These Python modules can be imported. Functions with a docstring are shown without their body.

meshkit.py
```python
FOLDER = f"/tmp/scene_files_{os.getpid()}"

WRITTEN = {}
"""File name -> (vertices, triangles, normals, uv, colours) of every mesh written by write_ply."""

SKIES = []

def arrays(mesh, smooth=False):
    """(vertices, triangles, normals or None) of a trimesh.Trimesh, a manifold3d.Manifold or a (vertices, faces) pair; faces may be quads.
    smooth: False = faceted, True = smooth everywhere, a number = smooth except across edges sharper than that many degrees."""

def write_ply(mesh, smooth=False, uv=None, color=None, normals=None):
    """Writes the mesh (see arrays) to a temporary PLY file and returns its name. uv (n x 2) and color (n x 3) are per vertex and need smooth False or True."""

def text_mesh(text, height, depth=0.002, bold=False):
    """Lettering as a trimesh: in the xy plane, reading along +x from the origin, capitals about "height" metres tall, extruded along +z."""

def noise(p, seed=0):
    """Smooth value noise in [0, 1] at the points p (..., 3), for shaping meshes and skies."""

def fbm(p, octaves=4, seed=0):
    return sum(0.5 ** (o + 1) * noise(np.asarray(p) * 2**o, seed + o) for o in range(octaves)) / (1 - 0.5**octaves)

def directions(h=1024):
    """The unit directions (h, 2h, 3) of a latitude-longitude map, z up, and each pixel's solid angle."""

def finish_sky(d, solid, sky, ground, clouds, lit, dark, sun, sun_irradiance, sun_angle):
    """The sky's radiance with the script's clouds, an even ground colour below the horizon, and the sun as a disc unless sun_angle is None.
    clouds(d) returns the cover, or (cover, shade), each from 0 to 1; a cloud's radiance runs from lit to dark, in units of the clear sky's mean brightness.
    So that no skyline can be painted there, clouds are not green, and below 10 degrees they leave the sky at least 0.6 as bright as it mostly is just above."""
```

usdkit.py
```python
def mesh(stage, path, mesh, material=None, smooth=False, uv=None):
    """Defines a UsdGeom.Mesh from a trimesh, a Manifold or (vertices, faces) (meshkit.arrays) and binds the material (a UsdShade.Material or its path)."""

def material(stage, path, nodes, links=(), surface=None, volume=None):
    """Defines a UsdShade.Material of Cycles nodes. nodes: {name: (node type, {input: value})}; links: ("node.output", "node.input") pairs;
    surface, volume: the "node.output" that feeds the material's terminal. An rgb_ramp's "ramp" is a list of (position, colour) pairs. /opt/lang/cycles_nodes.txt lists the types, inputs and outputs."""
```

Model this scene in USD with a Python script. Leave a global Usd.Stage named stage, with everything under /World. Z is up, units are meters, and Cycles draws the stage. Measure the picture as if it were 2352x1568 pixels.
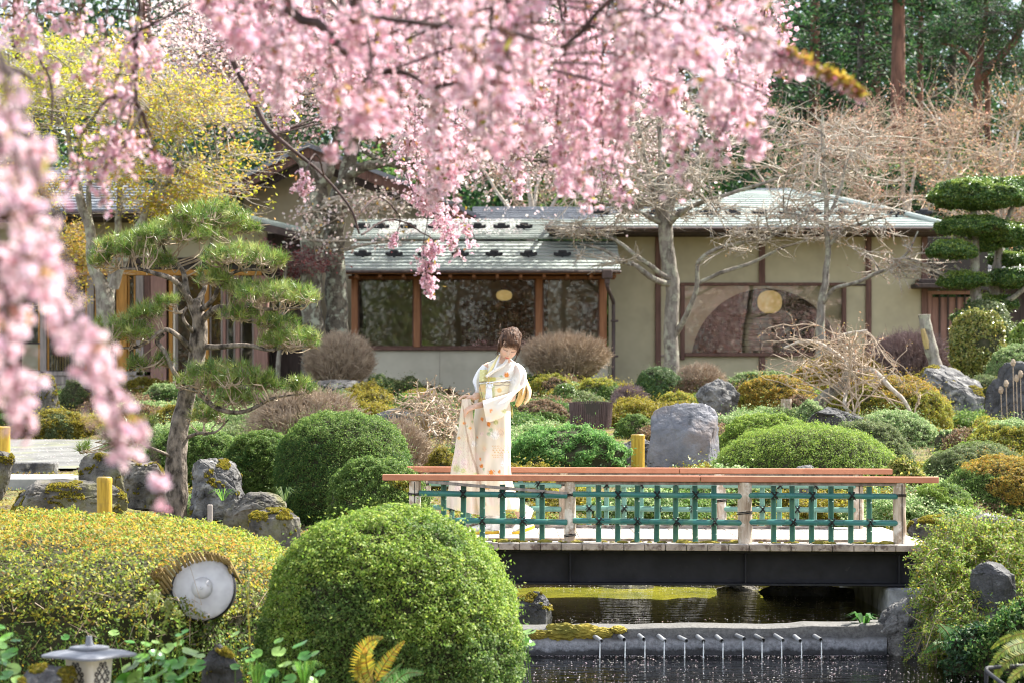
import math, numpy as np, trimesh, manifold3d, usdkit, meshkit
from pxr import Usd, UsdGeom, UsdLux, UsdShade, Gf, Sdf, Vt

# ------------------------------------------------------------------ stage, camera, sky, sun
stage = Usd.Stage.CreateInMemory()
UsdGeom.SetStageUpAxis(stage, 'Z'); UsdGeom.SetStageMetersPerUnit(stage, 1.0)
UsdGeom.Xform.Define(stage, '/World'); UsdGeom.Scope.Define(stage, '/World/Looks')
EYE = 1.02                       # camera height above the bridge deck (z = 0)
FPX, HOR = 5553.3, 924.0         # focal length and horizon, in units of a 2352 px wide picture
SUN_EL, SUN_AZ = math.radians(50), math.radians(58)      # azimuth from +y (away from the camera) towards +x
cam = UsdGeom.Camera.Define(stage, '/World/camera')
cam.CreateFocalLengthAttr(85.0); cam.CreateHorizontalApertureAttr(36.0); cam.CreateVerticalApertureAttr(24.0)
cam.CreateVerticalApertureOffsetAttr((HOR - 784) / 2352 * 36.0)
cam.CreateFStopAttr(4.0); cam.CreateFocusDistanceAttr(18.6); cam.CreateExposureAttr(1.65)
cam.CreateClippingRangeAttr((0.1, 5000.0))
cx = UsdGeom.Xformable(cam); cx.AddTranslateOp().Set((0, 0, EYE)); cx.AddRotateXOp().Set(90.0)
SUND = np.array([math.sin(SUN_AZ) * math.cos(SUN_EL), math.cos(SUN_AZ) * math.cos(SUN_EL), math.sin(SUN_EL)])
sky = UsdLux.DomeLight.Define(stage, '/World/sky')
skym = usdkit.material(stage, '/World/Looks/sky_air', {
    's': ('sky_texture', dict(sky_type='single_scattering', sun_disc=False, sun_elevation=SUN_EL, sun_rotation=SUN_AZ, air_density=1.0, aerosol_density=2.0)),
    'tc': ('texture_coordinate', {}), 'mp': ('mapping', dict(scale=(1.0, 1.0, 2.2))),
    'n': ('noise_texture', dict(scale=2.6, detail=6.0, roughness=0.6)),
    'r': ('rgb_ramp', dict(ramp=[(0.36, (0, 0, 0)), (0.62, (1, 1, 1))])),
    'mx': ('mix', dict(color2=(6.3, 6.6, 7.0))), 'b': ('background_shader', dict(strength=0.085))},
    [('tc.generated', 'mp.vector'), ('mp.vector', 'n.vector'), ('n.fac', 'r.fac'), ('r.color', 'mx.fac'), ('s.color', 'mx.color1'), ('mx.color', 'b.color')], surface='b.background')
UsdShade.MaterialBindingAPI.Apply(sky.GetPrim()).Bind(skym)
sun = UsdLux.DistantLight.Define(stage, '/World/sun')
sun.CreateIntensityAttr(1.25); sun.CreateAngleAttr(0.53); sun.CreateColorAttr((1.0, 0.95, 0.86))
sun.GetPrim().CreateAttribute('inputs:normalize', Sdf.ValueTypeNames.Bool).Set(True)
sx = UsdGeom.Xformable(sun); sx.AddRotateZOp().Set(-math.degrees(SUN_AZ)); sx.AddRotateXOp().Set(-(90 - math.degrees(SUN_EL)))
for q, l in ((sky, 'pale spring sky with thin white cloud'), (sun, 'sunlight')):
    q.GetPrim().SetCustomDataByKey('kind', 'structure')

# ------------------------------------------------------------------ helpers
def P(px, py, D):
    'a picture position (2352 wide) at the distance D'
    return np.array([(px - 1176) / FPX * D, D, EYE - (py - HOR) / FPX * D])

_used = {}
def numbered(path):
    n = _used.get(path, 0); _used[path] = n + 1
    return path if n == 0 else f'{path}_{n:03d}'

BASE = {}
def tagp(prim, label=None, cat=None, group=None, kind=None):
    for k, v in (('label', label), ('category', cat), ('group', group), ('kind', kind)):
        if v: prim.SetCustomDataByKey(k, v)
    return prim

def thing(name, label, cat, loc=(0, 0, 0), group=None, kind=None):
    path = numbered('/World/' + name); x = UsdGeom.Xform.Define(stage, path)
    x.AddTranslateOp().Set(tuple(map(float, loc))); BASE[path] = np.array(loc, float)
    return tagp(x.GetPrim(), label, cat, group, kind)

def J(*ms):
    'join (v, f[, c]) meshes'
    L = []
    for m in ms:
        if isinstance(m, list): L += m
        else: L.append(m)
    L = [(np.asarray(m.vertices), np.asarray(m.faces)) if isinstance(m, trimesh.Trimesh) else m for m in L]
    vs, fs, cs, n = [], [], [], 0
    for m in L:
        v, f = m[0], m[1]; vs.append(v); fs.append(np.asarray(f) + n); n += len(v)
        cs.append(m[2] if len(m) > 2 and m[2] is not None else np.full((len(v), 3), 0.5))
    return np.vstack(vs), np.vstack(fs), np.vstack(cs)

def obj(name, mesh, mat, parent=None, smooth=False, label=None, cat=None, group=None, kind=None):
    'a Mesh under parent (or /World); coordinates are world ones'
    pp = '/World' if parent is None else str(parent.GetPath())
    c = None
    if isinstance(mesh, trimesh.Trimesh): v, f = np.asarray(mesh.vertices), np.asarray(mesh.faces)
    elif hasattr(mesh, 'to_mesh'): mm = mesh.to_mesh(); v, f = mm.vert_properties[:, :3], mm.tri_verts
    else: v, f = mesh[0], mesh[1]; c = mesh[2] if len(mesh) > 2 else None
    v, f = np.asarray(v, float), np.asarray(f)
    if f.shape[1] == 4: f = np.vstack([f[:, [0, 1, 2]], f[:, [0, 2, 3]]])
    base = np.zeros(3)
    for k in pp.split('/')[2:3]: base = BASE.get('/World/' + k, base)
    if parent is None and c is None and smooth and not smooth is True: pass
    path = numbered(pp + '/' + name)
    if c is not None and smooth not in (False, True): smooth = True
    m = usdkit.mesh(stage, path, (v - base, f), M[mat] if isinstance(mat, str) else mat, smooth=smooth)
    if c is not None:
        UsdGeom.PrimvarsAPI(m).CreatePrimvar('tint', Sdf.ValueTypeNames.Color3fArray, 'vertex').Set(Vt.Vec3fArray.FromNumpy(np.asarray(c, np.float32)))
    return tagp(m.GetPrim(), label, cat, group, kind)

def instance(src, name, loc, rotz=0.0, scale=1.0, **tags):
    path = numbered('/World/' + name); x = UsdGeom.Xform.Define(stage, path)
    x.AddTranslateOp().Set(tuple(map(float, loc))); x.AddRotateZOp().Set(float(rotz)); x.AddScaleOp().Set((scale,) * 3)
    x.GetPrim().GetReferences().AddInternalReference(src.GetPath())
    # the referenced prim's own transform ops are overridden above
    x.GetPrim().SetInstanceable(True); BASE[path] = np.array(loc, float)
    return tagp(x.GetPrim(), **tags)

# ------- shapes
def quads(f): f = np.asarray(f); return np.vstack([f[:, [0, 1, 2]], f[:, [0, 2, 3]]])

def box(x0, x1, y0, y1, z0, z1):
    v = np.array([[x, y, z] for x in (x0, x1) for y in (y0, y1) for z in (z0, z1)], float)
    f = np.array([[0, 1, 3, 2], [4, 6, 7, 5], [0, 4, 5, 1], [2, 3, 7, 6], [0, 2, 6, 4], [1, 5, 7, 3]])
    return v, quads(f)

_cb = None
def cbox(x0, x1, y0, y1, z0, z1, ch=0.004):
    'box with chamfered edges'
    global _cb
    def pts(a, b, c, d, e, f, h):
        o = []
        for i in range(3):
            for sx_ in (0, 1):
                for sy_ in (0, 1):
                    for sz_ in (0, 1):
                        q = [(a + h, b - h)[sx_], (c + h, d - h)[sy_], (e + h, f - h)[sz_]]
                        q[i] = ((a, b), (c, d), (e, f))[i][(sx_, sy_, sz_)[i]]
                        o.append(q)
        return np.array(o, float)
    if _cb is None:
        p = pts(0, 1, 0, 1, 0, 1, .2); hh = trimesh.convex.convex_hull(p)
        idx = np.array([np.argmin(((p - q) ** 2).sum(1)) for q in hh.vertices]); _cb = idx[hh.faces]
    h = min(ch, .45 * abs(x1 - x0), .45 * abs(y1 - y0), .45 * abs(z1 - z0))
    return pts(x0, x1, y0, y1, z0, z1, h), _cb.copy()

def xf(m, rz=0, rx=0, ry=0, t=(0, 0, 0), s=1.0):
    v = np.asarray(m[0], float) * s
    for ax, a in ((0, rx), (1, ry), (2, rz)):
        if a:
            c_, s_ = math.cos(a), math.sin(a); i, j = [(1, 2), (2, 0), (0, 1)][ax]; w = v.copy()
            w[:, i] = c_ * v[:, i] - s_ * v[:, j]; w[:, j] = s_ * v[:, i] + c_ * v[:, j]; v = w
    return (v + np.asarray(t, float),) + tuple(m[1:])

def tubes(Pn, R, sides=5, cap=True, tint=None):
    'many polylines (n, k, 3) with radii (n, k) as tapered tubes'
    Pn = np.asarray(Pn, float); R = np.asarray(R, float)
    if Pn.ndim == 2: Pn = Pn[None]
    n, k = Pn.shape[:2]; R = np.broadcast_to(R, (n, k))
    T = np.gradient(Pn, axis=1); T /= np.linalg.norm(T, axis=2, keepdims=True) + 1e-12
    ch = Pn[:, -1] - Pn[:, 0]; ch /= np.linalg.norm(ch, axis=1, keepdims=True) + 1e-12
    ref = np.where(np.abs(ch[:, 2:]) < .75, np.array([0, 0, 1.0]), np.array([1.0, .1, 0]))[:, None, :]
    A = np.cross(T, ref); A /= np.linalg.norm(A, axis=2, keepdims=True) + 1e-12
    B = np.cross(T, A); an = np.arange(sides) * 2 * np.pi / sides
    V = Pn[:, :, None] + R[:, :, None, None] * (np.cos(an)[None, None, :, None] * A[:, :, None] + np.sin(an)[None, None, :, None] * B[:, :, None])
    V = V.reshape(-1, 3)
    b = (np.arange(n) * k * sides)[:, None, None]; i = (np.arange(k - 1) * sides)[None, :, None]; j = np.arange(sides)[None, None]; j2 = (j + 1) % sides
    q = np.stack([b + i + j, b + i + sides + j, b + i + sides + j2, b + i + j2], -1).reshape(-1, 4)
    F = quads(q)
    if cap:
        e = []
        for base in (0, (k - 1) * sides):
            o = np.arange(n)[:, None] * k * sides + base
            for t in range(1, sides - 1):
                tri = np.concatenate([o, o + t, o + t + 1], 1)
                e.append(tri[:, ::-1] if base else tri)
        F = np.vstack([F] + e)
    if tint is None: return V, F
    tint = np.asarray(tint, float)
    c = np.broadcast_to(tint, (n, 3)) if tint.ndim < 2 or len(tint) == n else tint
    return V, F, np.repeat(c, k * sides, 0)

def smoothline(pts, k=12):
    'Catmull-Rom resampling of (m, d) points'
    p = np.asarray(pts, float); p = np.vstack([2 * p[0] - p[1], p, 2 * p[-1] - p[-2]])
    m = len(p) - 3; u = np.linspace(0, m, k); i = np.minimum(u.astype(int), m - 1); t = (u - i)[:, None]
    a, b, c, d = p[i], p[i + 1], p[i + 2], p[i + 3]
    return .5 * (2 * b + (c - a) * t + (2 * a - 5 * b + 4 * c - d) * t * t + (3 * b - a - 3 * c + d) * t ** 3)

def limb(pts, k=14, sides=7, wob=0.0, seed=0, kn=0.0):
    'one tube through (x, y, z, r) points'
    q = smoothline(pts, k)
    if wob: q[:, :3] += (np.stack([meshkit.noise(q[:, :3] * 4 + 7 * a, seed + a) for a in range(3)], 1) - .5) * wob
    r = np.maximum(q[:, 3], 1e-4)
    if kn: r = r * (1 + kn * (meshkit.noise(q[:, :3] * 9, seed + 5) - .5) * 2)
    return tubes(q[None, :, :3], r[None], sides)

def grow(rng, Pn, R, nper, L, ang, k=5, up=0.0, r=.6, t0=.25, t1=1.0, wob=.18, flat=1.0, rtip=.25, tip=True):
    'children of every polyline: returns (Pn, R)'
    n, kk = Pn.shape[:2]; m = n * nper
    par = np.repeat(np.arange(n), nper)
    t = np.tile((np.arange(nper) + .5) / nper, n) * (t1 - t0) + t0 + rng.uniform(-.5, .5, m) * (t1 - t0) / nper
    t = np.clip(t, 0, 1)
    if tip: t[nper - 1::nper] = 1.0
    u = t * (kk - 1); i = np.minimum(u.astype(int), kk - 2); w = (u - i)[:, None]
    S = Pn[par, i] * (1 - w) + Pn[par, i + 1] * w; r0 = (R[par, i] * (1 - w[:, 0]) + R[par, i + 1] * w[:, 0])
    T = Pn[par, i + 1] - Pn[par, i]; pl = np.linalg.norm(Pn[:, 1:] - Pn[:, :-1], axis=2).sum(1)[par]
    T /= np.linalg.norm(T, axis=1, keepdims=True) + 1e-12
    N = rng.normal(size=(m, 3)); N[:, 2] *= flat; N -= (N * T).sum(1, keepdims=True) * T; N /= np.linalg.norm(N, axis=1, keepdims=True) + 1e-12
    a = ang * rng.uniform(.6, 1.3, m)[:, None]
    if tip: a[nper - 1::nper] *= .35
    d = np.cos(a) * T + np.sin(a) * N; d[:, 2] += up; d /= np.linalg.norm(d, axis=1, keepdims=True)
    ln = (L if L > 0 else -L * pl) * rng.uniform(.6, 1.3, m) * (1.1 - .5 * t)
    pts = [S]; cur = S; dd = d
    for s in range(k - 1):
        dd = dd + rng.normal(size=(m, 3)) * wob; dd[:, 2] += up * .4; dd /= np.linalg.norm(dd, axis=1, keepdims=True)
        cur = cur + dd * (ln / (k - 1))[:, None]; pts.append(cur)
    Q = np.stack(pts, 1)
    rr = np.minimum(r0 * r, r0)[:, None] * np.linspace(1, rtip, k)[None]
    return Q, rr

def leaves(rng, pos, nrm, size, col, spread=.9, asp=.5, fold=.15, jit=.3):
    'leaf diamonds (2 triangles each): pos, nrm (n,3), size scalar or (n,), col (n,3)'
    n = len(pos); size = np.broadcast_to(size, (n,)) * rng.uniform(1 - jit, 1 + jit, n)
    N = nrm + rng.normal(size=(n, 3)) * spread; N /= np.linalg.norm(N, axis=1, keepdims=True) + 1e-12
    A = rng.normal(size=(n, 3)); A -= (A * N).sum(1, keepdims=True) * N; A /= np.linalg.norm(A, axis=1, keepdims=True) + 1e-12
    B = np.cross(N, A); s = size[:, None]
    V = np.stack([pos - A * s * .5, pos + B * s * asp * .5 - N * s * fold * .3, pos + A * s * .5, pos - B * s * asp * .5 - N * s * fold * .3], 1).reshape(-1, 3)
    b = np.arange(n)[:, None] * 4
    F = np.concatenate([b + [[0, 1, 2]], b + [[0, 2, 3]]], 0)
    return V, F, np.repeat(col, 4, 0)

def palette(rng, n, cols, w=None, jit=.18):
    c = np.asarray(cols, float)[rng.choice(len(cols), n, p=w)]
    return np.clip(c * rng.uniform(1 - jit, 1 + jit, (n, 1)) * rng.uniform(.92, 1.08, (n, 3)), .002, .95)

def mound(c, r, res=3, e=1.0, bump=.06, fs=2.2, seed=0, zmin=None):
    'a closed rounded lump: centre c, radii r'
    m = trimesh.creation.icosphere(res); v = np.asarray(m.vertices, float)
    if e != 1: v = np.sign(v) * np.abs(v) ** e
    n3 = v * np.asarray(r); d = (meshkit.fbm(v * fs + seed * 3.7, 3, seed) - .5) * 2 * bump
    n3 = n3 * (1 + d[:, None]) + np.asarray(c)
    if zmin is not None: n3[:, 2] = np.maximum(n3[:, 2], zmin)
    return n3, np.asarray(m.faces)

def sample(rng, m, n):
    'points and normals on (v, f)'
    v, f = m[0], m[1]; a, b, c = v[f[:, 0]], v[f[:, 1]], v[f[:, 2]]
    cr = np.cross(b - a, c - a); ar = np.linalg.norm(cr, axis=1)
    i = rng.choice(len(f), n, p=ar / ar.sum()); s, t = rng.random(n), rng.random(n); q = s + t > 1; s[q], t[q] = 1 - s[q], 1 - t[q]
    return a[i] + s[:, None] * (b - a)[i] + t[:, None] * (c - a)[i], cr[i] / (ar[i][:, None] + 1e-12)

def visible_first(rng, p, n, keep=.3):
    'thins what faces away from the camera side'
    d = -p / np.linalg.norm(p, axis=1, keepdims=True)
    return ((n * d).sum(1) > -.35) | (rng.random(len(p)) < keep)

def rock(c, r, seed, res=5, rough=.28, cut=9, blk=1.0):
    fn = .16 if blk == 1 else .075
    'angular boulder'
    rng = np.random.default_rng(seed); m = trimesh.creation.icosphere(res); v = np.asarray(m.vertices, float); v = np.sign(v) * np.abs(v) ** blk
    for _ in range(cut):
        n = rng.normal(size=3); n /= np.linalg.norm(n); o = rng.uniform(.55, .85) * (1 if blk == 1 else 1.2)
        s = v @ n - o; v = v - np.maximum(s, 0)[:, None] * n * .92
    v = v * (1 + rough * (meshkit.fbm(v * 1.7 + seed, 4, seed)[:, None] - .5)) * (1 + fn * (meshkit.fbm(v * 5 + seed, 4, seed + 9)[:, None] - .5)); rd = np.abs(meshkit.fbm(v * 2.6 + seed * 2, 3, seed + 4) - .5); v = v * (1 - fn * .42 * np.clip(1 - rd / .035, 0, 1)[:, None])
    return v * np.asarray(r) / np.abs(v).max(0) + np.asarray(c), np.asarray(m.faces)

def revolve(prof, n=24, c=(0, 0, 0)):
    prof = np.asarray(prof, float); k = len(prof); a = np.arange(n) * 2 * np.pi / n
    v = np.stack([prof[:, 0][:, None] * np.cos(a), prof[:, 0][:, None] * np.sin(a), np.broadcast_to(prof[:, 1][:, None], (k, n))], -1).reshape(-1, 3)
    i, j = np.meshgrid(np.arange(k - 1) * n, np.arange(n), indexing='ij'); j2 = (j + 1) % n
    f = np.stack([i + j, i + j2, i + n + j2, i + n + j], -1).reshape(-1, 4)
    return v + np.asarray(c, float), quads(f)

def loft(rings):
    'rings (k, n, 3), closed around'
    k, n = rings.shape[:2]; i, j = np.meshgrid(np.arange(k - 1) * n, np.arange(n), indexing='ij'); j2 = (j + 1) % n
    return rings.reshape(-1, 3), quads(np.stack([i + j, i + j2, i + n + j2, i + n + j], -1).reshape(-1, 4))

# ------------------------------------------------------------------ materials
M = {}
def mat(name, nodes, links, surface): M[name] = usdkit.material(stage, '/World/Looks/' + name, nodes, links, surface=surface)

def noisy(name, c1, c2, scale=6, rough=.8, bump=.3, bs=40, det=6, stretch=(1, 1, 1), spec=.3, metal=0.0, c3=None, s3=1.5, p3=(.5, .62), lo=.35, hi=.65, bd=.01):
    'two-tone noise with a bump; a third colour in larger patches'
    nodes = {'g': ('texture_coordinate', {}), 'm': ('mapping', dict(scale=stretch)),
             'n': ('noise_texture', dict(scale=scale, detail=det, roughness=.62)), 'r': ('rgb_ramp', dict(ramp=[(lo, c1), (hi, c2)])),
             'b': ('noise_texture', dict(scale=bs, detail=5.0, roughness=.65)), 'bu': ('bump', dict(strength=bump, distance=bd)),
             'p': ('principled_bsdf', dict(roughness=rough, specular_ior_level=spec, metallic=metal))}
    links = [('g.object', 'm.vector'), ('m.vector', 'n.vector'), ('m.vector', 'b.vector'), ('n.fac', 'r.fac'), ('b.fac', 'bu.height'), ('bu.normal', 'p.normal')]
    if c3 is None: links.append(('r.color', 'p.base_color'))
    else:
        nodes['n3'] = ('noise_texture', dict(scale=s3, detail=5.0, roughness=.65)); nodes['r3'] = ('rgb_ramp', dict(ramp=[(p3[0], (0, 0, 0)), (p3[1], (1, 1, 1))])); nodes['x'] = ('mix', dict(color2=c3))
        links += [('g.object', 'n3.vector'), ('n3.fac', 'r3.fac'), ('r3.color', 'x.fac'), ('r.color', 'x.color1'), ('x.color', 'p.base_color')]
    mat(name, nodes, links, 'p.BSDF')

def tinted(name, rough=.55, trans=.35, spec=.35, gain=1.35):
    'colour from the mesh attribute; part of the light passes through'
    mat(name, {'a': ('attribute', dict(attribute='tint')), 'p': ('principled_bsdf', dict(roughness=rough, specular_ior_level=spec)),
               'v': ('vector_math', dict(math_type='scale', scale=gain)), 't': ('translucent_bsdf', {}), 'x': ('mix_closure', dict(fac=trans))},
        [('a.color', 'p.base_color'), ('a.color', 'v.vector1'), ('v.vector', 't.color'), ('p.BSDF', 'x.closure1'), ('t.BSDF', 'x.closure2')], 'x.closure')

tinted('leaf', trans=.45); tinted('glossy_leaf', rough=.3, trans=.25, spec=.6); tinted('petal', rough=.7, trans=.45, spec=.2, gain=1.05); tinted('cloth', rough=.75, trans=.0, spec=.2)
tinted('skin', rough=.5, trans=0.0, spec=.35); tinted('tint_matte', rough=.85, trans=0.0, spec=.15)
noisy('bark_grey', (.10, .085, .07), (.30, .27, .235), 14, .9, .8, 45, stretch=(1, 1, .35), c3=(.33, .33, .26), s3=7)
noisy('bark_dark', (.035, .03, .026), (.12, .10, .085), 10, .9, .8, 35, stretch=(1, 1, .4), c3=(.24, .25, .2), s3=5, p3=(.55, .66))
noisy('bark_lichen', (.06, .052, .042), (.17, .15, .12), 9, .9, .9, 30, c3=(.32, .34, .27), s3=7, p3=(.5, .6))
noisy('bark_red', (.07, .036, .026), (.22, .11, .075), 6, .9, .8, 20, stretch=(1, 1, .25))
noisy('bark_cherry', (.035, .022, .022), (.10, .065, .06), 14, .75, .5, 50)
noisy('twig_pale', (.28, .245, .20), (.54, .48, .41), 20, .85, .3, 60)
noisy('twig_tan', (.24, .18, .13), (.50, .40, .30), 8, .85, .2, 60)
noisy('twig_purple', (.14, .10, .10), (.32, .235, .225), 8, .85, .2, 60)
noisy('pine_bark', (.045, .036, .03), (.30, .25, .205), 16, .9, 1.0, 26, stretch=(1, 1, .55), lo=.38, hi=.60, bd=.03)
noisy('soil', (.05, .035, .022), (.14, .105, .065), 3, .95, .8, 30, c3=(.17, .145, .035), s3=1.6, p3=(.46, .6))
noisy('moss', (.10, .10, .018), (.34, .27, .045), 5, .95, .8, 60)
noisy('stone', (.04, .04, .045), (.24, .235, .23), 5, .85, 1.0, 14, c3=(.34, .33, .31), s3=7, p3=(.56, .66), bd=.05)
noisy('stone_mossy', (.035, .033, .03), (.20, .185, .165), 5, .9, 1.0, 14, c3=(.13, .125, .05), s3=3.2, p3=(.5, .7), bd=.03)
noisy('stone_blue', (.10, .105, .125), (.24, .24, .265), 2.2, .8, .7, 12, c3=(.20, .17, .165), s3=1.8, bd=.03)
noisy('stone_dark', (.018, .018, .02), (.09, .09, .095), 5, .6, .9, 20, c3=(.2, .2, .2), s3=11, p3=(.6, .75), bd=.03)
noisy('concrete', (.12, .125, .135), (.34, .35, .37), 6, .85, .5, 50, c3=(.06, .06, .06), s3=3, p3=(.52, .68))
noisy('paving', (.10, .10, .097), (.19, .19, .18), 2, .85, .3, 60, c3=(.20, .21, .12), s3=1.3, p3=(.56, .7))
noisy('slab', (.22, .22, .215), (.32, .32, .31), 6, .85, .2, 80)
noisy('plaster', (.40, .365, .25), (.455, .415, .285), 3, .9, .25, 180, c3=(.33, .30, .215), s3=1.1, p3=(.5, .78))
noisy('plaster_pale', (.46, .44, .36), (.53, .51, .42), 2, .9, .2, 180, c3=(.38, .36, .29), s3=1.3, p3=(.5, .78))
noisy('wood_brown', (.085, .045, .036), (.17, .095, .075), 3, .7, .3, 30, stretch=(8, 8, .6))
noisy('wood_orange', (.22, .095, .045), (.36, .17, .085), 3, .65, .3, 30, stretch=(8, 8, .6))
noisy('wood_amber', (.32, .15, .03), (.50, .25, .055), 3, .6, .3, 30, stretch=(8, 8, .6))
noisy('wood_grey', (.17, .145, .13), (.36, .315, .285), 3, .75, .3, 30, stretch=(8, 8, .6))
noisy('wood_rose', (.22, .13, .105), (.34, .20, .165), 4, .8, .3, 30, stretch=(6, 6, .6))
noisy('wood_dark', (.03, .022, .02), (.07, .05, .045), 4, .7, .3, 30, stretch=(6, 6, .6))
noisy('roof_metal', (.30, .345, .325), (.44, .49, .455), 1.2, .6, .08, 40, spec=.35, c3=(.22, .265, .26), s3=.9, p3=(.5, .72))
noisy('roof_grey', (.12, .135, .16), (.22, .24, .27), 3, .5, .12, 40, spec=.5)
noisy('roof_edge', (.055, .04, .04), (.11, .08, .075), 5, .55, .2, 40)
noisy('tile', (.20, .20, .21), (.36, .355, .35), 6, .6, .4, 40, c3=(.5, .48, .46), s3=8, p3=(.55, .7))
noisy('iron_black', (.008, .008, .011), (.016, .016, .021), 8, .55, .12, 60, spec=.22, c3=(.05, .048, .046), s3=14, p3=(.66, .74))
noisy('handrail', (.40, .155, .085), (.48, .20, .115), 9, .5, .08, 60, spec=.4)
noisy('bamboo_green', (.018, .115, .10), (.035, .165, .15), 5, .38, .1, 40, spec=.5, c3=(.05, .16, .11), s3=9)
noisy('bamboo_deep', (.014, .085, .060), (.028, .125, .092), 5, .38, .1, 40, spec=.5, c3=(.04, .12, .07), s3=9)
noisy('goldlit', (.15, .17, .025), (.36, .34, .05), 3, .9, .5, 40)  # bed colour brightened to give the pool its gold-green gleam
noisy('bamboo_faded_sunlit', (.10, .235, .19), (.17, .31, .25), 5, .45, .1, 40, spec=.4)  # back railing: faded green, with its sunlight put into the paler colour
noisy('bamboo_tan', (.25, .175, .07), (.42, .32, .14), 6, .5, .2, 40, stretch=(3, 3, .5))
noisy('bamboo_yellow', (.34, .21, .022), (.58, .38, .05), 7, .55, .3, 40, stretch=(9, 9, .5), c3=(.24, .16, .05), s3=5, p3=(.54, .75))
noisy('post_wood', (.24, .17, .115), (.56, .46, .36), 5, .8, .5, 30, stretch=(5, 5, .8), c3=(.66, .60, .52), s3=9)
noisy('deck_wood', (.33, .29, .25), (.50, .455, .41), 4, .8, .35, 30, stretch=(9, .7, 6))
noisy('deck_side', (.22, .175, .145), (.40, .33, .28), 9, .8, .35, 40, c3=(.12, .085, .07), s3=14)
noisy('rope', (.008, .008, .008), (.025, .024, .022), 40, .8, .4, 90)
noisy('brown_slat', (.05, .032, .03), (.12, .08, .075), 6, .6, .3, 40, stretch=(6, 6, .5))
noisy('lamp_grey', (.155, .165, .19), (.185, .195, .225), 9, .42, .12, 160, spec=.4)
noisy('lamp_white', (.62, .585, .52), (.72, .69, .63), 3, .5, .1, 90)
noisy('black_paint', (.012, .013, .016), (.03, .03, .036), 20, .6, .1, 60)
noisy('hair', (.024, .012, .008), (.15, .078, .045), 40, .62, .5, 140, stretch=(1, 1, .25), spec=.22)
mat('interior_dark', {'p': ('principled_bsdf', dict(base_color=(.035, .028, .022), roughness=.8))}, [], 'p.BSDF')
mat('paper', {'p': ('principled_bsdf', dict(base_color=(.62, .57, .47), roughness=.8))}, [], 'p.BSDF')
mat('paper_lamp', {'p': ('principled_bsdf', dict(base_color=(.75, .62, .32), roughness=.7, emission_color=(1.0, .72, .28), emission_strength=.13))}, [], 'p.BSDF')
mat('glass', {'f': ('fresnel', dict(IOR=1.62)), 'm': ('math', dict(math_type='multiply_add', value2=1.2, value3=.0, use_clamp=True)), 't': ('transparent_bsdf', dict(color=(.92, .91, .87))), 'g': ('glossy_bsdf', dict(color=(.95, .93, .88), roughness=.015)), 'x': ('mix_closure', {})},
    [('f.fac', 'm.value1'), ('m.value', 'x.fac'), ('t.BSDF', 'x.closure1'), ('g.BSDF', 'x.closure2')], 'x.closure')
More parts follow.
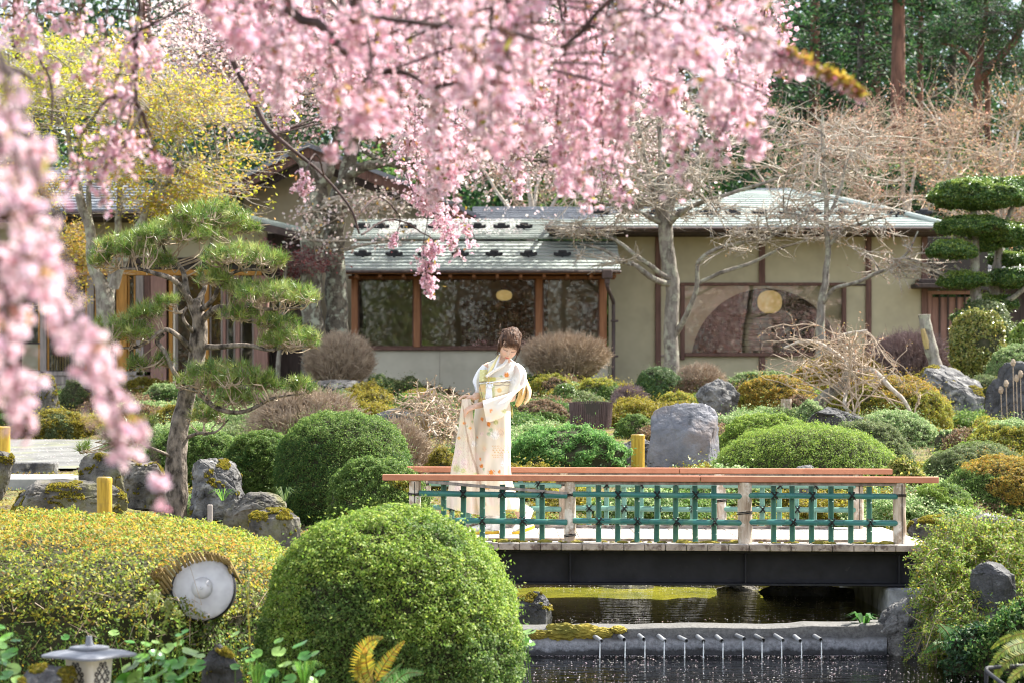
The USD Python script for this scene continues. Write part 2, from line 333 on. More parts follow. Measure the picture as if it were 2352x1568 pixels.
# ------------------------------------------------------------------ ground
HY = [-400, -60, 0, 6, 10, 13, 16, 17, 19, 21, 24, 28, 32, 36, 40, 45, 50, 60, 90, 140, 400]
HZ = [-.6, -.6, -.6, -.62, -.6, -.56, -.42, -.3, -.1, 0, .2, .45, .65, .85, 1.0, 1.15, 1.2, 1.3, 1.9, 3.0, 8.0]
def ground(x, y):
    x = np.asarray(x, float); y = np.asarray(y, float)
    h = np.interp(y, HY, HZ)
    h = h + (meshkit.fbm(np.stack([x * .8, y * .8, 0 * x], -1), 3, 3) - .5) * .10 * np.clip((y - 8) / 6, 0, 1)
    path = np.clip(1.5 - np.maximum(np.maximum(x + 4.6, -14 - x), np.abs(y - 28.5) - 3.6) * 2, 0, 1)      # levelled for the path
    h = h * (1 - path) + path * np.interp(y, [24, 32], [.23, .52])
    xl = np.where(y > 16.4, -.55, -.22); xr = np.where(y > 16.4, 2.95, 3.25)
    d = np.maximum(np.maximum(xl - x, x - xr), np.maximum(y - 20.9, -6 - y)) + (meshkit.fbm(np.stack([x * 2, y * 2, 0 * x], -1), 2, 8) - .5) * .15
    t = np.clip((.12 - d) / .4, 0, 1); t = t * t * (3 - 2 * t)
    return h * (1 - t) + np.where(y > 16.5, -.80, -1.25) * t
gx = np.unique(np.concatenate([np.arange(-9, 9.01, .14), np.linspace(9, 40, 50), -np.linspace(9, 40, 50), np.linspace(40, 400, 20), -np.linspace(40, 400, 20)]))
gy = np.unique(np.concatenate([np.arange(7, 33, .14), np.arange(33, 60, .5), np.linspace(60, 400, 30), np.linspace(-6, 7, 20), -np.linspace(6, 200, 12)]))
X, Y = np.meshgrid(gx, gy)
nI, nJ = X.shape
ii, jj = np.meshgrid(np.arange(nI - 1), np.arange(nJ - 1), indexing='ij'); k0 = ii * nJ + jj
gv = np.stack([X.ravel(), Y.ravel(), ground(X.ravel(), Y.ravel())], 1)
obj('ground', (gv, quads(np.stack([k0, k0 + 1, k0 + nJ + 1, k0 + nJ], -1).reshape(-1, 4))), 'soil', smooth=True, kind='structure', label='mossy brown garden soil rising towards the house')

def sheet(x0, x1, y0, y1, nx, ny, zf, edge=0, seed=0):
    a, b = np.meshgrid(np.linspace(0, 1, nx), np.linspace(0, 1, ny)); x = x0 + (x1 - x0) * a; y = y0 + (y1 - y0) * b
    if edge:
        w = (meshkit.fbm(np.stack([x * 1.3, y * 1.3, 0 * x], -1), 3, seed) - .5) * 2 * edge; y = y + w * (np.abs(b - .5) > .3); x = x + w * (np.abs(a - .5) > .3)
    v = np.stack([x.ravel(), y.ravel(), np.asarray(zf(x, y)).ravel() + 0 * x.ravel()], 1)
    i_, j_ = np.meshgrid(np.arange(ny - 1), np.arange(nx - 1), indexing='ij'); q = i_ * nx + j_
    return v, quads(np.stack([q, q + 1, q + nx + 1, q + nx], -1).reshape(-1, 4))

# path on the left, its kerb and the pale slab
obj('path', sheet(-13.5, -4.72, 25.6, 31.6, 60, 40, lambda x, y: ground(x, y) + .03, .25, 4), 'paving', kind='structure', label='pale grey gravel path strewn with fallen petals')
kb = thing('stone_kerb', 'low grey stone kerb along the near edge of the pale path', 'kerb', (-6, 25.3, .3))
for i in range(9):
    xk = -4.75 - .62 * (i + 1); zz = float(ground(xk, 25.3))
    obj('kerb_stone', cbox(xk, xk + .61, 25.2, 25.38, zz - .1, zz + .12, .012), 'stone', kb)
sl = thing('paving_slab', 'large flat pale paving slab behind the long flat rock', 'slab', (-5.5, 24, .2))
for i in range(4):
    xk = -4.33 - 1.3 * (i + 1); obj('slab', cbox(xk, xk + 1.29, 23.4, 24.5, .0, .285 + .004 * i, .01), 'slab', sl)

# ------------------------------------------------------------------ water
def watermat(name, tint, bs, st, dist=.02, fac=1.0, stretch=(1, 2.2, 1)):
    mat(name, {'g': ('geometry', {}), 'm': ('mapping', dict(scale=stretch)), 'n': ('noise_texture', dict(scale=bs, detail=4.0, roughness=.55, distortion=.4)), 'bu': ('bump', dict(strength=st, distance=dist)),
               'f': ('fresnel', dict(IOR=1.36)), 'k': ('math', dict(math_type='multiply', value2=fac, use_clamp=True)), 't': ('transparent_bsdf', dict(color=tint)), 'gl': ('glossy_bsdf', dict(roughness=.02)), 'x': ('mix_closure', {})},
        [('g.position', 'm.vector'), ('m.vector', 'n.vector'), ('n.fac', 'bu.height'), ('bu.normal', 'f.normal'), ('bu.normal', 'gl.normal'), ('f.fac', 'k.value1'), ('k.value', 'x.fac'), ('t.BSDF', 'x.closure1'), ('gl.BSDF', 'x.closure2')], 'x.closure')
watermat('water_pool', (.90, .90, .62), 4, .5, fac=.9)
watermat('water_pond', (.30, .26, .12), 3.2, .45)
WZ1, WZ0 = -.515, -.695
obj('upper_pool_water', sheet(-.9, 3.4, 16.62, 21.4, 3, 3, lambda x, y: 0 * x + WZ1), 'water_pool', kind='structure', label='shallow greenish pool water under the bridge')
obj('pond_water', sheet(-1.2, 4.2, -6.5, 16.5, 3, 3, lambda x, y: 0 * x + WZ0), 'water_pond', kind='structure', label='dark pond water strewn with petals below the weir')
obj('pool_bed', sheet(-.5, 2.9, 16.6, 20.7, 30, 30, lambda x, y: -.72 + .08 * meshkit.fbm(np.stack([x * 2, y * 2, 0 * x], -1), 3, 2) + .03 * (y - 16.6)), 'goldlit', kind='structure', label='algae green pool bed under the clear water')

# ------------------------------------------------------------------ weir
rg = np.random.default_rng(5)
XW0, XW1 = (1190 - 1176) / FPX * 16.5, (2012 - 1176) / FPX * 16.5
weir = thing('weir', 'grey concrete weir wall with a row of pipe spouts below the bridge', 'weir', (1.2, 16.5, WZ0))
def wallmesh():
    n = 90; xs = np.linspace(XW0 - .3, XW1 + .06, n); top = -.512 + .025 * meshkit.fbm(np.stack([xs * 3, xs * 0, xs * 0], 1), 3, 3) + .03 * np.clip((xs - 1.9) / .6, 0, 1)
    fr = 16.42 - .03 * meshkit.fbm(np.stack([xs * 4, xs * 0 + 3, xs * 0], 1), 3, 5)
    rings = np.stack([np.stack([xs, fr + .01, xs * 0 - 1.2], 1), np.stack([xs, fr, top - .1], 1), np.stack([xs, fr + .012, top - .012], 1), np.stack([xs, fr + .03, top], 1), np.stack([xs, xs * 0 + 16.66, top], 1), np.stack([xs, xs * 0 + 16.7, xs * 0 - 1.2], 1)], 1)
    return loft(rings)
mat('wet_concrete', {'g': ('geometry', {}), 'n': ('noise_texture', dict(scale=5.0, detail=6.0, roughness=.65)), 'n2': ('noise_texture', dict(scale=40.0, detail=5.0, roughness=.7)), 's': ('separate_xyz', {}), 'z': ('map_range', dict(from_min=WZ0 - .02, from_max=-.5)), 'a': ('math', dict(math_type='multiply_add', value2=.55, value3=-.27)), 'b': ('math', dict(math_type='add')),
    'r': ('rgb_ramp', dict(ramp=[(.0, (.015, .016, .02)), (.24, (.03, .032, .04)), (.36, (.22, .235, .27)), (.55, (.30, .315, .35)), (.68, (.10, .10, .105)), (1, (.14, .135, .125))])), 'm': ('mix', dict(mix_type='multiply', fac=.75)), 'r2': ('rgb_ramp', dict(ramp=[(.35, (.35, .35, .35)), (.6, (1, 1, 1))])), 'bu': ('bump', dict(strength=.6, distance=.01)), 'p': ('principled_bsdf', dict(roughness=.7))},
    [('g.position', 'n.vector'), ('g.position', 'n2.vector'), ('g.position', 's.vector'), ('s.z', 'z.value'), ('n.fac', 'a.value1'), ('z.result', 'b.value1'), ('a.value', 'b.value2'), ('b.value', 'r.fac'), ('r.color', 'm.color1'), ('n2.fac', 'r2.fac'), ('r2.color', 'm.color2'), ('m.color', 'p.base_color'), ('n2.fac', 'bu.height'), ('bu.normal', 'p.normal')], 'p.BSDF')
obj('wall', wallmesh(), 'wet_concrete', weir, smooth=35)
PIPES = [1365.5, 1423, 1468, 1512, 1558.6, 1601.4, 1645.7, 1691, 1734.7, 1779.4, 1824.8, 1870.2]
ring = np.array([[.0155, .0], [.0155, .13], [.012, .13], [.012, .02], [.0, .02]])
jets = []
for i, px in enumerate(PIPES):
    m = revolve(ring, 12); m = xf(m, rx=math.radians(97 + rg.uniform(-4, 4)), rz=math.radians(16 + rg.uniform(-5, 5)), t=(0, 0, 0))
    e = P(px, 1460 + rg.uniform(-2, 2), 16.40); m = xf(m, t=e)
    obj('pipe_spout', m, 'concrete', weir, smooth=40)
    tip = np.array([e[0] + .034, 16.285, e[2] - .02]); t = np.linspace(0, 1, 9)[:, None]
    jets.append(np.hstack([tip + np.array([-.004, -.035, 0]) * t + np.array([0, 0, WZ0 - tip[2]]) * t ** 1.6, 0.0032 + .0016 * t + .0010 * np.sin(t * 22 + i)]))
mat('jet_water', {'t': ('transparent_bsdf', dict(color=(.9, .93, .95))), 'p': ('principled_bsdf', dict(base_color=(.75, .78, .8), roughness=.15)), 'x': ('mix_closure', dict(fac=.28))}, [('t.BSDF', 'x.closure1'), ('p.BSDF', 'x.closure2')], 'x.closure')
ORD = 'first second third fourth fifth sixth seventh eighth ninth tenth eleventh twelfth'.split()
for k, q in enumerate(jets):
    obj('water_jet', tubes(q[None, :, :3], q[None, :, 3], 5), 'jet_water', smooth=True, label='thin water jet falling from the %s pipe from the left on the weir' % ORD[k], cat='water jet', group='water jets below the weir pipes')
obj('weir_moss', J(*[mound(P(px, py, 16.43), (rr, .05, rr * .45), 3, bump=.35, fs=5, seed=k) for k, (px, py, rr) in enumerate([(1290, 1452, .14), (1340, 1450, .12), (1380, 1452, .09), (1240, 1456, .08), (1420, 1445, .06)])])[:2], 'moss', label='green moss cushion hanging over the left end of the weir wall', cat='moss', kind='stuff')

# ------------------------------------------------------------------ bridge
TL = .0050
def bz(x): return -TL * (np.asarray(x) - 1.0)
def tilt(m): v = np.array(m[0], float); v[:, 2] += bz(v[:, 0]); return (v,) + tuple(m[1:])
bridge = thing('footbridge', 'low wooden footbridge with green bamboo railings over the pond', 'bridge', (1.1, 18.7, -.3))
YF, YB, DF, DB = 17.65, 19.80, 17.48, 20.02
px2x = lambda px, D: (px - 1176) / FPX * D
pl = rg.uniform(-.003, .003, (40, 3))
for i in range(29):
    x0 = 3.075 - .151 * (i + 1)
    obj('deck_plank', tilt(cbox(x0, x0 + .1485, DF + pl[i, 0] * 2, DB, -.048, pl[i, 1] * .5, .004)), 'deck_wood', bridge); obj('darkened_plank_end', tilt(cbox(x0 + .001, x0 + .1475, DF - .014 + pl[i, 0] * 2, DF - .0005 + pl[i, 0] * 2, -.0475, pl[i, 1] * .5 - .001, .004)), 'deck_side', bridge)  # end strips darkened: mossy brown plus the shade of the front face
for k, (yy) in enumerate((YF + .12, YB - .12)):
    obj('deck_kerb', tilt(cbox(-.75, 2.62, yy, yy + .05, .003, .022, .003)), 'deck_side', bridge)
for yy in (17.56, 19.80):
    g = obj('steel_girder', tilt(J(cbox(-1.3, 3.03, yy, yy + .14, -.072, -.0505, .003), cbox(-1.3, 3.0, yy + .06, yy + .075, -.288, -.0725, .002), cbox(-1.3, 3.03, yy, yy + .14, -.305, -.2885, .003))[:2]), 'iron_black', bridge)
    for px in (905, 1310, 1713, 2066):
        xx = px2x(px, yy); obj('stiffener', tilt(cbox(xx - .006, xx + .006, yy + .008, yy + .0595, -.288, -.073, .002)), 'iron_black', g)
POST = [(953, .045), (1309, .042), (1711, .053), (2066, .047)]
BAL = [1020, 1064, 1109, 1154, 1199, 1245, 1375, 1419, 1464, 1508, 1553, 1598, 1642, 1777, 1820, 1866, 1909, 1955, 1998]
def bamboo(p0, p1, r, nodes=.17, seed=0, sides=14):
    p0, p1 = np.asarray(p0, float), np.asarray(p1, float); L = np.linalg.norm(p1 - p0); t = [0]
    q = np.random.default_rng(seed); u = q.uniform(.02, nodes)
    while u < L - .03: t += [u - .006, u - .002, u, u + .002, u + .006]; u += nodes * q.uniform(.85, 1.2)
    t.append(L); t = np.array(t); rr = np.full(len(t), r); rr[3::5][:(len(t) - 2) // 5] = r * 1.07; rr[2::5][:(len(t) - 2) // 5] = r * .955; rr[4::5][:(len(t) - 2) // 5] = r * .955
    return tubes((p0 + (p1 - p0) * (t / L)[:, None])[None], rr[None], sides)
def lash(c, r, seed):
    q = np.random.default_rng(seed); out = []
    for s in (-1, 1):
        for o in (-.004, .004):
            a = np.linspace(0, 2 * np.pi, 15); d = np.stack([np.cos(a) * r * .75 + o, -.03 * np.sin(a), s * np.cos(a) * r * 1.05], 1)
            out.append(tubes((np.asarray(c) + d)[None], np.full((1, 15), .0027), 5, cap=False))
    for _ in range(3):
        e = np.array([q.uniform(-.04, .04), -.012, q.uniform(-.05, .035)]); s0 = np.asarray(c) + [0, -.032, 0]
        out.append(tubes(smoothline([s0, s0 + e * .5 + [0, -.012, .01], s0 + e], 6)[None], np.full((1, 6), .0028), 4))
    return J(*out)[:2]
for side, (yr, gm) in enumerate(((YF, 'bamboo_green'), (YB, 'bamboo_faded_sunlit'))):
    f = yr / YF; X_ = lambda px: px2x(px, YF)
    zr = EYE - (1094 - HOR) / FPX * YF - .012          # hand rail centre
    seams = [-.945, X_(1608) if side == 0 else px2x(1560, YB), 3.11]
    for a, b in zip(seams[:-1], seams[1:]):
        obj('handrail', tilt(cbox(a + .0015, b - .0015, yr - .05, yr + .05, zr - .022, zr + .022, .004)), 'handrail', bridge)
    obj('rail_batten', tilt(cbox(-.7 if side else .32, 2.83, yr - .022, yr + .022, zr - .045, zr - .0235, .003)), 'wood_grey', bridge)
    for k, (px, r) in enumerate(POST):
        xx = X_(px); m = limb([(xx, yr, 0, r * .98), (xx + .002, yr, .13, r), (xx, yr, .3, r * .97), (xx, yr, zr - .024, r * .96)], 14, 20, .006, k + side * 9, .05)
        pp = obj('post', tilt(m), 'post_wood', bridge, smooth=50)
        zb = [.38, .05] if k != 2 else [.23, .24]
        for z_ in (.345, .355) if k != 2 else (.215, .226):
            a = np.linspace(0, 2 * np.pi, 25); d = np.stack([xx + np.cos(a) * r * 1.03, yr + np.sin(a) * r * 1.03, z_ + .006 * np.sin(a + k) + bz(xx)], 1)
            obj('rope_band', tubes(d[None], np.full((1, 25), .004), 5, cap=False), 'rope', pp)
        if k == 1:
            for z_ in (.045, .056):
                d = np.stack([xx + np.cos(a) * r * 1.03, yr + np.sin(a) * r * 1.03, z_ + .006 * np.sin(a + 2) + bz(xx)], 1)
                obj('rope_band', tubes(d[None], np.full((1, 25), .004), 5, cap=False), 'rope', pp)
        if k in (0, 3): obj('post_seam', tilt(cbox(xx - .003 + .012 * (k == 3), xx + .003 + .012 * (k == 3), yr - r * 1.015, yr - r * .9, .0, zr - .03, .001)), 'rope', pp)
    zu, zl = EYE - (1136 - HOR) / FPX * YF, EYE - (1197 - HOR) / FPX * YF
    for k in range(3):
        a, b = X_(POST[k][0]) + (.02 if k else .03), X_(POST[k + 1][0]) - .02
        dz = [(-.006, -.006), (.006, -.004), (.002, .0)][k]
        for z_ in (zu, zl):
            obj('bamboo_rail', tilt(bamboo((a, yr - .024, z_ + dz[0] + .012 * (k == 0)), (b, yr - .024, z_ + dz[1]), .0215, .21, k + 7 * side)), gm, bridge, smooth=45)
    for k, px in enumerate(BAL):
        xx = X_(px) + rg.uniform(-.004, .004)
        b = obj('baluster', tilt(bamboo((xx, yr + .020, 0.0), (xx + rg.uniform(-.004, .004), yr + .020, zr - .05), .0205, .19, k + 40 * side)), gm if side else 'bamboo_deep', bridge, smooth=45)
        sp = 0 if k < 6 else 1 if k < 13 else 2; idx = k - (0, 6, 13)[sp]; up = (idx % 2 == (1, 1, 0)[sp])
        obj('lashing', tilt(lash((xx, yr - .02, (zu if up else zl) + .003), .026, k + 100 * side)), 'rope', b)
obj('loose_slat', tilt(xf(cbox(-.51, .51, -.008, .008, -.011, .011, .002), ry=.079, t=((px2x(985, YF) + px2x(1300, YF)) / 2, YF - .035, EYE - (1120 - HOR) / FPX * YF))), 'wood_grey', bridge, label='grey slat hanging loose below the handrail')
# moss along the deck edge
mv = []
for k in range(80):
    xx = rg.uniform(-.1, 2.85); s = rg.uniform(.012, .05) if rg.random() < .5 else .014
    mv.append(mound((xx, YF + rg.uniform(-.06, .03), .004 + bz(xx)), (s * 1.3, s * .7, s * .42), 2, bump=.5, fs=4, seed=k))
obj('deck_moss', J(*mv)[:2], 'moss', label='small moss cushions along the front edge of the bridge deck', cat='moss', kind='stuff')
ab = thing('bridge_abutment', 'pale concrete bearing block under the right end of the black girder', 'abutment', (2.85, 17.7, -.8))
obj('block', cbox(2.72, 3.12, 17.5, 20.1, -.9, -.323, .015), 'concrete', ab)
ab2 = thing('bridge_abutment', 'concrete bearing block hidden behind the round bush at the left bridge end', 'abutment', (-1.1, 17.7, -.8))
obj('block', cbox(-1.35, -.85, 17.5, 20.1, -.9, -.316, .015), 'concrete', ab2)
# ------------------------------------------------------------------ the house
from shapely.geometry import Polygon, Point
XP = lambda px, D: (px - 1176) / FPX * D
ZP = lambda py, D: EYE - (py - HOR) / FPX * D
def slab_px(px0, px1, py0, py1, D, d0, d1, ch=.008):
    'a board seen from px0 to px1 and py0 to py1 at the distance D, from D + d0 to D + d1 deep'
    return cbox(XP(px0, D), XP(px1, D), D + d0, D + d1, ZP(py1, D), ZP(py0, D), ch)
def ruled(a, b, c, d, n, parent, m, th=.06, lift=.034, name='roof_course', rr=None):
    'roof plane a-b (eave) to d-c (top) in n stepped courses'
    a, b, c, d = map(lambda q: np.asarray(q, float), (a, b, c, d)); q = rr or np.random.default_rng(n)
    nn = np.cross(b - a, d - a); nn /= np.linalg.norm(nn); nn = nn if nn[2] > 0 else -nn
    for i in range(n):
        t0, t1 = i / n, (i + 1.15) / n if i < n - 1 else 1.0
        L0, R0, L1, R1 = a + (d - a) * t0, b + (c - b) * t0, a + (d - a) * t1, b + (c - b) * t1
        up = nn * (lift + q.uniform(-.003, .003)); dn = -nn * th
        v = np.array([L0 + up, R0 + up, R1 + nn * .003, L1 + nn * .003, L0 + dn * .1, R0 + dn * .1, R1 + dn, L1 + dn])
        f = quads([[0, 1, 2, 3], [4, 7, 6, 5], [0, 4, 5, 1], [3, 2, 6, 7], [0, 3, 7, 4], [1, 5, 6, 2]])
        obj(name, (v, f), m, parent)
def guard(c, parent, s=1.0):
    w, h = .135 * s, .068 * s
    m = J(cbox(-w, w, -.02, .02, .0, h, .012), cbox(-w * .62, w * .62, -.024, .024, h * .5, h * 1.7, .02), cbox(-w * 1.25, -w * .7, -.018, .018, h * .25, h * 1.15, .015), cbox(w * .7, w * 1.25, -.018, .018, h * .25, h * 1.15, .015), cbox(-.02, .02, -.03, .02, -.05, h * .5, .004))
    obj('snow_guard', xf(m, t=c)[:2], 'black_paint', parent)

house = thing('japanese_house', 'low Japanese house with pale green metal roofs, olive plaster walls and wide windows', 'house', (0, 47, 1.1))
# --- middle block with the long window
D0 = 46.0
zt, zg = ZP(640, D0), 1.0
obj('low_wall', cbox(XP(815, D0), XP(1397, D0), D0 + .02, D0 + .16, zg, ZP(804, D0), .006), 'plaster_pale', house)
for px in (1010, 1215): obj('wall_joint', cbox(XP(px, D0) - .004, XP(px, D0) + .004, D0 + .017, D0 + .03, zg, ZP(805, D0), .001), 'wood_grey', house)
win = [(822, 950), (965, 1230), (1246, 1377)]
wf = obj('window_sill', slab_px(806, 1394, 797, 804, D0, -.05, .14), 'wood_brown', house)
for a, b in ((807, 822), (950, 965), (1230, 1246), (1377, 1394)): obj('window_post', slab_px(a, b, 640, 796.8, D0, -.03, .12), 'wood_orange', house)
obj('head_beam', slab_px(800, 1396, 634, 641, D0, -.04, .14), 'wood_orange', house)
for k, (a, b) in enumerate(win):
    w = obj('window', J(slab_px(a, b, 641, 644, D0, .02, .06, .003), slab_px(a, a + 3, 644, 794, D0, .02, .06, .003), slab_px(b - 3, b, 644, 794, D0, .02, .06, .003), slab_px(a, b, 794, 796.8, D0, .02, .06, .003))[:2], 'wood_brown', house)
    obj('pane', slab_px(a + 3, b - 3, 644, 794, D0, .036, .044, .001), 'glass', w)
    for c in np.arange(a + 12, b - 6, 26): obj('curtain_hook', slab_px(c, c + 5, 642, 648, D0, .07, .09, .003), 'wood_dark', w)
# interior
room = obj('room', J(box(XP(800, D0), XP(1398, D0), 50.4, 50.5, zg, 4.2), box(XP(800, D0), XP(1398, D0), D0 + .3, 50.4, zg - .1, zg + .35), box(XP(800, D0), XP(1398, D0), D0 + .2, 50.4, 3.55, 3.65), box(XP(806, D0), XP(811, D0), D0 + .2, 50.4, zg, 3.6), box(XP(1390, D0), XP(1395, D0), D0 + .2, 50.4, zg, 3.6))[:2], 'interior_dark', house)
obj('inner_wall', slab_px(1258, 1385, 640, 800, 48.3, 0, .06), 'plaster_pale', room)
obj('wall_picture', slab_px(1328, 1374, 694, 762, 48.2, 0, .04), 'wood_grey', room)
for k in range(19): obj('lattice_bar', slab_px(1062 + k * 9, 1064.4 + k * 9, 690, 800, 49.6, 0, .02, .002), 'wood_brown', room)
for k in range(12): obj('lattice_bar', slab_px(1060, 1228, 692 + k * 9, 694.4 + k * 9, 49.6, -.02, 0, .002), 'wood_brown', room)
def paper_lamp(c, rx, rz, label):
    t = thing('paper_lantern', label, 'lantern', c)
    th = np.linspace(-1, 1, 15); r = rx * np.sqrt(np.maximum(1 - np.abs(th) ** 2.6, 0.06)); r = r * (1 + .012 * np.cos(np.arange(15) * np.pi))
    obj('shade', revolve(np.stack([r, th * rz], 1), 20, c), 'paper_lamp', t, smooth=True)
    for z in (-rz, rz): obj('rim', revolve([[rx * .3, z - .01], [rx * .3, z + .01], [rx * .22, z + .01], [rx * .22, z - .01], [rx * .3, z - .01]], 16, c), 'wood_dark', t)
    obj('cord', tubes(np.array([[c[0], c[1], c[2] + rz], [c[0], c[1], c[2] + rz + .25], [c[0], c[1], c[2] + rz + .5]])[None], np.full((1, 3), .006), 5), 'wood_dark', t)
paper_lamp(P(1158, 679, 47.4), .155, .105, 'small oval yellow paper lantern behind the wide middle window')
# eaves
De = 45.1
e0, e1 = P(748, 621, De), P(1425, 621, De)
ruled(e0, e1, [XP(1425, De), 46.75, e1[2] + .66], [XP(748, De) + .5, 46.75, e0[2] + .66], 9, house, 'roof_metal')
u0 = np.array([XP(782, De) + .1, 46.65, e0[2] + .69])
ruled(u0, [XP(1425, De), 46.65, u0[2]], [XP(1425, De), 48.4, u0[2] + .50], [u0[0], 48.4, u0[2] + .50], 10, house, 'roof_metal')
for px, py in [(833, 603), (905, 603), (979, 602), (1057, 602), (1135, 601), (1214, 601), (1292, 601)]: guard((XP(px, 45.7), 45.75, e0[2] + .30), house)
for px in (831, 875, 937, 1000, 1097, 1152, 1204): guard((XP(px, 47.3), 47.4, u0[2] + .25), house)
obj('fascia', slab_px(748, 1425, 621.5, 630, De, -.02, .03), 'wood_orange', house)
obj('gutter', cbox(XP(746, De), XP(1427, De), De - .12, De - .022, ZP(628, De), ZP(622, De), .02), 'roof_edge', house)
obj('soffit', J((np.array([[XP(750, De), De + .03, e0[2] - .075], [XP(1423, De), De + .03, e0[2] - .075], [XP(1423, De), 46.1, zt + .1], [XP(750, De), 46.1, zt + .1], [XP(750, De), De + .03, e0[2] - .05], [XP(1423, De), De + .03, e0[2] - .05], [XP(1423, De), 46.1, zt + .13], [XP(750, De), 46.1, zt + .13]]), quads([[0, 3, 2, 1], [4, 5, 6, 7], [0, 1, 5, 4], [2, 3, 7, 6], [0, 4, 7, 3], [1, 2, 6, 5]])))[:2], 'wood_orange', house)
for k in range(13):
    xx = XP(764 + 54 * k, De); obj('rafter', cbox(xx - .03, xx + .03, De + .05, 45.95, e0[2] - .135, e0[2] - .078, .005), 'wood_orange', house)
dp = thing('rain_pipe', 'dark rain pipe with a square hopper at the right corner of the window block', 'pipe', P(1396, 860, 45.9))
obj('hopper', J(cbox(XP(1383, 45), XP(1407, 45), 44.95, 45.13, ZP(641, 45), ZP(619, 45), .02), cbox(XP(1389, 45), XP(1401, 45), 44.98, 45.1, ZP(652, 45), ZP(641, 45), .01))[:2], 'roof_edge', dp)
obj('pipe', limb([(*P(1395, 650, 45.05), .035), (*P(1396, 662, 45.1), .035), (*P(1408, 692, 45.85), .035), (*P(1409, 712, 45.93), .035), (*P(1409, 800, 45.93), .035), (*P(1408, 890, 45.93), .035)], 24, 10), 'roof_edge', dp, smooth=True)
for py in (735, 815): obj('bracket', slab_px(1403, 1420, py, py + 5, 45.93, -.05, .08), 'roof_edge', dp)

# --- right block
D1 = 47.0
frame_x0, frame_x1, fy0, fy1 = 1572, 1934, 655, 812
wl = Polygon([(XP(1398, D1), zg), (XP(2128, D1), zg), (XP(2128, D1), ZP(530, D1)), (XP(1398, D1), ZP(530, D1))]) - Polygon([(XP(frame_x0, D1), ZP(fy1, D1)), (XP(frame_x1, D1), ZP(fy1, D1)), (XP(frame_x1, D1), ZP(fy0, D1)), (XP(frame_x0, D1), ZP(fy0, D1))])
def upright(poly, y0, y1):
    m = trimesh.creation.extrude_polygon(poly, y1 - y0, engine='earcut'); v = np.asarray(m.vertices)
    return np.stack([v[:, 0], y1 - v[:, 2], v[:, 1]], 1), np.asarray(m.faces)
obj('plaster_wall', upright(wl, D1, D1 + .15), 'plaster', house)
for a, b, c, d in ((1505, 1518, 535, 862), (1743, 1757, 535, 652), (1743, 1757, 818, 870), (1988, 2001, 535, 880), (2116, 2130, 535, 900)):
    obj('wall_post', slab_px(a, b, c, d, D1, -.05, .02), 'wood_brown', house)
obj('wall_rail', slab_px(1518.4, 1563, 653, 657, D1, -.03, .01, .004), 'wood_dark', house); obj('wall_rail', slab_px(1942, 1987.6, 653, 657, D1, -.03, .01, .004), 'wood_dark', house)
obj('wall_rail', slab_px(1518.4, 1561, 814, 818, D1, -.03, .01, .004), 'wood_grey', house)
fr = obj('window_frame', J(slab_px(1562, 1943, 650, 656.5, D1, -.07, .06), slab_px(1562, 1572.5, 656.7, 826, D1, -.07, .06), slab_px(1933.5, 1943, 656.7, 812, D1, -.07, .06), slab_px(1572.7, 1943, 810, 818, D1, -.08, .06))[:2], 'wood_brown', house)
obj('pane', slab_px(1573, 1933, 657, 809.5, D1, .0, .008, .001), 'glass', fr)
Da = 47.07
arch = Polygon([(XP(1560, Da), ZP(815, Da)), (XP(1945, Da), ZP(815, Da)), (XP(1945, Da), ZP(645, Da)), (XP(1560, Da), ZP(645, Da))]) - Point(XP(1760, Da), ZP(835.6, Da)).buffer(172.6 / FPX * Da, 40)
obj('arch_panel', upright(arch.buffer(0) if arch.geom_type == 'Polygon' else max(arch.geoms, key=lambda g: g.area), Da, Da + .08), 'paper', fr)
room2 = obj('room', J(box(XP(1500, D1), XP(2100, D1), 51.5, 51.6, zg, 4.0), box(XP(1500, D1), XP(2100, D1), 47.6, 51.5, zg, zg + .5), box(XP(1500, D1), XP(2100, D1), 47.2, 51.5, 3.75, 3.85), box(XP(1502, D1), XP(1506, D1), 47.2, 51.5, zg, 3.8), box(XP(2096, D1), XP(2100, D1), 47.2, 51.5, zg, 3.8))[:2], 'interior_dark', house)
obj('paper_screen', slab_px(1700, 1795, 718, 830, 50.6, 0, .03), 'paper', room2)
for k in range(8): obj('screen_bar', slab_px(1699, 1796, 718 + 12.5 * k, 720.4 + 12.5 * k, 50.6, -.02, -.001, .002), 'wood_dark', room2)
for k in (1699, 1745, 1793): obj('screen_bar', slab_px(k, k + 3, 716, 830, 50.6, -.03, -.021, .002), 'wood_dark', room2)
paper_lamp(P(1768, 694, 49.2), .25, .235, 'large round yellow paper lantern inside the arched window on the right')
E1 = 46.0
r0, r1 = P(1258, 522, E1), P(2192, 522, E1)
ruled(r0, r1, P(1812, 437, 50.1), P(1738, 437, 50.1), 17, house, 'roof_metal')
ruled(P(1085, 516, 48.6), P(1790, 516, 48.6), P(1735, 479, 50.5), P(1085, 479, 50.5), 9, house, 'roof_grey')  # rear slope greyer: the shade of its facing is put into the colour
obj('ridge_cap', slab_px(1736, 1814, 434, 440, 50.1, -.1, .15), 'roof_grey', house); obj('ridge_cap', slab_px(1085, 1735, 476, 481, 50.5, -.08, .15), 'roof_grey', house)
obj('ridge_cap', limb([(*P(1806, 438, 50.1), .05), (*P(1900, 452, 49.0), .05), (*P(2050, 484, 47.3), .05), (*P(2190, 519, 46.0), .05)], 12, 8), 'roof_metal', house, smooth=True)
for px in (1382, 1446, 1505, 1565, 1626, 1684, 1746, 1809, 1871, 1936, 1995, 2060, 2123): guard((XP(px, 46.9), 46.95, r0[2] + .31), house)
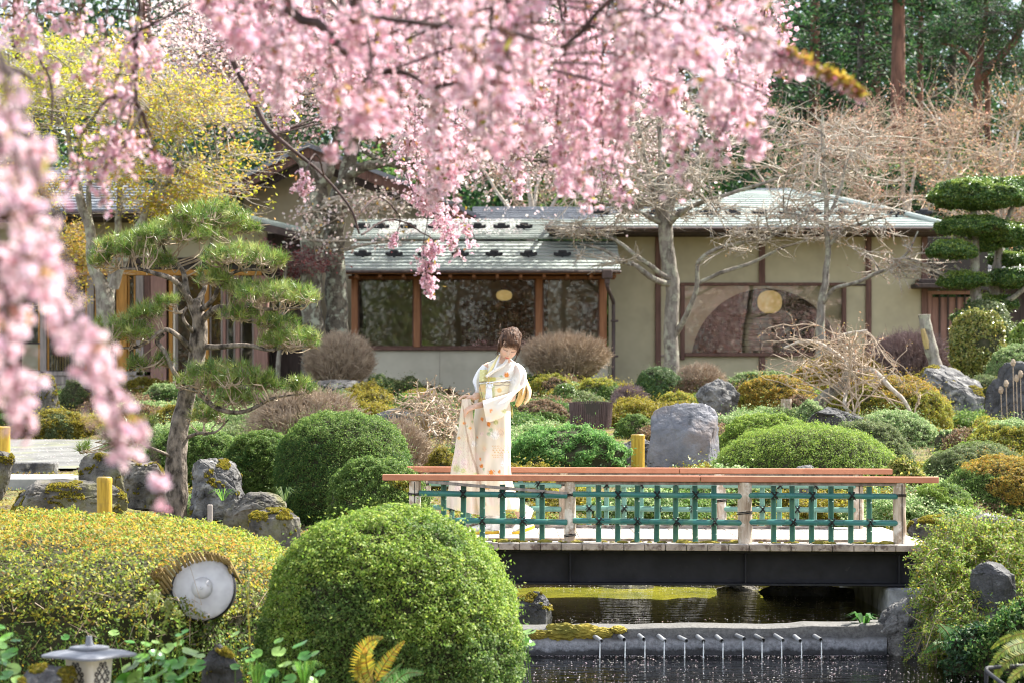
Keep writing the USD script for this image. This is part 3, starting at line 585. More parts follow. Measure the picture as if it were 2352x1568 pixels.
obj('fascia', slab_px(1256, 2194, 523, 533, E1, -.02, .04), 'roof_edge', house); obj('gutter', cbox(XP(1254, E1), XP(2196, E1), E1 - .13, E1 - .023, ZP(529, E1), ZP(523, E1), .02), 'roof_edge', house)
obj('soffit', cbox(XP(1262, E1), XP(2188, E1), E1 + .05, 47.2, ZP(535, E1), ZP(532, E1), .005), 'wood_dark', house)
obj('eave_beam', slab_px(1400, 2135, 531, 545, 46.95, -.06, .0), 'wood_dark', house)
obj('verge_board', J((np.array([P(1256, 531, E1), P(1256, 521, E1), np.add(P(1256, 521, E1), [.15, 1.6, .25]), np.add(P(1256, 531, E1), [.15, 1.6, .25])]), quads([[0, 1, 2, 3]])), (np.array([P(1252, 531, E1), P(1252, 521, E1), np.add(P(1252, 521, E1), [.15, 1.6, .25]), np.add(P(1252, 531, E1), [.15, 1.6, .25])]), quads([[0, 3, 2, 1]])))[:2], 'roof_edge', house)

# --- gable behind
D2 = 50.0
rake = [(478, 442), (600, 381), (707, 329), (800, 365), (920, 411), (1040, 464), (1100, 494), (1160, 516)]
top = np.array([[XP(a, D2 - .8), ZP(b, D2 - .8)] for a, b in rake])
def rakeboard(dz0, dz1, y0, y1):
    k = len(top); v = []
    for y in (y0, y1):
        for dz in (dz0, dz1): v += [[a, y, z + dz] for a, z in top]
    f = []
    for i in range(k - 1):
        a, b, c, d = i, k + i, 2 * k + i, 3 * k + i
        f += [[a, a + 1, b + 1, b], [c, d, d + 1, c + 1], [a, c, c + 1, a + 1], [b, b + 1, d + 1, d]]
    f += [[0, k, 3 * k, 2 * k], [k - 1, 3 * k - 1, 4 * k - 1, 2 * k - 1]]
    return np.array(v), quads(f)
obj('gable_roof', rakeboard(-.09, .0, D2 - .85, 56), 'roof_grey', house)
obj('barge_board', rakeboard(-.30, -.092, D2 - .80, D2 - .73), 'wood_brown', house)
obj('barge_board', rakeboard(-.46, -.302, D2 - .62, D2 - .55), 'wood_dark', house)
obj('soffit', rakeboard(-.13, -.095, D2 - .5, D2 + .2), 'wood_brown', house)
obj('gable_wall', upright(Polygon([(XP(560, D2), 1.5), (XP(1150, D2), 1.5), (XP(1150, D2), ZP(530, D2)), (XP(1040, D2), ZP(478, D2)), (XP(920, D2), ZP(427, D2)), (XP(707, D2), ZP(344, D2)), (XP(560, D2), ZP(415, D2))]), D2, D2 + .15), 'plaster', house)
obj('gable_ornament', J(slab_px(718, 752, 372, 404, 49.1, 0, .08, .03), slab_px(730, 742, 395, 412, 49.1, -.04, .05, .03), slab_px(714, 724, 370, 384, 49.1, -.02, .06, .03))[:2], 'wood_grey', house)

# --- left wing
D3 = 46.4
wing = thing('japanese_house', 'left house wing with tall glass doors behind the pine and a tiled ridge', 'house', (-6.5, 47, 1.1))
E3 = 45.4
ruled(P(-120, 485, E3), P(468, 485, E3), P(275, 392, 49.2), P(-120, 392, 49.2), 15, wing, 'roof_grey')
obj('ridge_cap', slab_px(-120, 285, 386, 396, 49.2, -.12, .2), 'tile', wing)
hp = smoothline([P(268, 388, 49.2), P(330, 402, 48.2), P(400, 426, 47.0), P(452, 444, 46.0), P(474, 470, 45.35)], 17)
for k in range(16):
    for s in (-.06, .06): obj('ridge_tile', tubes(np.array([hp[k] + [0, s, .03], hp[k + 1] + [0, s, .045]])[None], np.array([[.075, .062]]), 8), 'tile', wing)
obj('fascia', slab_px(-120, 470, 486, 499, E3, -.02, .05), 'roof_edge', wing); obj('gutter', cbox(XP(-120, E3), XP(472, E3), E3 - .13, E3 - .023, ZP(493, E3), ZP(486, E3), .02), 'roof_edge', wing)
obj('soffit', cbox(XP(-120, E3), XP(466, E3), E3 + .06, 46.5, ZP(502, E3), ZP(499, E3), .004), 'wood_dark', wing)
ruled(P(520, 492, 45.3), P(694, 534, 45.3), np.add(P(694, 534, 45.3), [.1, 1.6, .14]), np.add(P(520, 492, 45.3), [.1, 1.6, .14]), 3, wing, 'roof_metal')
obj('fascia', (lambda a, b: (np.array([a, b, b + [0, 0, -.13], a + [0, 0, -.13], a + [0, .05, 0], b + [0, .05, 0], b + [0, .05, -.13], a + [0, .05, -.13]]), quads([[0, 3, 2, 1], [4, 5, 6, 7], [0, 1, 5, 4], [2, 3, 7, 6], [1, 2, 6, 5], [0, 4, 7, 3]])))(P(520, 493, 45.27), P(694, 536, 45.27)), 'roof_edge', wing)
obj('upper_wall', slab_px(-120, 612, 500, 592, D3, .1, .2), 'plaster', wing)
obj('lintel', slab_px(-120, 612, 592, 606, D3, .04, .2), 'wood_dark', wing); obj('lintel', slab_px(-120, 600, 620, 633, D3, 0, .1), 'wood_amber', wing); obj('transom', slab_px(-120, 600, 606.4, 619.6, D3, .1, .14), 'interior_dark', wing)
for a, b, m in ((-20, -4, 'wood_grey'), (92, 107, 'wood_grey'), (200, 216, 'wood_grey'), (272, 292, 'wood_amber'), (312, 330, 'wood_grey'), (331, 346, 'wood_brown'), (388, 397, 'wood_amber'), (398, 403, 'paper'), (512, 519, 'wood_rose'), (541, 551, 'wood_rose'), (470, 480, 'wood_amber')):
    obj('door_post', slab_px(a, b, 633.4, 880, D3, -.02, .1), m, wing)
obj('side_panel', slab_px(347, 383, 634, 885, D3, -.06, .08), 'wood_rose', wing); obj('pillar', slab_px(584, 616, 634, 900, D3, -.1, .2), 'wood_rose', wing)
obj('grey_panel', slab_px(621, 700, 640, 930, 46.9, 0, .1), 'wood_dark', wing); obj('upper_panel', slab_px(560, 690, 535, 640, 46.9, .11, .2), 'wood_dark', wing)
obj('bottom_rail', slab_px(-120, 346, 852, 862, D3, -.02, .08), 'wood_grey', wing); obj('bottom_board', slab_px(-120, 346, 862.5, 882, D3, .0, .06), 'wood_grey', wing)
obj('threshold', slab_px(-120, 620, 882.5, 892, D3, -.1, .2), 'wood_grey', wing)
for a, b in ((-3, 91), (108, 199), (217, 271), (293, 311), (404, 469), (481, 511), (520, 540), (552, 583)):
    d = obj('glass_door', J(slab_px(a, a + 4, 634, 850, D3, .02, .06, .004), slab_px(b - 4, b, 634, 850, D3, .02, .06, .004))[:2], 'wood_amber' if a < 300 else 'wood_grey', wing)
    obj('pane', slab_px(a + 4, b - 4, 634, 850, D3, .034, .042, .001), 'glass', d)
obj('door_rail', slab_px(-3, 91, 786, 790, D3, .0, .05, .004), 'wood_dark', wing)
obj('room', J(box(XP(-130, D3), XP(620, D3), 50, 50.1, 1, 4), box(XP(-130, D3), XP(620, D3), 46.7, 50, .9, 1.15), box(XP(-130, D3), XP(620, D3), 46.62, 50, 3.7, 3.8), box(XP(618, D3), XP(622, D3), 46.6, 50, 1, 4))[:2], 'interior_dark', wing)
for k in range(13): obj('inner_blind', slab_px(118 + 6.2 * k, 121 + 6.2 * k, 815, 850, 47.2, 0, .03, .004), 'bamboo_tan', wing)
obj('bright_panel', slab_px(50, 92, 790, 850, 47.6, 0, .05), 'paper', wing)

# --- side gate and roof on the right
gate = thing('side_gate', 'rose brown plank gate under a small dark canopy right of the house', 'gate', P(2180, 860, 47))
for k in range(5): obj('plank', slab_px(2141 + 19.2 * k, 2158.5 + 19.2 * k, 683, 900, 47.1, 0, .03), 'wood_rose', gate)
for k in range(6): obj('batten', slab_px(2138 + 19.2 * k, 2141 + 19.2 * k, 676, 900, 47.05, 0, .05, .003), 'wood_dark' if k else 'wood_rose', gate)
obj('gate_frame', J(slab_px(2131, 2240, 668, 676, 47.0, 0, .12), slab_px(2131, 2138, 676.3, 900, 47.0, 0, .12))[:2], 'wood_rose', gate)
obj('canopy', J(slab_px(2110, 2250, 641, 650, 46.6, 0, .8), slab_px(2104, 2255, 651, 661, 46.4, 0, 1.0))[:2], 'wood_dark', gate)
obj('dark_void_sheet', slab_px(2130, 2270, 545, 667, 47.5, 0, .1), 'interior_dark', gate)  # dark sheet standing in for the shaded void above the gate
far = thing('side_building', 'small building with a worn grey tiled roof behind the cloud pruned tree', 'building', P(2300, 700, 49))
ruled(P(2225, 636, 48.2), P(2520, 636, 48.2), P(2520, 584, 50.0), P(2235, 584, 50.0), 6, far, 'tile', lift=.03)
obj('wall', slab_px(2232, 2520, 637, 900, 49, 0, .2), 'wood_dark', far); obj('fascia', slab_px(2224, 2520, 637, 643, 48.2, 0, .06), 'roof_edge', far)
# ------------------------------------------------------------------ planting: palettes and builders
PAL = {
 'green':  ([(0.07, 0.135, 0.028), (0.115, 0.2, 0.04), (0.19, 0.28, 0.065), (0.28, 0.36, 0.11)], [.3, .35, .25, .1]),
 'yew':    ([(0.04, 0.105, 0.025), (0.075, 0.155, 0.034), (0.14, 0.23, 0.05), (0.24, 0.32, 0.08)], [.35, .35, .2, .1]),
 'lime':   ([(0.12, 0.21, 0.03), (0.19, 0.29, 0.045), (0.28, 0.37, 0.065), (0.37, 0.44, 0.12)], [.25, .35, .3, .1]),
 'dull':   ([(0.1, 0.14, 0.055), (0.15, 0.2, 0.08), (0.22, 0.26, 0.11), (0.27, 0.27, 0.14)], [.3, .35, .25, .1]),
 'azalea': ([(0.14, 0.18, 0.03), (0.25, 0.275, 0.04), (0.37, 0.365, 0.05), (0.47, 0.37, 0.045), (0.2, 0.12, 0.05)], [.2, .3, .28, .14, .08]),
 'orange': ([(0.16, 0.16, 0.035), (0.31, 0.26, 0.04), (0.44, 0.3, 0.045), (0.42, 0.22, 0.04), (0.14, 0.16, 0.04)], [.2, .25, .3, .15, .1]),
 'red':    ([(.15, .085, .05), (.23, .15, .09), (.11, .11, .04), (.31, .22, .15)], [.3, .3, .2, .2]),
 'pale':   ([(0.117, 0.208, 0.065), (0.208, 0.319, 0.111), (0.390, 0.468, 0.221), (0.546, 0.598, 0.351)], [.3, .3, .25, .15]),
 'rhodo':  ([(.09, .14, .025), (.23, .25, .05), (.38, .36, .10), (.30, .26, .06)], [.25, .3, .3, .15]),
 'pine':   ([(0.1, 0.18, 0.035), (0.17, 0.25, 0.05), (0.26, 0.34, 0.08), (0.38, 0.42, 0.15)], [.25, .35, .3, .1]),
 'dwarf':  ([(.085,.20,.05),(.13,.28,.07),(.20,.36,.10),(.29,.44,.15)], [.25, .35, .3, .1]),
 'dark':   ([(.022, .060, .022), (.036, .085, .030), (.06, .12, .036), (.035, .075, .05)], [.35, .35, .2, .1]),
 'maple':  ([(0.36, 0.38, 0.025), (0.48, 0.47, 0.04), (0.42, 0.35, 0.04), (0.27, 0.31, 0.035)], [.3, .35, .2, .15]),
 'maple2': ([(0.42, 0.3, 0.05), (0.47, 0.37, 0.06), (0.42, 0.23, 0.06), (0.32, 0.31, 0.05)], [.3, .3, .2, .2]),
 'moss':   ([(.16, .15, .02), (.26, .23, .03), (.34, .27, .035), (.12, .09, .03)], [.3, .35, .25, .1]),
}
noisy('shrub_core', (.022, .026, .010), (.055, .05, .028), 8, .95, .8, 25)
def pcol(rng, n, kind, jit=.2): return palette(rng, n, *PAL[kind], jit=jit)

def leafed(rng, body, kind, D, size=None, cover=3.0, thick=.05, asp=.55, spread=.9, patch=None, keep=.25, mode='leaf'):
    'leaves scattered over a body; a second palette can take patches'
    v, f = body; s = size or max(.014, D * 3.4 / FPX)
    ar = np.linalg.norm(np.cross(v[f[:, 1]] - v[f[:, 0]], v[f[:, 2]] - v[f[:, 0]]), axis=1).sum() / 2
    n = int(min(ar * cover * 1.25 / (s * s * asp * .5), 150000)); p, nr = sample(rng, body, n)
    k = visible_first(rng, p, nr, keep) & (p[:, 2] > ground(p[:, 0], p[:, 1]) - .03); p, nr = p[k], nr[k]; n = len(p)
    lum = meshkit.fbm(p * (.16 / s), 2, 3); fine = meshkit.noise(p * (.42 / s), 8)          # tufts and gaps between them
    k = (lum * .6 + fine * .4 + .25 * rng.random(n)) > .43; p, nr, lum, fine = p[k], nr[k], lum[k], fine[k]; n = len(p)
    p = p + nr * (rng.random((n, 1)) ** 1.5 * -thick + (thick * 1.3 * (lum - .5) + thick * .9 * (fine - .4))[:, None])
    shoot = rng.random(n) < .018; p[shoot] += nr[shoot] * rng.uniform(.3, 1.6, (int(shoot.sum()), 1)) * thick + [0, 0, .01]
    c = pcol(rng, n, kind)
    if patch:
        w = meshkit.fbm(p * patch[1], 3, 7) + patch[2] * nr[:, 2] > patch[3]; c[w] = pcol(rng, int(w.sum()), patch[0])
    nr = nr + [0, 0, .35]
    return leaves(rng, p, nr, s, c, spread, asp)

SEED = [100]
def bush(name, label, px0, px1, top, D, kind, depth=.9, cz=.14, e=.92, bump=.09, group=None, cat='shrub', patch=None, size=None, cover=3.2, thick=.06, lobes=None, glossy=False, fs=2.2, base=None, asp=.55):
    SEED[0] += 1; rng = np.random.default_rng(SEED[0])
    x0, x1 = XP(px0, D), XP(px1, D); xc = (x0 + x1) / 2; rx = (x1 - x0) / 2; zb = float(ground(xc, D)) - .05 if base is None else base; zt = ZP(top, D); zc = zb + (zt - zb) * cz; rz = zt - zc
    t = thing(name, label, cat, (xc, D, zb), group)
    parts = [mound((xc, D, zc), (rx, rx * depth, rz), 4, e, bump, fs, SEED[0])]
    for (lx, ly, lz, lr) in lobes or []: parts.append(mound((xc + lx * rx, D + ly * rx, zc + lz * rz), (rx * lr, rx * lr * depth, rz * lr), 4, e, bump, fs, SEED[0] + 50))
    for b in parts:
        b[0][:, 2] = np.maximum(b[0][:, 2], zb - .05)
    body = J(*parts)[:2]; c = body[0].mean(0)
    inner = (c + (body[0] - c) * [.93, .93, .93], body[1])
    obj('dark_core', inner, 'shrub_core', t, smooth=True)  # solid dark filler, paints the shade seen in gaps between leaves
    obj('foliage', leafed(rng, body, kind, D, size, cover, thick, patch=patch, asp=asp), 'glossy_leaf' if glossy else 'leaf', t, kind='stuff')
    return t

def bare(name, label, px0, px1, top, D, mt, stems=26, n=1500, cz=.5, depth=.9, group=None, open_=.0, w=.0048):
    'a clipped leafless dome of twigs'
    SEED[0] += 1; rng = np.random.default_rng(SEED[0])
    x0, x1 = XP(px0, D), XP(px1, D); xc = (x0 + x1) / 2; rx = (x1 - x0) / 2; zb = float(ground(xc, D)) - .03; zt = ZP(top, D); zc = zb + (zt - zb) * cz; rz = zt - zc
    n = int(n * .62); t = thing(name, label, 'shrub', (xc, D, zb), group)
    body = mound((xc, D, zc), (rx, rx * depth, rz), 3, .95, .05, 2, SEED[0]); low = zc - rz * .62
    p, nr = sample(rng, body, n * 3); k = p[:, 2] > max(low, zb); p, nr = p[k][:n], nr[k][:n]; m = len(p)
    foot = np.array([xc, D, zb]); st = foot + rng.normal(size=(m, 3)) * [rx * .10, rx * .10, 0]
    hub = foot + (p - foot) * rng.uniform(.35, .55, (m, 1)) + [0, 0, .02]
    i = rng.choice(m, stems, replace=False)
    main = np.stack([smoothline(np.array([st[q], st[q] * .6 + hub[q] * .4 + [0, 0, .05], hub[q]]), 6) for q in i])
    obj('stem', tubes(main, np.linspace(3.2, 1.6, 6)[None] * w * 1.6, 5), mt, t)
    jn = main[np.argmin(((hub[:, None] - main[None, :, -1]) ** 2).sum(2), 1), -1]
    mid = jn + (p - jn) * .55 + rng.normal(size=(m, 3)) * rx * .05
    A = np.stack([jn, jn * .4 + mid * .6, mid, p], 1); A[:, 1:3] += rng.normal(size=(m, 2, 3)) * rx * .025
    q = p - (p - mid) * rng.uniform(.2, .5, (m, 1)); B = np.stack([q, p + rng.normal(size=(m, 3)) * rx * .07 + nr * .02], 1); q2 = np.stack([q, p + rng.normal(size=(m, 3)) * rx * .08], 1)
    obj('twigs', J(tubes(A, np.array([[1.6, 1.3, 1.0, .6]]) * w, 3, False), tubes(np.concatenate([B, q2]), np.array([[.8, .5]]) * w, 3, False))[:2], mt, t, kind='stuff')
    return t

def boulder(label, px0, px1, top, bottom, D, m='stone', depth=.8, seed=1, rough=.28, cut=9, cat='rock', name='rock', group=None, moss=None, res=5, blk=1.0):
    x0, x1 = XP(px0, D), XP(px1, D); z0, z1 = ZP(bottom, D), ZP(top, D); r = (x1 - x0) / 2
    zc = (z0 + z1) / 2; b = rock(((x0 + x1) / 2, D, zc), (r, r * depth, (z1 - z0) / 2 * 1.0), seed, res, rough, cut, blk)
    zlow = float(ground((x0 + x1) / 2, D - r * depth * .6)) - .08
    if zlow < z0: b[0][:, 2] = np.where(b[0][:, 2] < zc, zc - (zc - b[0][:, 2]) * (zc - zlow) / (zc - z0), b[0][:, 2]); b[0][:, 0] = np.where(b[0][:, 2] < zc, (x0 + x1) / 2 + (b[0][:, 0] - (x0 + x1) / 2) * (1 + .25 * np.clip((zc - b[0][:, 2]) / (zc - zlow), 0, 1)), b[0][:, 0])
    if moss is None: obj(name, b, m, smooth=32, label=label, cat=cat, group=group)
    else:
        t = thing(name, label, cat, ((x0 + x1) / 2, D, z0), group); obj('stone', b, m, t, smooth=32)
        rng = np.random.default_rng(seed); p, nr = sample(rng, b, 60000); w = (nr[:, 2] > .35) & (meshkit.fbm(p * (2.2 / r) * .9, 3, seed) > moss) & (nr @ np.array([0, -1, .6]) > -.4)
        p, nr = p[w], nr[w]; obj('moss', leaves(rng, p + nr * .006, nr, .022, pcol(rng, len(p), 'moss'), .7, .7), 'leaf', t, kind='stuff')

# ------------------------------------------------------------------ rocks
boulder('tall upright blue grey boulder with flat slanted faces behind the bridge', 1493, 1654, 922, 1078, 25.4, 'stone_blue', .7, 11, .10, 6, blk=.55)
boulder('dark speckled rock leaning left between the grey boulder and the orange azalea', 1598, 1700, 868, 985, 33, 'stone', .8, 12, .3)
boulder('low dark rock with a pale top set into the green mounds', 1852, 1982, 930, 985, 28.3, 'stone_dark', .8, 13)
boulder('long sloping lichen covered rock below the cut tree stump', 2085, 2275, 836, 1000, 33.6, 'stone', .7, 14, moss=.52)
boulder('big dark bluish rock at the right edge beside the dried flower stalks', 2268, 2420, 828, 985, 30.5, 'stone_dark', .8, 15)
boulder('big rounded grey rock right behind the pine trunk', 425, 562, 1050, 1190, 20.7, 'stone', .8, 16, .2, moss=.6)
boulder('dark mossy rock left of the pine trunk', 285, 408, 1058, 1180, 21.3, 'stone_mossy', .8, 17, .25, moss=.62)
boulder('brown mossy rock behind the yellow post near the path', 180, 330, 1033, 1120, 22.4, 'stone_mossy', .7, 18, .25, moss=.58)
boulder('long low flat weathered rock behind the yellow hedge', -20, 292, 1099, 1190, 19.3, 'stone_mossy', .45, 19, .25, moss=.56)
boulder('brown rock at the left edge beside the path', -40, 38, 1033, 1100, 22.6, 'stone_mossy', .8, 20, moss=.56)
boulder('low brown rock behind the round bush', 515, 665, 1128, 1215, 18.6, 'stone_mossy', .7, 21, .2)
boulder('small flat mossy stone left of the round bush', 570, 690, 1165, 1215, 17.6, 'stone_mossy', .7, 22, .2, moss=.5)
boulder('grey rock beside the right end of the bridge deck', 2155, 2235, 1203, 1290, 17.6, 'stone', .8, 23)
boulder('small grey rock right of the bridge end below the orange azalea', 2236, 2315, 1170, 1215, 18.8, 'stone', .8, 24)
boulder('flat mossy rock behind the right bridge post', 2085, 2210, 1183, 1225, 19.4, 'stone_mossy', .6, 25, moss=.5)
boulder('small stone at the right edge under the orange azalea', 2300, 2380, 1190, 1225, 18.6, 'stone', .8, 26)
boulder('black wet rock standing in the pool beside the round bush', 1180, 1268, 1355, 1452, 16.85, 'stone_dark', .8, 27, .35, moss=.62)
boulder('sloping grey rock in the shade under the bridge', 1625, 1750, 1322, 1425, 19.9, 'stone_mossy', .8, 28)
boulder('large black rock in the deep shade under the right half of the bridge', 1740, 2060, 1326, 1450, 19.3, 'stone_dark', .4, 29, .3)
boulder('pale rough rock foot standing in the pond below the bridge end', 2005, 2190, 1370, 1560, 16.5, 'stone', .6, 30, .22)
boulder('dark rock among the big round leaves at the bottom left', 455, 560, 1475, 1610, 10.9, 'stone_dark', .7, 31, moss=.6)
boulder('small grey rock beside the white garden lantern', 30, 190, 1528, 1620, 10.2, 'stone', .7, 32, moss=.52)
boulder('brown flat rock under the reddish shrub behind the kimono', 1165, 1330, 985, 1045, 29.5, 'stone_mossy', .6, 33, moss=.5)
boulder('dark flat rock under the brown clipped dome on the left', 690, 860, 868, 920, 41, 'stone_dark', .6, 34)
boulder('small dark rock in the mossy bed left of the woman', 850, 950, 935, 970, 31.5, 'stone_dark', .7, 35)
boulder('grey stone on the moss behind the weeping maple', 905, 1010, 890, 935, 36, 'stone_mossy', .7, 36, moss=.5)
boulder('pale small stone behind the yellow post', 1420, 1510, 1005, 1080, 25.9, 'stone', .7, 37)
boulder('tall mossy standing stone before the glass doors', 60, 148, 858, 960, 34, 'stone_mossy', .7, 38, .2, moss=.42)
boulder('pale little rock peeping over the back handrail', 1822, 1870, 1063, 1095, 22.3, 'stone', .8, 39)
boulder('dark stone half hidden by the trailing shrub on the right bank', 2230, 2335, 1288, 1350, 15.8, 'stone_dark', .7, 40)
boulder('weathered rock under the trailing shrub at the pond edge', 2130, 2400, 1330, 1580, 15.9, 'stone_mossy', .5, 41)
boulder('grey stone at the far pool bank beneath the bridge', 1370, 1500, 1320, 1352, 20.6, 'stone', .7, 42)
boulder('dark rock at the back of the pool', 1500, 1640, 1322, 1350, 20.8, 'stone_dark', .7, 43)
boulder('big boulder wedged under the bridge bearing', 2010, 2110, 1390, 1500, 17.3, 'stone_mossy', .8, 44)

# ------------------------------------------------------------------ clipped shrubs, from near to far
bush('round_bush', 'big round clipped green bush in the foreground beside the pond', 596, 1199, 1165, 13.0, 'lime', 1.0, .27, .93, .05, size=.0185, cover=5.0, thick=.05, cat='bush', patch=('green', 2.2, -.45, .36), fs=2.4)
bush('topiary_bush', 'tall cushion shaped dark green bush behind the pine', 632, 942, 946, 20.6, 'yew', .8, .45, .8, .05, cover=4, patch=('green', 1.5, .45, .62), thick=.05)
bush('topiary_bush', 'dark green bush lobe left of the tall cushion bush', 505, 690, 990, 21.4, 'yew', .8, .4, .9, .07, cover=4, patch=('green', 1.5, .45, .62))
bush('topiary_bush', 'low rounded green bush touching the left end of the bridge', 752, 985, 1052, 19.0, 'green', .7, .4, .88, .05, cover=4, patch=('azalea', 2.5, 0, .7))
bush('topiary_bush', 'long low green bush behind the pine trunk', 330, 565, 984, 23.6, 'green', .5, .3, .85, .06)
bush('topiary_bush', 'small green bush at the left below the pine branch', 225, 345, 1000, 24.2, 'green', .7, .3, .9, .08)
bush('dwarf_pine', 'bright green spreading dwarf pine behind the kimono', 1168, 1442, 985, 24.6, 'dwarf', .55, .35, .95, .28, fs=3.4, size=.035, cover=3.4, thick=.10, asp=.3, cat='pine')
bush('green_mound', 'large bright lime green clipped mound behind the bridge', 1618, 2085, 974, 23.2, 'lime', .55, .1, .9, .04, cover=3.6, patch=('yew', 1.6, -.35, .46), cat='bush')
bush('green_mound', 'lime green mound behind the largest mound and right of the upright boulder', 1632, 1890, 948, 26.2, 'lime', .6, .1, .9, .05, cat='bush')
bush('green_mound', 'dull grey green spreading mound right of the lime mounds', 1865, 2098, 968, 25.6, 'dull', .6, .1, .9, .06, cat='bush')
bush('green_mound', 'smooth olive green clipped dome before the right edge', 2112, 2372, 1018, 23.4, 'dull', .7, .1, .9, .03, cat='bush', patch=('lime', 1.6, 0, .5))
bush('azalea', 'orange tipped round azalea at the right edge above the bridge end', 2165, 2440, 1046, 21.3, 'orange', .8, .14, .88, .04, cat='azalea', cover=4, patch=('green', 1.8, -.6, .3))
bush('azalea', 'yellow green azalea cushion at the right edge of the picture', 2210, 2440, 965, 27, 'azalea', .8, .1, .9, .04, cat='azalea', patch=('pale', 2, 0, .52))
bush('azalea', 'low green azalea between the bridge end and the orange azalea', 2075, 2240, 1108, 20.6, 'green', .7, .14, .9, .1, cat='azalea', patch=('lime', 2, 0, .5))
bush('azalea', 'biggest yellow azalea mound below the gnarled weeping maple', 1876, 2186, 862, 31.9, 'azalea', .6, .2, .85, .05, cat='azalea', cover=4, patch=('orange', 1.1, .35, .66), thick=.07)
bush('azalea', 'orange azalea hedge right of the dark leaning rock', 1676, 1885, 864, 33.4, 'orange', .6, .14, .88, .05, cat='azalea', patch=('azalea', 1.4, -.3, .45))
bush('azalea', 'orange yellow azalea cushion right behind the weeping maple crown', 1800, 2060, 818, 38.5, 'orange', .6, .1, .88, .05, cat='azalea', patch=('azalea', 1.4, -.2, .5))
bush('azalea', 'pale variegated shrub trailing down right of the lime mounds', 1945, 2155, 944, 28.6, 'pale', .7, .14, .9, .08, cat='shrub')
bush('azalea', 'thin reddish shrub at the foot of the orange azalea hedge', 1775, 1880, 905, 31, 'red', .6, .1, .9, .12, cat='shrub')
bush('azalea', 'small pale green shrub left of the dark rock in the mounds', 1820, 1905, 918, 29.5, 'pale', .6, .1, .9, .12, cat='shrub')
bush('azalea', 'yellow azalea behind the dark slatted bin', 1318, 1432, 868, 37, 'azalea', .7, .2, .85, .05, cat='azalea', patch=('green', 1.5, -.4, .35))
bush('azalea', 'olive brown azalea right behind the woman', 1200, 1325, 858, 38.5, 'red', .7, .14, .9, .08, cat='azalea', patch=('azalea', 1.5, .2, .5))
bush('azalea', 'small dark green shrub between the olive azalea and the yellow azalea', 1262, 1332, 880, 36.2, 'green', .7, .14, .9, .08, cat='shrub', glossy=True)
bush('azalea', 'reddish brown low azalea right of the kimono sleeve', 1172, 1318, 920, 32.5, 'red', .7, .14, .9, .08, cat='azalea', patch=('green', 1.6, -.8, .15))
bush('azalea', 'pale glossy green shrub before the olive wall', 1455, 1572, 842, 39.4, 'pale', .7, .2, .88, .06, cat='shrub', glossy=True, patch=('yew', 1.5, -.5, .3))
bush('azalea', 'yellow azalea between the round brown shrub and the upright boulder', 1500, 1612, 900, 35, 'azalea', .6, .1, .9, .06, cat='azalea')
bush('azalea', 'yellow green azalea left of the upright boulder', 1402, 1510, 936, 32.4, 'azalea', .6, .14, .9, .06, cat='azalea')
bush('azalea', 'small mid green dome directly left of the upright boulder', 1412, 1508, 952, 30.6, 'green', .7, .2, .9, .04, cat='shrub')
bush('low_hedge', 'low pale green hedge along the foot of the olive wall', 1655, 1850, 852, 44, 'pale', .25, .1, .8, .06, cat='hedge')
bush('low_hedge', 'pale green cushion beside the low hedge under the arched window', 1795, 1905, 846, 42, 'pale', .5, .1, .9, .06, cat='shrub')
bush('rhododendron', 'pale yellow leaved rhododendron before the plank gate', 2182, 2312, 712, 37.5, 'rhodo', .7, .62, .9, .16, cat='rhododendron', glossy=True, fs=3, size=.045)
bush('rhododendron', 'grey green leafy shrub behind the pale yellow rhododendron', 2190, 2335, 690, 39.5, 'dull', .7, .5, .9, .14, cat='shrub', glossy=True, fs=3, size=.04)
bush('rhododendron', 'pale green shrub at the right edge above the bluish rock', 2262, 2420, 790, 36, 'pale', .6, .45, .9, .12, cat='shrub')
bush('rhododendron', 'bright green leafy shrub at the right edge below the cloud pruned tree', 2310, 2430, 735, 38.5, 'lime', .6, .5, .9, .14, cat='shrub', size=.05, glossy=True)
bush('grassy_shrub', 'dry grassy shrub between the two big dark rocks', 2195, 2330, 862, 34.3, 'dull', .6, .35, .9, .2, cat='shrub', patch=('moss', 2, 0, .5), asp=.2, size=.05)
bush('fern_patch', 'green ferns below the long sloping rock', 2145, 2230, 985, 27.8, 'pale', .6, .35, .9, .25, cat='fern', asp=.3, size=.05)
bush('leafy_weed', 'yellow leaved weeds between the mounds and the back handrail', 2030, 2120, 1055, 22.4, 'rhodo', .6, .35, .9, .3, cat='weeds', size=.035)
# left garden before the glass doors
bush('garden_shrub', 'dark green shrub at the left edge before the glass doors', -20, 110, 905, 35.5, 'green', .6, .14, .9, .1, cat='shrub')
bush('garden_shrub', 'low dark mossy mound left of the pine by the doors', 135, 200, 872, 36.5, 'moss', .6, .14, .9, .1, cat='shrub', patch=('dull', 2, 0, .45))
bush('garden_shrub', 'pale green small leaved shrub behind the pine by the doors', 330, 432, 880, 37.5, 'pale', .6, .2, .9, .1, cat='shrub', patch=('yew', 2, -.4, .35))
bush('garden_shrub', 'green shrub in the shade behind the pine trunk', 420, 545, 905, 36.5, 'yew', .6, .2, .9, .1, cat='shrub')
bush('moss_mound', 'yellow moss cushion behind the pine trunk', 345, 470, 930, 33, 'moss', .6, .1, .9, .08, cat='moss', cover=4)
bush('moss_mound', 'dark golden moss mound at the far side of the path', 60, 205, 938, 32.6, 'moss', .6, .14, .9, .1, cat='moss', patch=('dull', 1.6, -.3, .4))
bush('moss_mound', 'green shrub at the left end of the pale path', -30, 70, 950, 33.2, 'yew', .6, .14, .9, .1, cat='shrub')
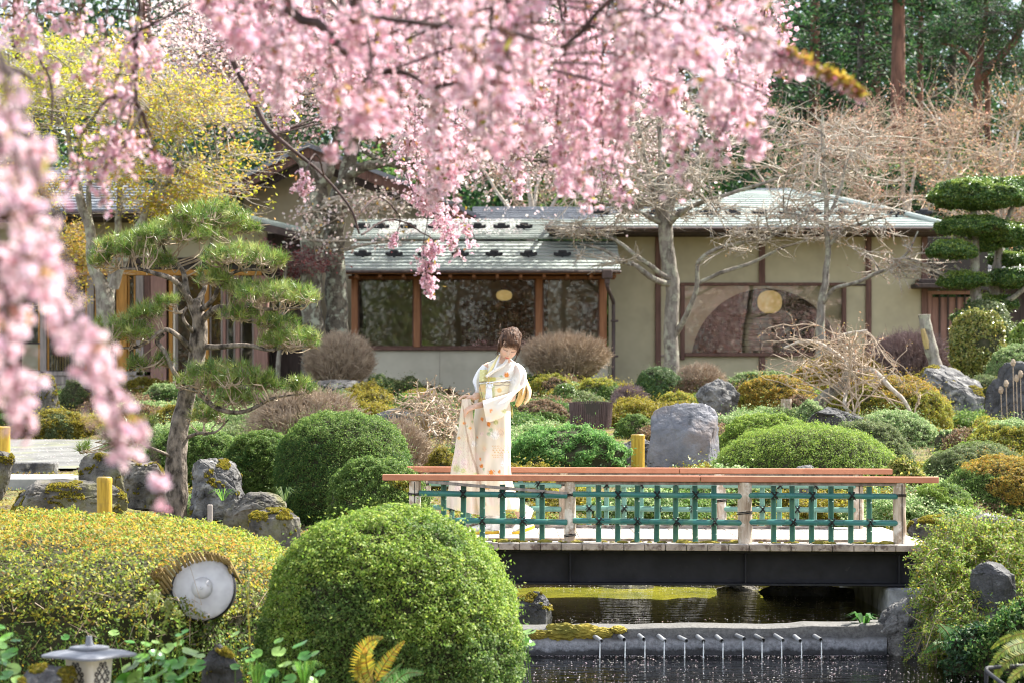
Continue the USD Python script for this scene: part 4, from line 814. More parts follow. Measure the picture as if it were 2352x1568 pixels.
bush('moss_mound', 'mossy brown lump behind the low brown hedge', 500, 600, 940, 31, 'moss', .6, .1, .9, .1, cat='moss', patch=('dull', 1.6, 0, .45))
bush('moss_mound', 'yellow moss hummock left of the brown weeping maple', 808, 905, 900, 35.5, 'moss', .6, .1, .9, .1, cat='moss')
bush('moss_mound', 'yellow moss cushion at the foot of the woman behind the rail', 975, 1052, 1030, 23.6, 'moss', .7, .1, .9, .12, cat='moss')
bush('leafy_shrub', 'bright green broad leaved shrub in the dark corner by the cherry trunk', 755, 806, 738, 44, 'lime', .6, .6, .9, .2, cat='shrub', size=.09, glossy=True)
# clipped leafless domes
bare('bare_azalea', 'tall leafless brown clipped dome left of the long window', 698, 860, 766, 42.5, 'twig_tan', 30, 2600, .62)
bare('bare_azalea', 'wide leafless grey dome on a short stem under the long window', 1197, 1400, 771, 43.5, 'twig_tan', 34, 3400, .72)
bare('bare_azalea', 'small leafless tan dome before the olive wall post', 1548, 1668, 834, 41, 'twig_tan', 20, 1600, .5)
bare('bare_azalea', 'smallest leafless pinkish dome beside the dark slatted bin', 1404, 1488, 885, 35.5, 'twig_purple', 14, 1300, .55)
bare('bare_azalea', 'long low leafless grey brown hedge dome behind the pine branch', 568, 842, 895, 27.5, 'twig_tan', 34, 3600, .4, .5)
bare('bare_azalea', 'low leafless brown shrub between the cushion bush and the mossy bed', 835, 990, 960, 23.8, 'twig_tan', 22, 2000, .4)
bare('bare_azalea', 'dark purple brown leafless dome before the plank gate', 1988, 2195, 762, 42, 'twig_purple', 30, 3400, .5)

# loose undergrowth that fills the slope between the clipped shrubs
rng = np.random.default_rng(451); ms = []
for k in range(150):
    D = 20.6 + 24 * rng.random() ** 1.1; px = rng.uniform(-60, 2420); x = XP(px, D)
    if (x < -4.4 and 25 < D < 32.2) or (px < 330 and D < 25.2): continue
    r = rng.uniform(.18, .5) * (.7 + D / 60); h = rng.uniform(.10, .30) * (.7 + D / 60); z = float(ground(x, D)); b = mound((x, D, z), (r * 1.3, r, h), 3, .95, .35, 3, k)
    kd = ['green', 'azalea', 'moss', 'dull', 'red', 'pale', 'yew', 'moss'][rng.integers(8)]
    ms.append(leafed(rng, b, kd, D, max(.024, D * 4.2 / FPX), 2.2, .10, spread=1.1, keep=.1))
obj('undergrowth', J(*ms), 'leaf', label='loose low undergrowth filling the slope between the clipped shrubs', cat='undergrowth', kind='stuff')
# ------------------------------------------------------------------ trees
def px_limb(pts, D, k=14, sides=8, wob=0, seed=0, kn=0.0):
    'a limb through (px, py, width in px[, extra depth]) points at the distance D'
    q = []
    for p in pts:
        d = D + (p[3] if len(p) > 3 else 0); q.append((*P(p[0], p[1], d), p[2] / 2 / FPX * D))
    return limb(q, k, sides, wob, seed, kn)
def px_line(pts, D, k=10):
    return smoothline([(*P(p[0], p[1], D + (p[3] if len(p) > 3 else 0)), p[2] / 2 / FPX * D) for p in pts], k)
def as_set(lines): return np.stack([l[:, :3] for l in lines]), np.stack([l[:, 3] for l in lines])

# --- the black pine
rng = np.random.default_rng(41); DPI = 21.0
pine = thing('black_pine', 'old Japanese black pine with a leaning scaly trunk and spread needle pads', 'pine tree', (P(408, 1180, DPI)[0], DPI, 0.0))
tr = [(404, 1200, 54), (406, 1100, 50), (407, 1040, 48, -.02), (416, 960, 44), (428, 905, 42), (450, 845, 39), (458, 790, 40), (460, 740, 36), (446, 702, 30), (440, 690, 24)]
tv, tf = px_limb(tr, DPI, 60, 22, .03, 3, .10)
obj('trunk', (tv, tf), 'pine_bark', pine, smooth=60)
LIM = {  # limbs: points, then the pads they carry (px, py, rx, ry, tufts)
 'a': ([(446, 705, 17), (425, 672, 14, -.1), (396, 642, 12, -.2), (350, 626, 10, -.2), (322, 620, 8, -.2), (270, 618, 5, -.15)], [(292, 578, 78, 30, 110), (345, 545, 40, 18, 40), (240, 605, 30, 18, 25)]),
 'b': ([(442, 698, 16), (430, 650, 13, .1), (413, 611, 11, .2), (392, 590, 8, .2), (372, 560, 6, .2), (380, 530, 4, .2)], [(420, 538, 120, 30, 150), (360, 600, 45, 20, 40)]),
 'c': ([(452, 700, 15), (470, 660, 12, .15), (462, 610, 10, .25), (485, 560, 8, .3), (492, 510, 5, .3)], [(488, 498, 92, 34, 140), (555, 520, 42, 16, 40), (430, 500, 40, 20, 40)]),
 'd': ([(455, 715, 15), (490, 690, 11, -.2), (505, 655, 10, -.3), (540, 625, 8, -.3), (600, 622, 6, -.3)], [(560, 598, 104, 26, 130), (640, 610, 30, 14, 25), (500, 645, 48, 20, 50)]),
 'e': ([(466, 730, 17), (500, 708, 14, -.2), (560, 712, 11, -.3), (620, 712, 8, -.35), (690, 708, 5, -.35)], [(640, 686, 105, 26, 150), (560, 670, 40, 18, 40), (560, 728, 50, 18, 35)]),
 'f': ([(470, 800, 15), (520, 792, 12, -.15), (575, 800, 10, -.25), (620, 806, 8, -.3), (660, 800, 5, -.3)], [(675, 786, 72, 26, 90), (640, 745, 55, 20, 45)]),
 'g': ([(448, 800, 14), (410, 775, 12, -.2), (380, 762, 10, -.25), (330, 790, 7, -.25), (280, 795, 5, -.25)], [(288, 768, 80, 36, 130), (352, 722, 46, 20, 50)]),
 'h': ([(428, 890, 14), (408, 858, 12, -.2), (378, 810, 11, -.25), (360, 785, 10, -.2), (378, 765, 8, -.2)], [(322, 838, 24, 18, 22), (378, 832, 24, 18, 22)]),
 'i': ([(425, 885, 15), (455, 900, 13, -.3), (500, 930, 12, -.4), (545, 942, 10, -.45), (600, 925, 8, -.5), (640, 915, 5, -.5), (700, 905, 3, -.5)], [(528, 872, 112, 34, 170), (625, 885, 40, 20, 40), (702, 892, 36, 18, 35), (560, 918, 50, 20, 40)]),
 'j': ([(428, 1010, 9), (460, 995, 7, -.2), (500, 985, 5, -.3), (525, 960, 3, -.3)], [(488, 955, 46, 26, 45)]),
 'k': ([(404, 1045, 10), (370, 1040, 7, -.2), (330, 1020, 5, -.3), (300, 1000, 3, -.3)], [(300, 1005, 60, 26, 50), (340, 975, 34, 20, 26), (205, 1030, 20, 12, 10)]),
 'l': ([(446, 760, 12), (425, 745, 9, -.25), (415, 725, 8, -.3), (425, 705, 7, -.3)], [(400, 700, 30, 14, 18)]),
}
tufts, twl = [], []
for key, (pts, pads) in LIM.items():
    obj('limb', px_limb(pts, DPI, 30, 9, .05, ord(key), .12), 'pine_bark', pine, smooth=60)
    L = px_line(pts, DPI, 24)
    for (cx_, cy_, rx_, ry_, n) in pads:
        n = int(n * 1.2); d = rng.normal(size=(n, 3)); d /= np.linalg.norm(d, axis=1, keepdims=True); d *= rng.random((n, 1)) ** .4
        d[:, 2] = np.abs(d[:, 2]) * 1.6 - .35
        off = P(cx_, cy_, DPI)
        zoff = np.interp(cx_, sorted([p[0] for p in pts]), [p[3] if len(p) > 3 else 0 for p in sorted(pts, key=lambda p: p[0])])
        s = DPI / FPX; C = off + [0, zoff, 0]
        tp = C + d * [rx_ * s, rx_ * s * .75, ry_ * s]; tufts.append(tp)
        hub = C + rng.normal(size=(max(4, n // 9), 3)) * [rx_ * s * .45, rx_ * s * .35, ry_ * s * .15] - [0, 0, ry_ * s * .45]
        for h in hub:
            j = L[np.argmin(((L[:, :3] - h) ** 2).sum(1)), :3]; mid = (j + h) / 2 + rng.normal(size=3) * .03 - [0, 0, .02]
            twl.append((smoothline([j, mid, h], 6), .0075, .004))
        for t in tp:
            h = hub[np.argmin(((hub - t) ** 2).sum(1))]; twl.append((smoothline([h, (h + t) / 2 + rng.normal(size=3) * .012 - [0, 0, .015], t], 6), .0042, .0022))
Pn = np.stack([a for a, _, _ in twl]); Rn = np.stack([np.linspace(b, c, 6) for _, b, c in twl])
obj('twigs', tubes(Pn, Rn, 4, False), 'twig_tan', pine, kind='stuff')
T = np.vstack(tufts); nt = len(T); nn = 22
ax = rng.normal(size=(nt, 3)) * .55 + [0, 0, 1.0]; ax /= np.linalg.norm(ax, axis=1, keepdims=True)
dirs = np.repeat(ax, nn, 0) * .75 + rng.normal(size=(nt * nn, 3)) * .62; dirs /= np.linalg.norm(dirs, axis=1, keepdims=True)
st = np.repeat(T, nn, 0) + dirs * .006 + np.repeat(ax, nn, 0) * rng.uniform(-.02, .025, (nt * nn, 1)); ln = rng.uniform(.05, .095, (nt * nn, 1)); sd = np.cross(dirs, rng.normal(size=(nt * nn, 3))); sd /= np.linalg.norm(sd, axis=1, keepdims=True)
V = np.stack([st - sd * .0026, st + sd * .0026, st + dirs * ln + [0, 0, .004]], 1).reshape(-1, 3); Fm = np.arange(nt * nn * 3).reshape(-1, 3)
col = np.repeat(pcol(rng, nt, 'pine', .15), nn, 0) * rng.uniform(.8, 1.2, (nt * nn, 1)); br = rng.random(nt * nn) < .04; col[br] = [.30, .19, .06]
obj('needles', (V, Fm, np.repeat(col, 3, 0)), 'glossy_leaf', pine, kind='stuff')

# --- generic crown: sprays of twigs with leaves, each spray fed by a limb from a trunk line
def crown(t, rng, trunks, sprays, barkm, twigm, leafm=None, kind=None, size=.05, per=6, D=None, ntw=14, flat=.35, up=.05, wl=1.0, tw=.006, lsp=1.0, asp=.6, col=None, leafn=5, ang=.8, trf=.55, frange=(.35, 1)):
    T = np.vstack([l[int(len(l) * frange[0]):int(max(2, len(l) * frange[1]))] for l in trunks]); lims, tws, tips = [], [], []
    for (c, r) in sprays:
        c = np.asarray(c, float); r = np.asarray(r, float)
        lower = T[:, 2] < c[2] + .3; cand = T if not lower.any() else T[lower]
        j = cand[np.argmin(((cand[:, :3] - c) ** 2).sum(1) + .15 * np.abs(cand[:, 2] - c[2]))]
        dv = c - j[:3]; mid = j[:3] + dv * .5 + rng.normal(size=3) * .08 * np.linalg.norm(dv) + [0, 0, .06 * np.linalg.norm(dv)]
        L = smoothline([j[:3], mid, c], 8); rr = np.linspace(min(j[3] * trf, .012 + .018 * np.linalg.norm(dv)), tw * 1.3, 8); lims.append((L, rr))
        k = ntw; e = c + rng.normal(size=(k, 3)) * r * .62
        s0 = L[rng.integers(3, 8, k)]; m_ = (s0 + e) / 2 + rng.normal(size=(k, 3)) * r * .12
        tws.append(np.stack([s0, s0 * .4 + m_ * .6, m_ * .5 + e * .5 + rng.normal(size=(k, 3)) * r * .05, e], 1))
    if len(lims) <= 60:
        for a, b in lims: obj('limb', tubes(a[None], b[None], 6), barkm, t, smooth=60)
    else: obj('limbs', tubes(np.stack([a for a, _ in lims]), np.stack([b for _, b in lims]), 6), barkm, t, smooth=60, kind='stuff')
    W = np.concatenate(tws); R = np.repeat(np.linspace(1.3, .7, 4)[None] * tw, len(W), 0)
    Q, RQ = grow(rng, W, R, per, -.5 * wl, ang, 4, up, .75, .2, 1.0, .25, flat, .5)
    obj('twigs', J(tubes(W, R, 4, False), tubes(Q, RQ, 3, False))[:2], twigm, t, kind='stuff')
    if leafm:
        n = len(Q); u = rng.uniform(.35, 1.05, (n, leafn)); a = np.clip((u * 3).astype(int), 0, 2); w = (u * 3 - a)[..., None]
        p = (Q[np.arange(n)[:, None], a] * (1 - w) + Q[np.arange(n)[:, None], a + 1] * w).reshape(-1, 3) + rng.normal(size=(n * leafn, 3)) * size * .8
        cc = pcol(rng, len(p), kind) if col is None else col(rng, p)
        obj('leaves' if kind != 'blossom' else 'blossoms', leaves(rng, p, np.tile([0, 0, 1.0], (len(p), 1)), size, cc, lsp, asp), leafm, t, kind='stuff')
    return Q
def spray_px(rng, n, x0, x1, y0, y1, D0, D1, r, f=.45):
    o = []
    for _ in range(n):
        d = rng.uniform(D0, D1); o.append((P(rng.uniform(x0, x1), rng.uniform(y0, y1), d), (r * rng.uniform(.7, 1.3), r * rng.uniform(.7, 1.3), r * f)))
    return o

# --- yellow maple on the left
rng = np.random.default_rng(51); DM = 36.5
maple = thing('maple', 'tall yellow green maple with pale forked trunks before the left house wing', 'maple tree', (P(235, 900, DM)[0], DM, .85))
mt = [[(232, 920, 44), (232, 830, 40), (240, 740, 42), (242, 690, 44), (228, 640, 30), (214, 600, 26), (204, 520, 24), (182, 440, 20), (165, 370, 14), (150, 280, 9)],
      [(246, 700, 30), (258, 640, 22, .3), (266, 590, 18, .4), (272, 540, 16, .4), (276, 420, 14, .4), (262, 330, 10, .4), (290, 240, 7, .4)],
      [(258, 660, 26, -.2), (295, 570, 22, -.3), (330, 490, 18, -.3), (362, 430, 15, -.3), (385, 370, 10, -.2), (430, 300, 7, -.1)],
      [(206, 520, 15, .1), (204, 450, 13, .2), (212, 390, 10, .3), (225, 300, 7, .3), (240, 200, 5, .3)],
      [(330, 490, 14, -.3), (385, 420, 11, -.5), (440, 380, 9, -.6), (520, 360, 6, -.6)]]
for l in mt: obj('trunk', px_limb(l, DM, 30, 10, .05, 7, .06), 'bark_grey', maple, smooth=60)
tl = [px_line(l, DM, 24) for l in mt]
SP = spray_px(rng, 28, -40, 330, 90, 330, DM - 2.2, DM + 2.2, .85, .3) + spray_px(rng, 22, 260, 600, 190, 430, DM - 2, DM + 2, .75, .3) + spray_px(rng, 12, 330, 560, 400, 520, DM - 1, DM + 1.5, .55, .3)
cm = lambda rng, p: np.where(((p[:, 0] > XP(250, DM)) & (rng.random(len(p)) < .6))[:, None], pcol(rng, len(p), 'maple2'), pcol(rng, len(p), 'maple'))
crown(maple, rng, tl, SP, 'bark_grey', 'twig_pale', 'leaf', 'maple', .062, 7, ntw=11, flat=.3, leafn=4, lsp=.75, tw=.0055, col=cm, frange=(.3, 1))
rng = np.random.default_rng(52)
om = thing('maple', 'small orange leaved maple sprays hanging before the upper wall of the left wing', 'maple tree', (P(150, 905, 38)[0], 38, .9))
ol = [[(172, 930, 12), (168, 850, 10), (160, 760, 9), (150, 680, 8), (140, 600, 6), (150, 540, 4)]]
for l in ol: obj('trunk', px_limb(l, 38, 16, 7, .05, 3), 'bark_dark', om)
crown(om, rng, [px_line(l, 38, 20) for l in ol], spray_px(rng, 13, 95, 250, 525, 690, 37.4, 38.4, .42, .3) + spray_px(rng, 6, 20, 130, 400, 460, 37.4, 39.5, .5, .3), 'bark_dark', 'twig_tan', 'leaf', 'maple2', .055, 6, ntw=9, flat=.3, leafn=4, lsp=.8, tw=.005, frange=(.2, 1))
rng = np.random.default_rng(53)
rm = thing('maple', 'dark red leaved young maple beside the cherry trunk', 'maple tree', (P(640, 900, 43)[0], 43, 1.05))
rl = [[(636, 900, 12), (640, 820, 11), (652, 740, 10), (646, 700, 8), (655, 640, 6), (664, 590, 4)]]
obj('trunk', px_limb(rl[0], 43, 16, 7, .05, 3), 'bark_grey', rm)
PAL['redm'] = ([(.16, .045, .05), (.24, .07, .07), (.11, .04, .05)], [.4, .3, .3])
crown(rm, rng, [px_line(rl[0], 43, 20)], spray_px(rng, 11, 600, 745, 560, 640, 42.4, 43.6, .38, .3), 'bark_grey', 'twig_purple', 'leaf', 'redm', .05, 5, ntw=7, flat=.3, leafn=3, tw=.005, frange=(.3, 1))

# --- old cherry before the gable
rng = np.random.default_rng(61); DC = 43.5
ch = thing('cherry_tree', 'old lichen covered cherry tree with two thick trunks left of the window block', 'cherry tree', (P(745, 900, DC)[0], DC, 1.1))
cl = [[(724, 900, 64), (722, 800, 54), (716, 690, 48), (714, 590, 50), (724, 500, 56), (728, 440, 46), (708, 400, 36), (690, 370, 24), (668, 345, 18), (640, 290, 13), (600, 230, 9), (560, 150, 6)],
      [(778, 900, 60, .3), (776, 800, 54, .3), (774, 690, 50, .3), (770, 590, 48, .3), (768, 500, 46, .3), (786, 440, 44, .3), (800, 390, 38, .3), (806, 340, 30, .3), (820, 240, 20, .3), (850, 120, 12, .3)],
      [(800, 400, 26, .2), (830, 384, 24, 0), (870, 376, 22, -.2), (930, 372, 19, -.3), (1000, 376, 15, -.4), (1060, 366, 10, -.4), (1120, 330, 7, -.4)],
      [(726, 440, 24), (760, 396, 20, -.2), (770, 330, 16, -.3), (800, 200, 10, -.4), (780, 80, 6, -.4)]]
for l in cl: obj('trunk', px_limb(l, DC, 36, 12, .08, 9, .10), 'bark_lichen', ch, smooth=60)
PAL['blos'] = ([(.78, .60, .61), (.82, .69, .68), (.68, .46, .48), (.42, .20, .15), (.85, .78, .77)], [.3, .3, .12, .06, .22])
PAL['blosw'] = ([(.80, .72, .68), (.74, .58, .56), (.50, .34, .12), (.85, .80, .76)], [.4, .25, .1, .25])
SPc = spray_px(rng, 50, 440, 900, -10, 250, DC - 3, DC + 4, 1.1, .6) + spray_px(rng, 44, 900, 1330, 60, 400, DC - 3, DC + 4, 1.1, .55) + spray_px(rng, 14, 1330, 1480, 260, 420, DC - 2, DC + 4, .9, .5)
Qc = crown(ch, rng, [px_line(l, DC, 30) for l in cl], SPc, 'bark_lichen', 'bark_dark', 'petal', 'blos', .065, 6, ntw=13, flat=.8, leafn=7, lsp=3, asp=.9, tw=.006, frange=(.55, 1))
crown(ch, rng, [px_line(cl[0], DC, 30)[:14], px_line(cl[1], DC, 30)[:14]], spray_px(rng, 10, 690, 960, 430, 560, DC - 1.6, DC - .6, .42, .5) + [(P(905, 465, DC - 1), (.4, .3, .2)), (P(960, 480, DC - 1), (.3, .3, .15)), (P(840, 470, DC - 1.2), (.4, .3, .2))], 'twig_pale', 'twig_pale', 'petal', 'blosw', .06, 4, ntw=5, flat=.7, leafn=3, lsp=3, asp=.9, tw=.006, frange=(.3, 1))

# --- bare trees before and behind the right block
def bare_tree(name, label, seed, lines, D, sprays, barkm, twigm, base, sizes=None, bud=None, ntw=14, per=8, wl=1.0, tw=.007, flat=.6, up=.08, group=None, budn=3, fr=(.4, 1), budsize=.03, ang=.65):
    rng = np.random.default_rng(seed); t = thing(name, label, 'tree', (*P(base[0], base[1], D)[:2], float(ground(P(base[0], base[1], D)[0], D))), group)
    for l in lines: obj('trunk' if l[0][2] > 18 else 'limb', px_limb(l, D, 26, 10 if l[0][2] > 18 else 7, .05, seed, .08), barkm, t, smooth=60)
    crown(t, rng, [px_line(l, D, 24) for l in lines], sprays(rng), barkm, twigm, 'leaf' if bud else None, bud, budsize, per, ntw=ntw, flat=flat, up=up, wl=wl, tw=tw, leafn=budn, asp=.45, frange=fr, ang=ang)
    return t
PAL['bud'] = ([(.42, .22, .17), (.50, .30, .22), (.34, .17, .14), (.45, .34, .22)], [.35, .3, .2, .15])
PAL['budo'] = ([(.46, .24, .12), (.50, .30, .16), (.38, .17, .10), (.40, .34, .14)], [.35, .3, .2, .15])
DT = 41.5
bare_tree('bare_tree', 'tall bare tree with a dark knotty trunk and fanning branches before the olive wall', 71,
  [[(1545, 900, 40), (1543, 830, 36), (1541, 740, 34), (1544, 660, 34), (1536, 600, 36), (1530, 550, 34), (1526, 500, 32), (1524, 470, 28), (1520, 380, 16), (1512, 280, 10), (1505, 160, 6)],
   [(1552, 765, 16), (1580, 720, 12, -.3), (1600, 660, 11, -.5), (1606, 600, 10, -.6), (1650, 570, 9, -.7), (1720, 555, 8, -.8), (1770, 545, 6, -.8), (1850, 500, 4, -.8)],
   [(1606, 650, 10, -.5), (1660, 628, 9, -.6), (1740, 600, 8, -.6), (1800, 568, 6, -.6), (1880, 545, 4, -.6)],
   [(1540, 655, 17), (1500, 640, 14, -.4), (1460, 612, 12, -.6), (1420, 600, 10, -.7), (1390, 575, 8, -.7), (1330, 560, 5, -.7)],
   [(1536, 640, 13, -.1), (1480, 600, 11, -.5), (1440, 570, 9, -.6), (1400, 545, 7, -.6), (1340, 530, 4, -.6)],
   [(1522, 500, 20), (1495, 430, 14, .1), (1450, 370, 10, .2), (1390, 320, 7, .3), (1320, 280, 5, .3)],
   [(1528, 500, 20), (1560, 430, 14, .1), (1610, 370, 11, .1), (1690, 330, 8, .1), (1780, 280, 5, .1)],
   [(1526, 490, 18), (1540, 400, 12, .3), (1560, 300, 9, .4), (1590, 200, 6, .5)],
   [(1524, 490, 16), (1490, 400, 11, -.2), (1470, 300, 8, -.3), (1440, 200, 5, -.3)],
   [(1530, 520, 16), (1580, 480, 12, -.4), (1660, 450, 9, -.6), (1760, 420, 7, -.7), (1850, 400, 5, -.8)],
   [(1526, 520, 15), (1470, 490, 11, -.3), (1400, 470, 8, -.4), (1320, 455, 5, -.4)]],
  DT, lambda r: spray_px(r, 46, 1310, 1800, 210, 440, DT - 1.6, DT + 1.6, .7, .8) + spray_px(r, 11, 1290, 1450, 510, 610, DT - 1.0, DT - .3, .42, .3) + spray_px(r, 14, 1600, 1880, 440, 580, DT - 1.2, DT - .4, .5, .4) + spray_px(r, 10, 1400, 1660, 440, 500, DT - .8, DT + .5, .5, .4),
  'bark_grey', 'twig_pale', (1545, 905), bud='budo', ntw=8, per=5, budn=1, budsize=.024, tw=.0085)
bare_tree('bare_tree', 'slim bare tree with a thin grey trunk right of the arched window', 72,
  [[(1880, 905, 24), (1884, 800, 22), (1884, 735, 20), (1888, 690, 18), (1898, 620, 15), (1902, 560, 13), (1898, 480, 12), (1892, 400, 10), (1890, 320, 8), (1888, 250, 5)],
   [(1888, 700, 13), (1920, 662, 10, -.3), (1975, 645, 9, -.5), (2050, 612, 7, -.6), (2090, 570, 5, -.6), (2110, 530, 3, -.6)],
   [(1905, 565, 10), (1935, 530, 9, -.2), (1985, 512, 7, -.3), (2060, 490, 4, -.3)],
   [(1900, 500, 9), (1930, 440, 8, .1), (1945, 380, 6, .2), (1990, 300, 4, .2)],
   [(1900, 520, 8), (1860, 500, 7, -.2), (1800, 490, 5, -.3)]],
  40.5, lambda r: spray_px(r, 12, 1990, 2135, 560, 640, 39.6, 40.2, .38, .35) + spray_px(r, 12, 1900, 2110, 470, 545, 39.8, 41, .42, .4) + spray_px(r, 20, 1800, 2050, 300, 440, 39.5, 41.5, .55, .7) + spray_px(r, 6, 1790, 1880, 470, 520, 40, 41, .35, .4),
  'bark_grey', 'twig_pale', (1880, 905), bud='bud', ntw=7, per=5, budn=3, budsize=.024, tw=.0085)
for k, (x0, x1, y0, y1, D, tx, bud_, lab) in enumerate([(1740, 2020, 250, 440, 53, 1850, 'bud', 'bare budding tree with pale branches behind the right roof ridge'), (1930, 2240, 300, 470, 55, 2080, 'bud', 'pinkish budding tree behind the right end of the roof'),
        (2080, 2420, 215, 420, 57, 2290, 'budo', 'wide salmon tinted budding tree at the upper right edge'), (2150, 2420, 330, 520, 50, 2300, 'budo', 'low rusty budding tree behind the cloud pruned tree'), (1040, 1400, 330, 470, 54, 1220, 'bud', 'grey bare tree behind the middle roof under the blossoms')]):
    bare_tree('bare_tree', lab, 80 + k, [[(tx, 900, 22), (tx - 5, 650, 18), (tx + 4, 520, 15), (tx - 6, 430, 10), (tx, 330, 6)], [(tx, 560, 10), (tx - 60, 470, 8), (tx - 120, 380, 5)], [(tx, 540, 11), (tx + 70, 440, 8), (tx + 110, 330, 5)], [(tx, 520, 10), (tx + 20, 400, 7, .6), (tx + 40, 300, 4, .8)]],
      D, lambda r: spray_px(r, 14, x0, x1, y0, y1, D - 2, D + 2, .9, .7), 'twig_pale', 'twig_tan', (tx, 900), bud=bud_, ntw=9, per=6, budn=4, fr=(.35, 1), tw=.011, budsize=.05, up=.14)
SEED[0] = 900
for lab, x0, x1, top, D, kd, g_ in [('yellow green shrub behind the middle roof below the blossoms', 1300, 1480, 418, 58, 'rhodo', 0), ('rusty brown undergrowth behind the cloud pruned tree', 2120, 2420, 430, 60, 'red', 0), ('brown undergrowth behind the roof right of the hip', 1880, 2150, 400, 61, 'red', 0)]:
    bush('undergrowth', lab, x0, x1, top, D, kd, .6, .5, .9, .25, cat='shrub', size=.10, cover=2.2, thick=.5)

# --- gnarled weeping maples
def weeper(label, seed, base, D, trunk, tips, nl, post=None):
    rng = np.random.default_rng(seed); t = thing('weeping_maple', label, 'maple tree', (*P(*base, D)[:2], float(ground(P(*base, D)[0], D))))
    for l in trunk: obj('trunk' if l[0][2] > 20 else 'limb', px_limb(l, D, 30, 9, .05, seed, .15), 'twig_pale' if l[0][2] < 22 else 'bark_grey', t, smooth=60)
    if post: obj('support_post', px_limb(post, D - .15, 6, 10, 0, 0), 'post_wood', t, smooth=50)
    tl = np.vstack([px_line(l, D, 20) for l in trunk[1:]]); W = []
    for _ in range(nl):
        j = tl[rng.integers(len(tl)), :3]; x, y = rng.uniform(tips[0], tips[1]), rng.uniform(tips[2], tips[3]); e = P(x, y, D + rng.uniform(-.7, .7)); d = e - j
        if np.linalg.norm(d) > 1.3: e = j + d * 1.3 / np.linalg.norm(d)
        m = (j + e) / 2 + [0, 0, .10 * rng.random()] + rng.normal(size=3) * .05; W.append(smoothline([j, m, e], 7))
    W = np.stack(W); W[:, 1:] += rng.normal(size=W[:, 1:].shape) * .022; R = np.repeat(np.linspace(.011, .005, 7)[None], nl, 0)
    Q, RQ = grow(rng, W, R, 5, .24, .9, 5, -.05, .7, .2, 1, .4, .8, .6); Q2, RQ2 = grow(rng, Q, RQ, 3, .10, .8, 3, .05, .8, .3, 1, .35, .8, .6)
    obj('twigs', J(tubes(W, R, 5, False), tubes(Q, RQ, 4, False), tubes(Q2, RQ2, 3, False))[:2], 'twig_tan', t, kind='stuff')
    p = Q2[:, -1]; obj('buds', leaves(rng, p, np.tile([0, 0, 1.], (len(p), 1)), .028, pcol(rng, len(p), 'budo'), 2, .4), 'leaf', t, kind='stuff')
weeper('leafless weeping maple with pale twisted branches over the yellow azalea', 91, (1815, 985), 30.6,
  [[(1800, 1010, 30), (1830, 965, 30, -.1), (1880, 925, 30), (1920, 895, 26), (1945, 870, 22)], [(1935, 880, 18), (1945, 840, 15), (1900, 800, 11), (1850, 785, 8), (1800, 800, 5)], [(1945, 860, 16), (2000, 850, 13, -.1), (2040, 880, 11, -.3), (2080, 930, 9, -.4), (2110, 990, 5, -.4)], [(1950, 850, 12), (1960, 815, 10, .2), (1930, 775, 7, .3), (1990, 760, 5, .3)], [(1950, 880, 10, -.2), (1940, 930, 8, -.4), (1975, 960, 5, -.5)]], (1735, 2110, 745, 900), 54, [(1806, 1000, 24), (1806, 915, 24)])
weeper('small leafless weeping maple with pale twisted branches left of the woman', 92, (1040, 1050), 26.5,
  [[(1046, 1075, 18), (1046, 1010, 16), (1040, 985, 15), (1010, 965, 13)], [(1020, 970, 10), (980, 955, 8), (940, 955, 6), (900, 945, 4)], [(1030, 975, 9), (1010, 930, 7), (980, 905, 5), (1010, 885, 3)], [(1015, 965, 8, -.2), (985, 975, 7, -.4), (1000, 1000, 5, -.5)], [(1040, 980, 8, .1), (1060, 950, 6, .1), (1075, 930, 4)]], (895, 1065, 895, 1035), 40)
# --- cut stump pole
sp = thing('tree_stump', 'cut grey tree stump pole with orange peeling bark before the gate', 'stump', P(2138, 860, 35))
obj('trunk', px_limb([(2150, 850, 30), (2142, 815, 30), (2130, 770, 30), (2124, 742, 28), (2122, 724, 30)], 35, 24, 12, .03, 4, .12), 'bark_grey', sp, smooth=50)
obj('cut_top', px_limb([(2122, 724.5, 27), (2122, 722.5, 27)], 35, 4, 12), 'post_wood', sp)
obj('peeled_bark', px_limb([(2131, 800, 11, -.09), (2124, 775, 13, -.09), (2119, 755, 11, -.09)], 35, 8, 8, .03, 8, .3), 'bamboo_tan', sp)

# --- cloud pruned tree
rng = np.random.default_rng(95); DP = 40.0
cp = thing('cloud_pruned_tree', 'cloud pruned evergreen tree with layered dark glossy pads at the right edge', 'tree', (P(2245, 860, DP)[0], DP, 1.0))
for l in [[(2250, 900, 30), (2246, 800, 26), (2243, 705, 24), (2238, 640, 22), (2240, 560, 18), (2236, 490, 16), (2232, 430, 10)], [(2300, 900, 30, .4), (2296, 760, 26, .4), (2290, 690, 26, .4), (2282, 650, 24, .4), (2292, 600, 20, .4), (2300, 540, 14, .4), (2330, 470, 10, .5)], [(2236, 648, 12), (2215, 630, 10, -.2), (2195, 610, 7, -.3)], [(2296, 690, 14, .3), (2330, 680, 12, .2), (2360, 650, 10, .1), (2380, 560, 8)], [(2240, 560, 9), (2200, 545, 7, -.1), (2175, 530, 5, -.2)]]:
    obj('trunk', px_limb(l, DP, 24, 10, .04, 5, .1), 'bark_grey', cp, smooth=60)
